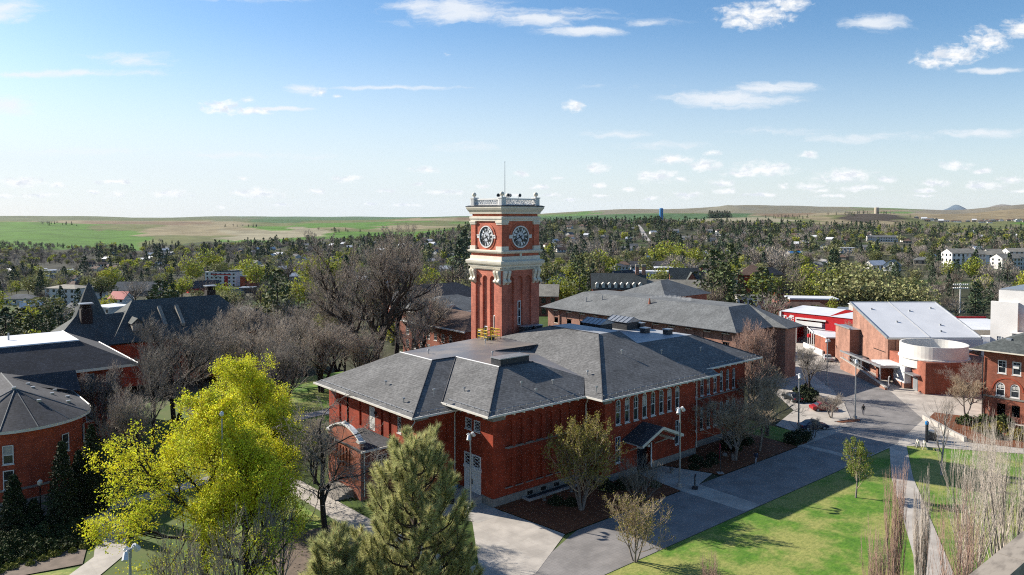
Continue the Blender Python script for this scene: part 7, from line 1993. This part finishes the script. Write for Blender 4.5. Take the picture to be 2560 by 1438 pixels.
S('wide_white_house', 'wide low house with a light grey roof left of the white gable', 2190, 560, 14, 9, 4.0, 20, 'white_wall', 'white_roof', 'gable', 1, 4, 2.8, cat='house')
S('white_steep_house', 'white house with a steep gable on the bright green hill side', 2388, 1420, 12, 9, 6, 60, 'white_wall', 'shingle_blue', 'gable', 2, 3, 4.5, cat='house')
# water towers
def tank(label, px, D, r, ytop, m, capm):
    x, y = pxy(px, D); z0 = tz(x, y); z1 = zat(ytop, D)
    t = thing('water_tower', label, 'water tower', (x, y, z0))
    mb = MB(); mb.lathe(x, y, [(r, z0 - 2), (r, z1 - .8), (r * .96, z1 - .3)], 28); mb.build('tank', M[m], t, smooth=False)
    mb = MB(); mb.lathe(x, y, [(r * .97, z1 - .29), (r * .6, z1 + .3), (.2, z1 + .7)], 28); mb.build('roof', M[capm], t)
    mb = MB(); mb.tube([(x - FH[0] * r * 1.03, y - FH[1] * r * 1.03, z0), (x - FH[0] * r * 1.03, y - FH[1] * r * 1.03, z1)], .25, 4); mb.build('ladder', M['metal'], t)
tank('tall bright blue cylindrical water tower on the wooded ridge', 1653, 1640, 4.0, 521, 'blue_paint', 'blue_paint')
tank('beige cylindrical water tower on the brown hill at the right', 2191, 2760, 7.6, 519, 'beige_tank', 'beige_tank')
# distant mountain
def mountain(name, px, D, wpx, ytop, c1, c2, seed):
    rng = np.random.default_rng(seed)
    n, mrows = 60, 14
    u = np.linspace(-1.6, 1.6, n); vv = np.linspace(-1, 1, mrows)
    Uu, Vv = np.meshgrid(u, vv, indexing='ij')
    hgt_ = np.exp(-np.abs(Uu) ** 1.35 * 2.0) * np.cos(Vv * np.pi / 2) ** 1.5 * (1 + .05 * np.sin(Uu * 13 + seed) + .04 * np.sin(Vv * 9 + Uu * 5))
    top = zat(ytop, D); base = tz(*pxy(px, min(D, 15900))) - 90
    Dd = D + Vv * wpx / F_PX * D; l = (px - PPX) / F_PX * D + Uu * wpx / F_PX * D
    X = FH[0] * Dd + RH[0] * l; Y = FH[1] * Dd + RH[1] * l; Z = base + (top - base) * hgt_
    I = np.arange(n * mrows).reshape(n, mrows)
    T = np.concatenate([np.stack([I[:-1, :-1], I[1:, :-1], I[1:, 1:]], -1).reshape(-1, 3), np.stack([I[:-1, :-1], I[1:, 1:], I[:-1, 1:]], -1).reshape(-1, 3)])
    me = tri_mesh(name, np.stack([X, Y, Z], -1).reshape(-1, 3), T, mat(name, c1, c2, scale=.002, rough=1))
    me.polygons.foreach_set('use_smooth', [True] * len(me.polygons))
    struct(ob(name, me))
mountain('mountain', 2390, 15400, 66, 513, (.07, .11, .15), (.09, .13, .165), 1)  # blue of the distance haze is put into this base colour
mountain('hill', 2510, 9500, 120, 512, (.16, .145, .13), (.20, .18, .15), 2)
mountain('hill', 1830, 8800, 190, 513, (.17, .155, .10), (.21, .19, .12), 3)

# ---------------------------------------------------------------- roads of the town, laid on the slopes
def road(pts, wd, m, zoff=.35):
    q = [np.array(pxy(px, D)) for px, D in pts]
    P_ = []
    for a, b in zip(q[:-1], q[1:]):
        for k in range(10): P_.append(a + (b - a) * k / 10)
    P_.append(q[-1]); V, T = [], []
    for i, p in enumerate(P_):
        d = P_[min(i + 1, len(P_) - 1)] - P_[max(i - 1, 0)]; d /= np.linalg.norm(d); n = np.array([d[1], -d[0]]) * wd / 2
        for s in (-1, 1):
            v = p + n * s; V.append((v[0], v[1], tz(v[0], v[1]) + zoff))
    for i in range(len(P_) - 1): T += [(2 * i, 2 * i + 1, 2 * i + 3), (2 * i, 2 * i + 3, 2 * i + 2)]
    struct(ob('road', tri_mesh('road', np.array(V), np.array(T), M[m])))
road([(1998, 900), (2030, 800), (2062, 720), (2085, 660)], 9, 'concrete_plain')
road([(1592, 1480), (1604, 1330), (1622, 1130)], 8, 'concrete_plain')
road([(555, 1560), (620, 1520), (680, 1380), (740, 1290), (800, 1270), (870, 1230)], 7, 'soil')
road([(1345, 1060), (1420, 1010), (1480, 980)], 7, 'concrete_plain')
road([(1650, 470), (1600, 450), (1570, 480)], 14, 'asphalt', .1)
lotp = [pxy(1600, 458), pxy(1690, 458), pxy(1700, 530), pxy(1600, 530)]
V = np.array([(a, b, tz(a, b) + .02) for a, b in lotp]); 
road([(1597, 495), (1700, 495)], 62, 'asphalt', .05)
road([(1880, 248), (1990, 240), (2075, 246)], 26, 'asphalt', .05)

# ---------------------------------------------------------------- wording for the many look-alikes
ORD = 'first second third fourth fifth sixth seventh eighth ninth tenth eleventh twelfth thirteenth fourteenth fifteenth sixteenth seventeenth eighteenth nineteenth twentieth'.split()
def ordinal(n):
    if n <= 20: return ORD[n - 1]
    t_ = ['', '', 'twenty', 'thirty', 'forty', 'fifty', 'sixty'][n // 10]
    return t_ + '-' + ORD[n % 10 - 1] if n % 10 else {20: 'twentieth', 30: 'thirtieth', 40: 'fortieth', 50: 'fiftieth'}.get(n, t_)
MARKS = [(170, 742, 'the pale apartment block'), (560, 705, 'the white and red apartments'), (300, 725, 'the red roofed house'), (120, 668, 'the long white valley roofs'), (60, 630, 'the wooded far left slope'),
 (222, 740, 'the conical turret'), (930, 640, 'the great bare tree'), (1250, 600, 'the clock tower'), (1377, 695, 'the white terrace'), (1450, 690, 'the big spruce'), (1556, 690, 'the grey gabled hall'),
 (1625, 640, 'the stepped dark gables'), (1653, 545, 'the blue water tower'), (1718, 695, 'the half timbered house'), (1805, 690, 'the twin tall conifers'), (1882, 690, 'the red brick house'), (2016, 760, 'the brown mansard shop'),
 (2040, 640, 'the sloping road'), (2191, 560, 'the beige water tower'), (2205, 592, 'the blue grey motel'), (2232, 665, 'the white gable house'), (2395, 640, 'the cream apartments'), (2404, 745, 'the floodlight mast'),
 (2240, 770, 'the big sloping roof'), (700, 620, 'the winding earth road'), (450, 600, 'the green field slope'), (800, 700, 'the mid town trees'), (400, 745, 'the olive conifers'), (1780, 580, 'the tan hilltop'), (2390, 570, 'the bright green hill'), (1450, 590, 'the wooded ridge'), (1080, 600, 'the ridge left of the tower'), (2520, 570, 'the far housing estate'), (380, 650, 'the left part of town'), (640, 760, 'the bare tree tops')]
MX = np.array([m[0] for m in MARKS], float); MY = np.array([m[1] for m in MARKS], float)
def place(px, py):
    d = np.hypot((MX - px) * 1.0, (MY - py) * 2.2); i = int(np.argmin(d)); dx, dy = px - MX[i], py - MY[i]
    if abs(dx) > abs(dy) * 1.6: rel = 'right of' if dx > 0 else 'left of'
    else: rel = 'below' if dy > 0 else 'above'
    return f'{rel} {MARKS[i][2]}'
def name_all(items):
    """items: (object, px, py, adjective, noun, group)"""
    buckets = {}
    for it in items:
        buckets.setdefault((it[3], it[4], place(it[1], it[2])), []).append(it)
    for (adj, noun, plc), L_ in buckets.items():
        L_.sort(key=lambda q: q[1])
        for k, it in enumerate(L_):
            it[0]['label'] = f'{adj} {noun} {plc}' if len(L_) == 1 else f'{adj} {noun} {plc}, {ordinal(k + 1)} from the left'
            it[0]['group'] = it[5]
NAMED = []

# ---------------------------------------------------------------- houses of the town
rs = random.Random(5)
HV = []
for k in range(9):
    w_, d_, h_ = rs.choice(((11, 8, 3.2), (9, 8, 5.2), (13, 9, 3.0)))
    wm_, wn_ = (('white_wall', 'white'), ('offwhite', 'cream'), ('slate_tan', 'tan'))[k % 3]
    rm_, rn_ = (('shingle_blue', 'grey'), ('shingle_brown', 'brown'), ('white_roof', 'pale'))[(k // 3) % 3]
    HV.append((w_, d_, h_, wm_, rm_, wn_, rn_, rs.choice(('gable', 'gable', 'hip'))))
HSRC = {}
def blocked(px, D, pad=6):
    for sx, sD, sw in SPECIAL:
        if abs(px - sx) < (sw * .62 * F_PX / sD + pad) and sD - 120 < D < sD + 16: return True
    return False
BLD = []
def town_house(v, px, D, turn, sc_=1.0):
    x, y = pxy(px, D)
    if v not in HSRC:
        w_, d_, h_, wm_, rm_, wn_, rn_, st_ = HV[v]
        t = block('house', 'x', px, D, w_, d_, h_, turn, wm_, rm_, st_, 2 if h_ > 4 else 1, 3, 2.6, cat='house', door='dark_metal', side=False)
        HSRC[v] = t; KIDS[t.name] = list(t.children)
    else:
        s_ = HSRC[v]; t = s_.copy(); COL.objects.link(t); t.location = (x, y, tz(x, y)); t.rotation_euler = (0, 0, AZ - R(90) + R(turn)); t.scale = (sc_,) * 3
        for c in KIDS[s_.name]:
            d = c.copy(); COL.objects.link(d); d.parent = t
    NAMED.append((t, px, HOR + (CAM_H - tz(x, y) - 3) * F_PX / D, HV[v][5] + ' walled', HV[v][6] + ' roofed house', 'houses of the town'))
    BLD.append((px, D, 12))
cnt = 0
while cnt < 250:
    px = rs.uniform(-20, 2590); D = math.sqrt(rs.uniform(430 ** 2, 1480 ** 2))
    if px < 240 and D > 1000 or blocked(px, D) or (1300 < px < 1700 and D < 640) or (px > 1900 and D < 560): continue
    if any(abs(px - a) < 14 * 900 / D and abs(D - b) < 22 for a, b, _ in BLD): continue
    town_house(rs.randrange(9), px, D, rs.choice((-35, 55, 10, -20)) + rs.uniform(-6, 6)); cnt += 1
for k in range(62):      # housing estate on the far right and houses below it
    px = rs.uniform(2280, 2590); D = rs.uniform(2350, 2950) if k < 46 else rs.uniform(1250, 1650)
    town_house(rs.randrange(9), px, D, rs.choice((-30, 60)) + rs.uniform(-5, 5), 1.5 if D > 2000 else 1.1)

# ---------------------------------------------------------------- placed trees of the middle distance
ADJ = {('conifer', 0): 'dark green', ('conifer', 1): 'dark slender', ('conifer', 2): 'olive', ('leafy', 0): 'lime', ('leafy', 1): 'olive', ('leafy', 2): 'pale green', ('bare', 0): 'brown', ('bare', 1): 'grey', ('bare', 2): 'tan'}
NOUN = dict(conifer='conifer', leafy='leafy tree', bare='leafless tree')
rt_ = random.Random(9)
def put_tree(kind, i, px, D, h, wk=1.0):
    x, y = pxy(px, D); z = tz(x, y)
    t = town_tree(kind, i, (x, y, z - .1), h, wk, rt_.uniform(0, 6.28), '', '')
    NAMED.append((t, px, HOR + (CAM_H - z - h * .6) * F_PX / D, ADJ[kind, i % 3], NOUN[kind], {'conifer': 'conifers of the campus and town', 'leafy': 'leafy trees of the campus and town', 'bare': 'leafless trees of the campus and town'}[kind]))
PLACED = []
def PTR(kind, i, px, ytop, D, wk=1.0):
    PLACED.append((px, D)); put_tree(kind, i, px, D, hgt(px, ytop, D), wk)
for a in ((2, 1450, 640, 330, 1.15), (0, 1482, 660, 345, .9), (2, 1786, 622, 275, 1.25), (5, 1826, 610, 300, 1.1), (2, 1812, 655, 262, 1.4), (2, 1908, 668, 232, 1.5), (0, 2442, 706, 262, 1.5), (1, 2485, 705, 285, 1.6), (0, 2515, 690, 330, 1.1), (2, 398, 700, 262, 1.5), (5, 425, 712, 270, 1.4), (2, 372, 740, 235, 1.2),
          (0, 8, 770, 196, 1.5), (2, 45, 768, 205, 1.4), (5, 75, 790, 200, 1.4), (2, 110, 775, 215, 1.4), (0, 140, 765, 222, 1.3), (5, 172, 785, 206, 1.3), (2, 30, 805, 188, 1.4), (0, 148, 715, 372, 1.2), (0, 192, 722, 330, 1.2), (1, 505, 752, 245, 1.1), (2, 692, 672, 262, 1.2), (5, 560, 760, 215, 1.2), (2, 780, 730, 240, 1.6), (5, 640, 770, 210, 1.4),
          (0, 980, 588, 470, .9), (0, 1160, 572, 620, 1.3), (0, 1150, 600, 540, 1.2), (0, 1000, 620, 440, .8), (1, 865, 640, 430, 1), (0, 312, 662, 560, 1.0), (0, 210, 640, 640, 1.4), (0, 30, 665, 560, 1.5), (0, 160, 668, 620, 1.2), (0, 400, 620, 820, 1.2), (2, 1990, 625, 480, 1.0), (0, 2030, 650, 470, .9), (1, 1990, 690, 330, .9), (2, 2310, 700, 330, 1.2), (0, 2290, 690, 350, 1.2), (2, 2262, 640, 560, 1.4), (0, 2410, 640, 540, .9), (0, 2175, 605, 700, 1.4), (0, 2150, 600, 760, 1.3), (2, 2080, 655, 470, 1.3), (2, 2330, 630, 520, 1.4), (1, 1525, 600, 640, .9), (0, 1440, 612, 560, 1.2), (0, 1460, 600, 600, 1.0)):
    PTR('conifer', *a)
for a in ((0, 1395, 690, 305, .9), (0, 1690, 650, 430, 1.0), (0, 1665, 602, 640, 1.3), (0, 1705, 608, 660, 1.2), (3, 1740, 620, 600, 1.0), (1, 1480, 628, 470, 1.2), (0, 1510, 622, 520, 1.0), (1, 1615, 640, 520, 1.0), (0, 1650, 664, 440, .7), (3, 1905, 680, 290, 1.1), (1, 1945, 690, 300, 1.2), (0, 2045, 700, 268, .9), (0, 2075, 672, 320, 1.2), (2, 2100, 700, 262, 1.2), (2, 2150, 690, 258, 1.3), (2, 2200, 694, 256, 1.3), (2, 2250, 700, 250, 1.3), (5, 2290, 715, 246, 1.2), (2, 2175, 660, 300, 1.3), (0, 2085, 745, 236, .6), (1, 2040, 760, 228, .8), (5, 2120, 655, 320, 1.3), (1, 2010, 700, 270, 1.0), (0, 2020, 660, 380, 1.4), (2, 2330, 740, 240, 1.0),
          (0, 1070, 668, 420, 1.2), (0, 1050, 662, 430, 1.0), (1, 1080, 700, 300, 1.0), (0, 745, 690, 360, 1.1), (3, 790, 640, 520, 1.2), (0, 815, 640, 530, 1.4), (1, 860, 690, 320, 1.3), (0, 640, 650, 560, 1.2), (0, 600, 648, 620, 1.4), (1, 550, 655, 600, 1.2), (0, 525, 620, 760, 1.2), (0, 480, 640, 640, 1.0), (3, 275, 668, 540, 1.1), (1, 250, 690, 470, 1.4), (1, 90, 690, 480, 1.6), (1, 120, 740, 300, 1.6), (0, 105, 826, 186, 1.2), (4, 700, 720, 280, 1.2), (4, 920, 720, 270, 1.2), (0, 1320, 640, 520, 1.0), (2, 2385, 560, 1330, 1.0), (4, 1360, 650, 420, 1.2), (3, 1740, 700, 330, 1.0), (1, 1780, 720, 262, .9)):
    PTR('leafy', *a)
for a in ((0, 1490, 645, 430, 1.4), (1, 1500, 600, 560, 1.4), (2, 1470, 592, 620, 1.5), (1, 1720, 640, 470, 1.3), (2, 1690, 630, 520, 1.4), (1, 1900, 605, 520, 1.6), (2, 1930, 612, 480, 1.7), (1, 1960, 625, 450, 1.4), (0, 1985, 665, 300, 1.2), (0, 2350, 690, 300, 1.4), (0, 2380, 725, 262, 1.5), (1, 2330, 705, 270, 1.0), (2, 2395, 745, 240, 1.2), (0, 1790, 690, 250, 1.1), (1, 1925, 730, 216, 1.0), (0, 1940, 720, 240, 1.2), (0, 650, 690, 330, 1.4), (1, 720, 640, 540, 1.4), (0, 600, 730, 260, 1.3), (0, 470, 720, 300, 1.5), (0, 245, 655, 600, 1.4), (2, 335, 690, 380, 1.2), (0, 1330, 690, 330, 1.1), (0, 520, 690, 420, 1.2), (0, 1130, 640, 380, 1.3), (1, 900, 660, 400, 1.4), (0, 830, 720, 270, 1.4), (0, 2500, 735, 270, 1.3), (0, 2470, 780, 236, 1.0), (0, 2530, 740, 300, 1.2)):
    PTR('bare', *a)
for k in range(9):      # grove on the tan hilltop
    PTR('conifer', k % 2, 1774 + 6.2 * k, 526 + (k % 3), 2560, 1.9)

# ---------------------------------------------------------------- the wooded town: nearest trees one by one, the rest as one wood
cand = []
def mix_for(px, D):
    if px < 240 and D > 980: return (.10, .10, .80), 3.2, .62
    if px < 900: return ((.15, .38, .47) if D < 1050 else (.42, .17, .41)), 1.0, 1.0
    if px < 1340: return ((.28, .32, .40) if D < 900 else (.60, .12, .28)), 1.1, 1.0
    if px < 2000: return ((.17, .43, .40) if D < 760 else (.50, .10, .40)), 1.15, 1.0
    return ((.32, .32, .36) if D < 1300 else (.55, .12, .33)), 1.0, 1.0
def zone_ok(px, D):
    if px < 520: lo = 195
    elif px < 1160: lo = 205
    elif px < 1340: lo = 330
    elif px < 1900: lo = 305
    else: lo = 262
    if D < lo: return False
    hi = 1720
    if px < 240: hi = 1440
    elif px < 330: hi = 1500
    elif px < 600: hi = 1480
    elif px < 900: hi = 1640
    elif px > 2260: hi = 1850
    if D > hi: return False
    if 90 < px < 290 and 830 < D < 1010: return False           # meadow
    if 300 < px < 540 and 1460 < D: return False
    if 2165 < px < 2285 and 890 < D < 1120 and rt_.random() < .85: return False
    if 1585 < px < 1715 and 440 < D < 545: return False           # car park
    for (rx0, rd0, rx1, rd1) in ((1990, 910, 2092, 650), (1588, 1500, 1626, 1120)):
        if rd1 - 30 < D < rd0:
            c = rx0 + (rx1 - rx0) * (rd0 - D) / (rd0 - rd1)
            if abs(px - c) < 9: return False
    return True
n_try = 0
while len(cand) < 5000 and n_try < 90000:
    n_try += 1
    px = rt_.uniform(-60, 2640); D = math.sqrt(rt_.uniform(195 ** 2, 1850 ** 2))
    mix, dens, hk = mix_for(px, D)
    if rt_.random() > dens / 3.2 or not zone_ok(px, D) or blocked(px, D, 2): continue
    if any(abs(px - a) < 8 * 900 / D and b - 48 < D < b + 8 for a, b, _ in BLD): continue
    clump = math.sin(px / 41 + D / 97) + math.sin(px / 23 - D / 61 + 1)
    if clump < -1.25 and D > 350: continue
    grove = .5 + .5 * math.sin(px / 67 + D / 160 + 2 * math.sin(px / 31)) * math.cos(D / 110 - px / 90)
    mix = (mix[0] * (.25 + 1.5 * grove), mix[1], 1)
    u = rt_.random(); kind = 'conifer' if u < mix[0] else 'leafy' if u < mix[0] + mix[1] else 'bare'
    h = {'conifer': rt_.uniform(7, 19), 'leafy': rt_.uniform(7.5, 13.5), 'bare': rt_.uniform(8.5, 15)}[kind] * hk
    if D < 420: h = min(h, 12)
    if px < 240 and D > 980: h = rt_.uniform(5, 9)
    cand.append((D, px, kind, rt_.randrange(6), h))
cand.sort()
quota = dict(conifer=225, leafy=225, bare=235)
for k_ in ('conifer', 'leafy', 'bare'): quota[k_] -= 0
rest = []
for D, px, kind, i, h in cand:
    if quota[kind] > 0:
        quota[kind] -= 1; put_tree(kind, i, px, D, h, rt_.uniform(.85, 1.2))
    else: rest.append((D, px, kind, i, h))
# copses along the far field edges join the wood
for k in range(110):
    px, D = rt_.choice(((2140, 2650), (2210, 2700), (2100, 2480), (620, 2560), (150, 2450), (1960, 2350), (2290, 2100), (1850, 2900), (2050, 3000), (390, 1620), (850, 2300)))
    rest.append((D + rt_.uniform(-60, 60), px + rt_.gauss(0, 26), rt_.choice(('conifer', 'bare', 'conifer')), rt_.randrange(6), rt_.uniform(7, 13)))
mats_ = [M[k] for k in ('bark_dark', 'needle_dark', 'needle_olive', 'leaf_lime', 'leaf_olive', 'leaf_willow', 'fuzz', 'twig_grey', 'twig')]
MIDX = {('conifer', 0): 1, ('conifer', 1): 1, ('conifer', 2): 2, ('leafy', 0): 3, ('leafy', 1): 4, ('leafy', 2): 5, ('bare', 0): 6, ('bare', 1): 7, ('bare', 2): 8}
VV, TT, MM, o_ = [], [], [], 0
for D, px, kind, i, h in rest:
    V, T, ntr = KFAR[kind, i]
    x, y = pxy(px, D); z = tz(x, y); s_ = h / HT[kind]; w_ = s_ * rt_.uniform(.9, 1.3); a = rt_.uniform(0, 6.28); c_, n_ = math.cos(a), math.sin(a)
    VV.append(np.stack([(V[:, 0] * c_ - V[:, 1] * n_) * w_ + x, (V[:, 0] * n_ + V[:, 1] * c_) * w_ + y, V[:, 2] * s_ + z], 1)); TT.append(T + o_); o_ += len(V)
    m_ = np.full(len(T), MIDX[kind, i % 3]); m_[:ntr] = 0; MM.append(m_)
wood = ob('distant_wood', tri_mesh('distant_wood', np.concatenate(VV), np.concatenate(TT), mats_, np.concatenate(MM)))
tag(wood, kind='stuff')
name_all(NAMED)

# ---------------------------------------------------------------- shrubs, hedges and beds near the buildings
SHRUB = {}
def shrub(label, x, y, r, h, m, name='shrub', group=None, cat='shrub'):
    if m not in SHRUB:
        rng = np.random.default_rng(len(SHRUB) + 40)
        d = rng.normal(size=(420, 3)); d /= np.linalg.norm(d, axis=1)[:, None]; d[:, 2] = np.abs(d[:, 2])
        P_ = d * rng.uniform(.45, 1, (420, 1)) ** .5 * (1 + .18 * np.sin(d[:, :1] * 5 + 2) * np.cos(d[:, 1:2] * 6))
        st = [(np.array([[0, 0, -.05], p * .5, p * .92]), np.array([.03, .02, .008])) for p in P_[::22]]
        SHRUB[m] = (tri_mesh('stems', *tubes_np(st, 3), M['bark']), tri_mesh('foliage', *leaves_np(P_, .11, rng, .05, 2), M[m]))
    a, b = SHRUB[m]
    t = thing(name, label, cat, (x, y, 0), (x * 7 + y) % 6.28, group); t.scale = (r, r, h)
    for n, me in (('stems', a), ('foliage', b)):
        d = bpy.data.objects.new(n, me); COL.objects.link(d); d.parent = t
    return t
def leaf_bed(name, polyf, n, hfun, size, m, seed):
    rng = np.random.default_rng(seed); P_ = polyf(rng, n); hh = hfun(P_)
    q = np.column_stack([P_, hh * rng.uniform(.35, 1, n) ** .6])
    return tag(ob(name, tri_mesh(name, *leaves_np(q, size, rng, .06, 2), M[m])), kind='stuff')
def rect_pts(x0, x1, y0, y1):
    return lambda rng, n: np.column_stack([rng.uniform(x0, x1, n), rng.uniform(y0, y1, n)])
leaf_bed('juniper', rect_pts(6.2, 17.8, 87.2, 95.8), 15000, lambda p: .55 + .32 * np.sin(p[:, 0] * 2.1 + p[:, 1]) * np.cos(p[:, 1] * 1.7) + .2 * np.sin(p[:, 0] * 5), .13, 'juniper', 1)
hg = thing('clipped_hedge', 'dark clipped hedge at the end of the mulch bed beside the navy car', 'hedge', (106.6, 58.9, 0))
rng = np.random.default_rng(5); q = np.column_stack([rng.uniform(104.2, 109, 5200), rng.uniform(57.9, 60.2, 5200), rng.uniform(.1, 1.35, 5200)])
ob('foliage', tri_mesh('foliage', *leaves_np(q - np.array([106.6, 58.9, 0]), .1, rng, .05, 1), M['hedge']), hg)
for k, (x, y, r, h, m, lab) in enumerate((
    (61.5, 64.4, .9, 1.1, 'hedge', 'dark shrub in the mulch nearest the window well'), (62.6, 63.0, .8, 1.0, 'hedge', 'dark shrub beside the olive budded tree trunk'), (69.5, 63.6, 1.1, 1.2, 'hedge', 'dark shrub below the wall corner, left of the entrance'), (71.6, 62.9, 1.2, 1.3, 'hedge', 'second dark shrub left of the entrance'), (73.8, 62.6, 1.1, 1.2, 'hedge', 'third dark shrub, closest left of the entrance'), (75.0, 60.6, .7, .8, 'juniper', 'low brown green shrub at the walkway edge'),
    (84.4, 61.6, .8, .7, 'hedge', 'first low shrub right of the entrance walk'), (86.2, 61.0, .8, .7, 'hedge', 'second low shrub right of the entrance walk'), (88.2, 61.4, .9, .7, 'hedge', 'third low shrub right of the entrance walk'), (90.0, 62.6, .9, .8, 'hedge', 'fourth low shrub right of the entrance walk'), (87.0, 63.2, 1.0, .9, 'hedge', 'low shrub against the wall right of the canopy'), (95.6, 63.4, 1.6, 1.6, 'hedge', 'large dark shrub under the grey trunked tree'), (99.5, 63.8, 1.5, 1.4, 'hedge', 'large dark shrub towards the right end of the hall'),
    (131.4, 71.4, 2.4, 2.4, 'hedge', 'big dark round bush below the spreading dark tree'), (134.2, 73.0, 2.2, 2.2, 'hedge', 'second big dark bush behind the red car'),
    (41.9, 56.9, 1.1, 1.4, 'hedge', 'round clipped bush beside the pale paving right of the pine'),
    (136.2, 46.2, 1.5, 1.5, 'juniper', 'olive bush on the right planter bed, left one'), (138.0, 44.0, 1.7, 1.7, 'juniper', 'olive bush on the right planter bed, centre one'), (139.6, 42.0, 1.6, 1.8, 'juniper', 'olive bush below the arched windows'), (136.0, 41.6, 1.5, 1.4, 'bud', 'straw coloured bush in the right planter bed'), (133.4, 43.2, 1.3, 1.2, 'bud', 'straw coloured bush near the litter bin'), (131.0, 40.6, 1.4, 1.3, 'juniper', 'dark brush beside the barricades'), (133.0, 38.0, 1.5, 1.6, 'bud', 'straw brush under the arched window building'), (136.0, 37.0, 1.7, 1.8, 'juniper', 'dark brush at the right edge below the arched windows'))):
    shrub(lab, x, y, r, h, m)
for k in range(16):
    x, y = 8.0 + .62 * k + .5 * (k % 3), 85.6 + .32 * ((k * 7) % 6) + .08 * k
    shrub(f'lime green tuft in the soil bed below the junipers, {ordinal(k + 1)} from the left', x, y, .42 + .1 * (k % 3), .5, 'shrub_lime', 'grass_tuft', 'lime tufts in the soil bed', 'plant')
for px, yt, D, wk, lab in ((142, 1108, 83.5, .62, 'dark columnar conifer between the windows of the rounded building'), (218, 1062, 87, .55, 'tall dark conifer at the right side of the rounded building'), (185, 1130, 86, .6, 'dark conifer between the two taller ones by the rounded building'), (18, 1195, 82, .8, 'dark conifer at the left edge before the rounded building'), (68, 1260, 83, 1.2, 'low dark conifer below the lower window')):
    x, y = pxy(px, D); h_ = zat(yt, D); rng = np.random.default_rng(int(px)); n_ = 5200; f_ = rng.uniform(0, 1, n_) ** 1.5; a_ = rng.uniform(0, 6.283, n_)
    r_ = (h_ * .19 * wk / .6) * (1 - f_) ** .7 * rng.uniform(.45, 1.05, n_) * (1 + .16 * np.sin(a_ * 3 + f_ * 17)) + .08
    fol = leaves_np(np.column_stack([r_ * np.cos(a_), r_ * np.sin(a_), .1 + h_ * f_ * .97]), .15, rng, .08)
    plant('columnar_conifer', lab, 'tree', (x, y, 0), [('trunk', tri_mesh('trunk', *tubes_np([(np.array([[0, 0, 0], [0, 0, h_ * .9]]), np.array([.14, .03]))], 5), M['bark'])), ('crown', tri_mesh('crown', *fol, M['hedge']))], 'dark conifers by the rounded building')
# ---------------------------------------------------------------- haze: the air between here and the far hills
hz = bpy.data.materials.new('haze'); hz.use_nodes = True
t = hz.node_tree; t.nodes.clear()
v = nd(t, 'ShaderNodeVolumePrincipled'); v.inputs['Color'].default_value = (.80, .88, 1.0, 1); v.inputs['Density'].default_value = HAZE
o_ = nd(t, 'ShaderNodeOutputMaterial'); t.links.new(v.outputs[0], o_.inputs['Volume'])
hmb = MB(); hmb.box(-18500, 18500, -18500, 18500, -140, 420)
tag(hmb.build('haze', hz), kind='stuff')
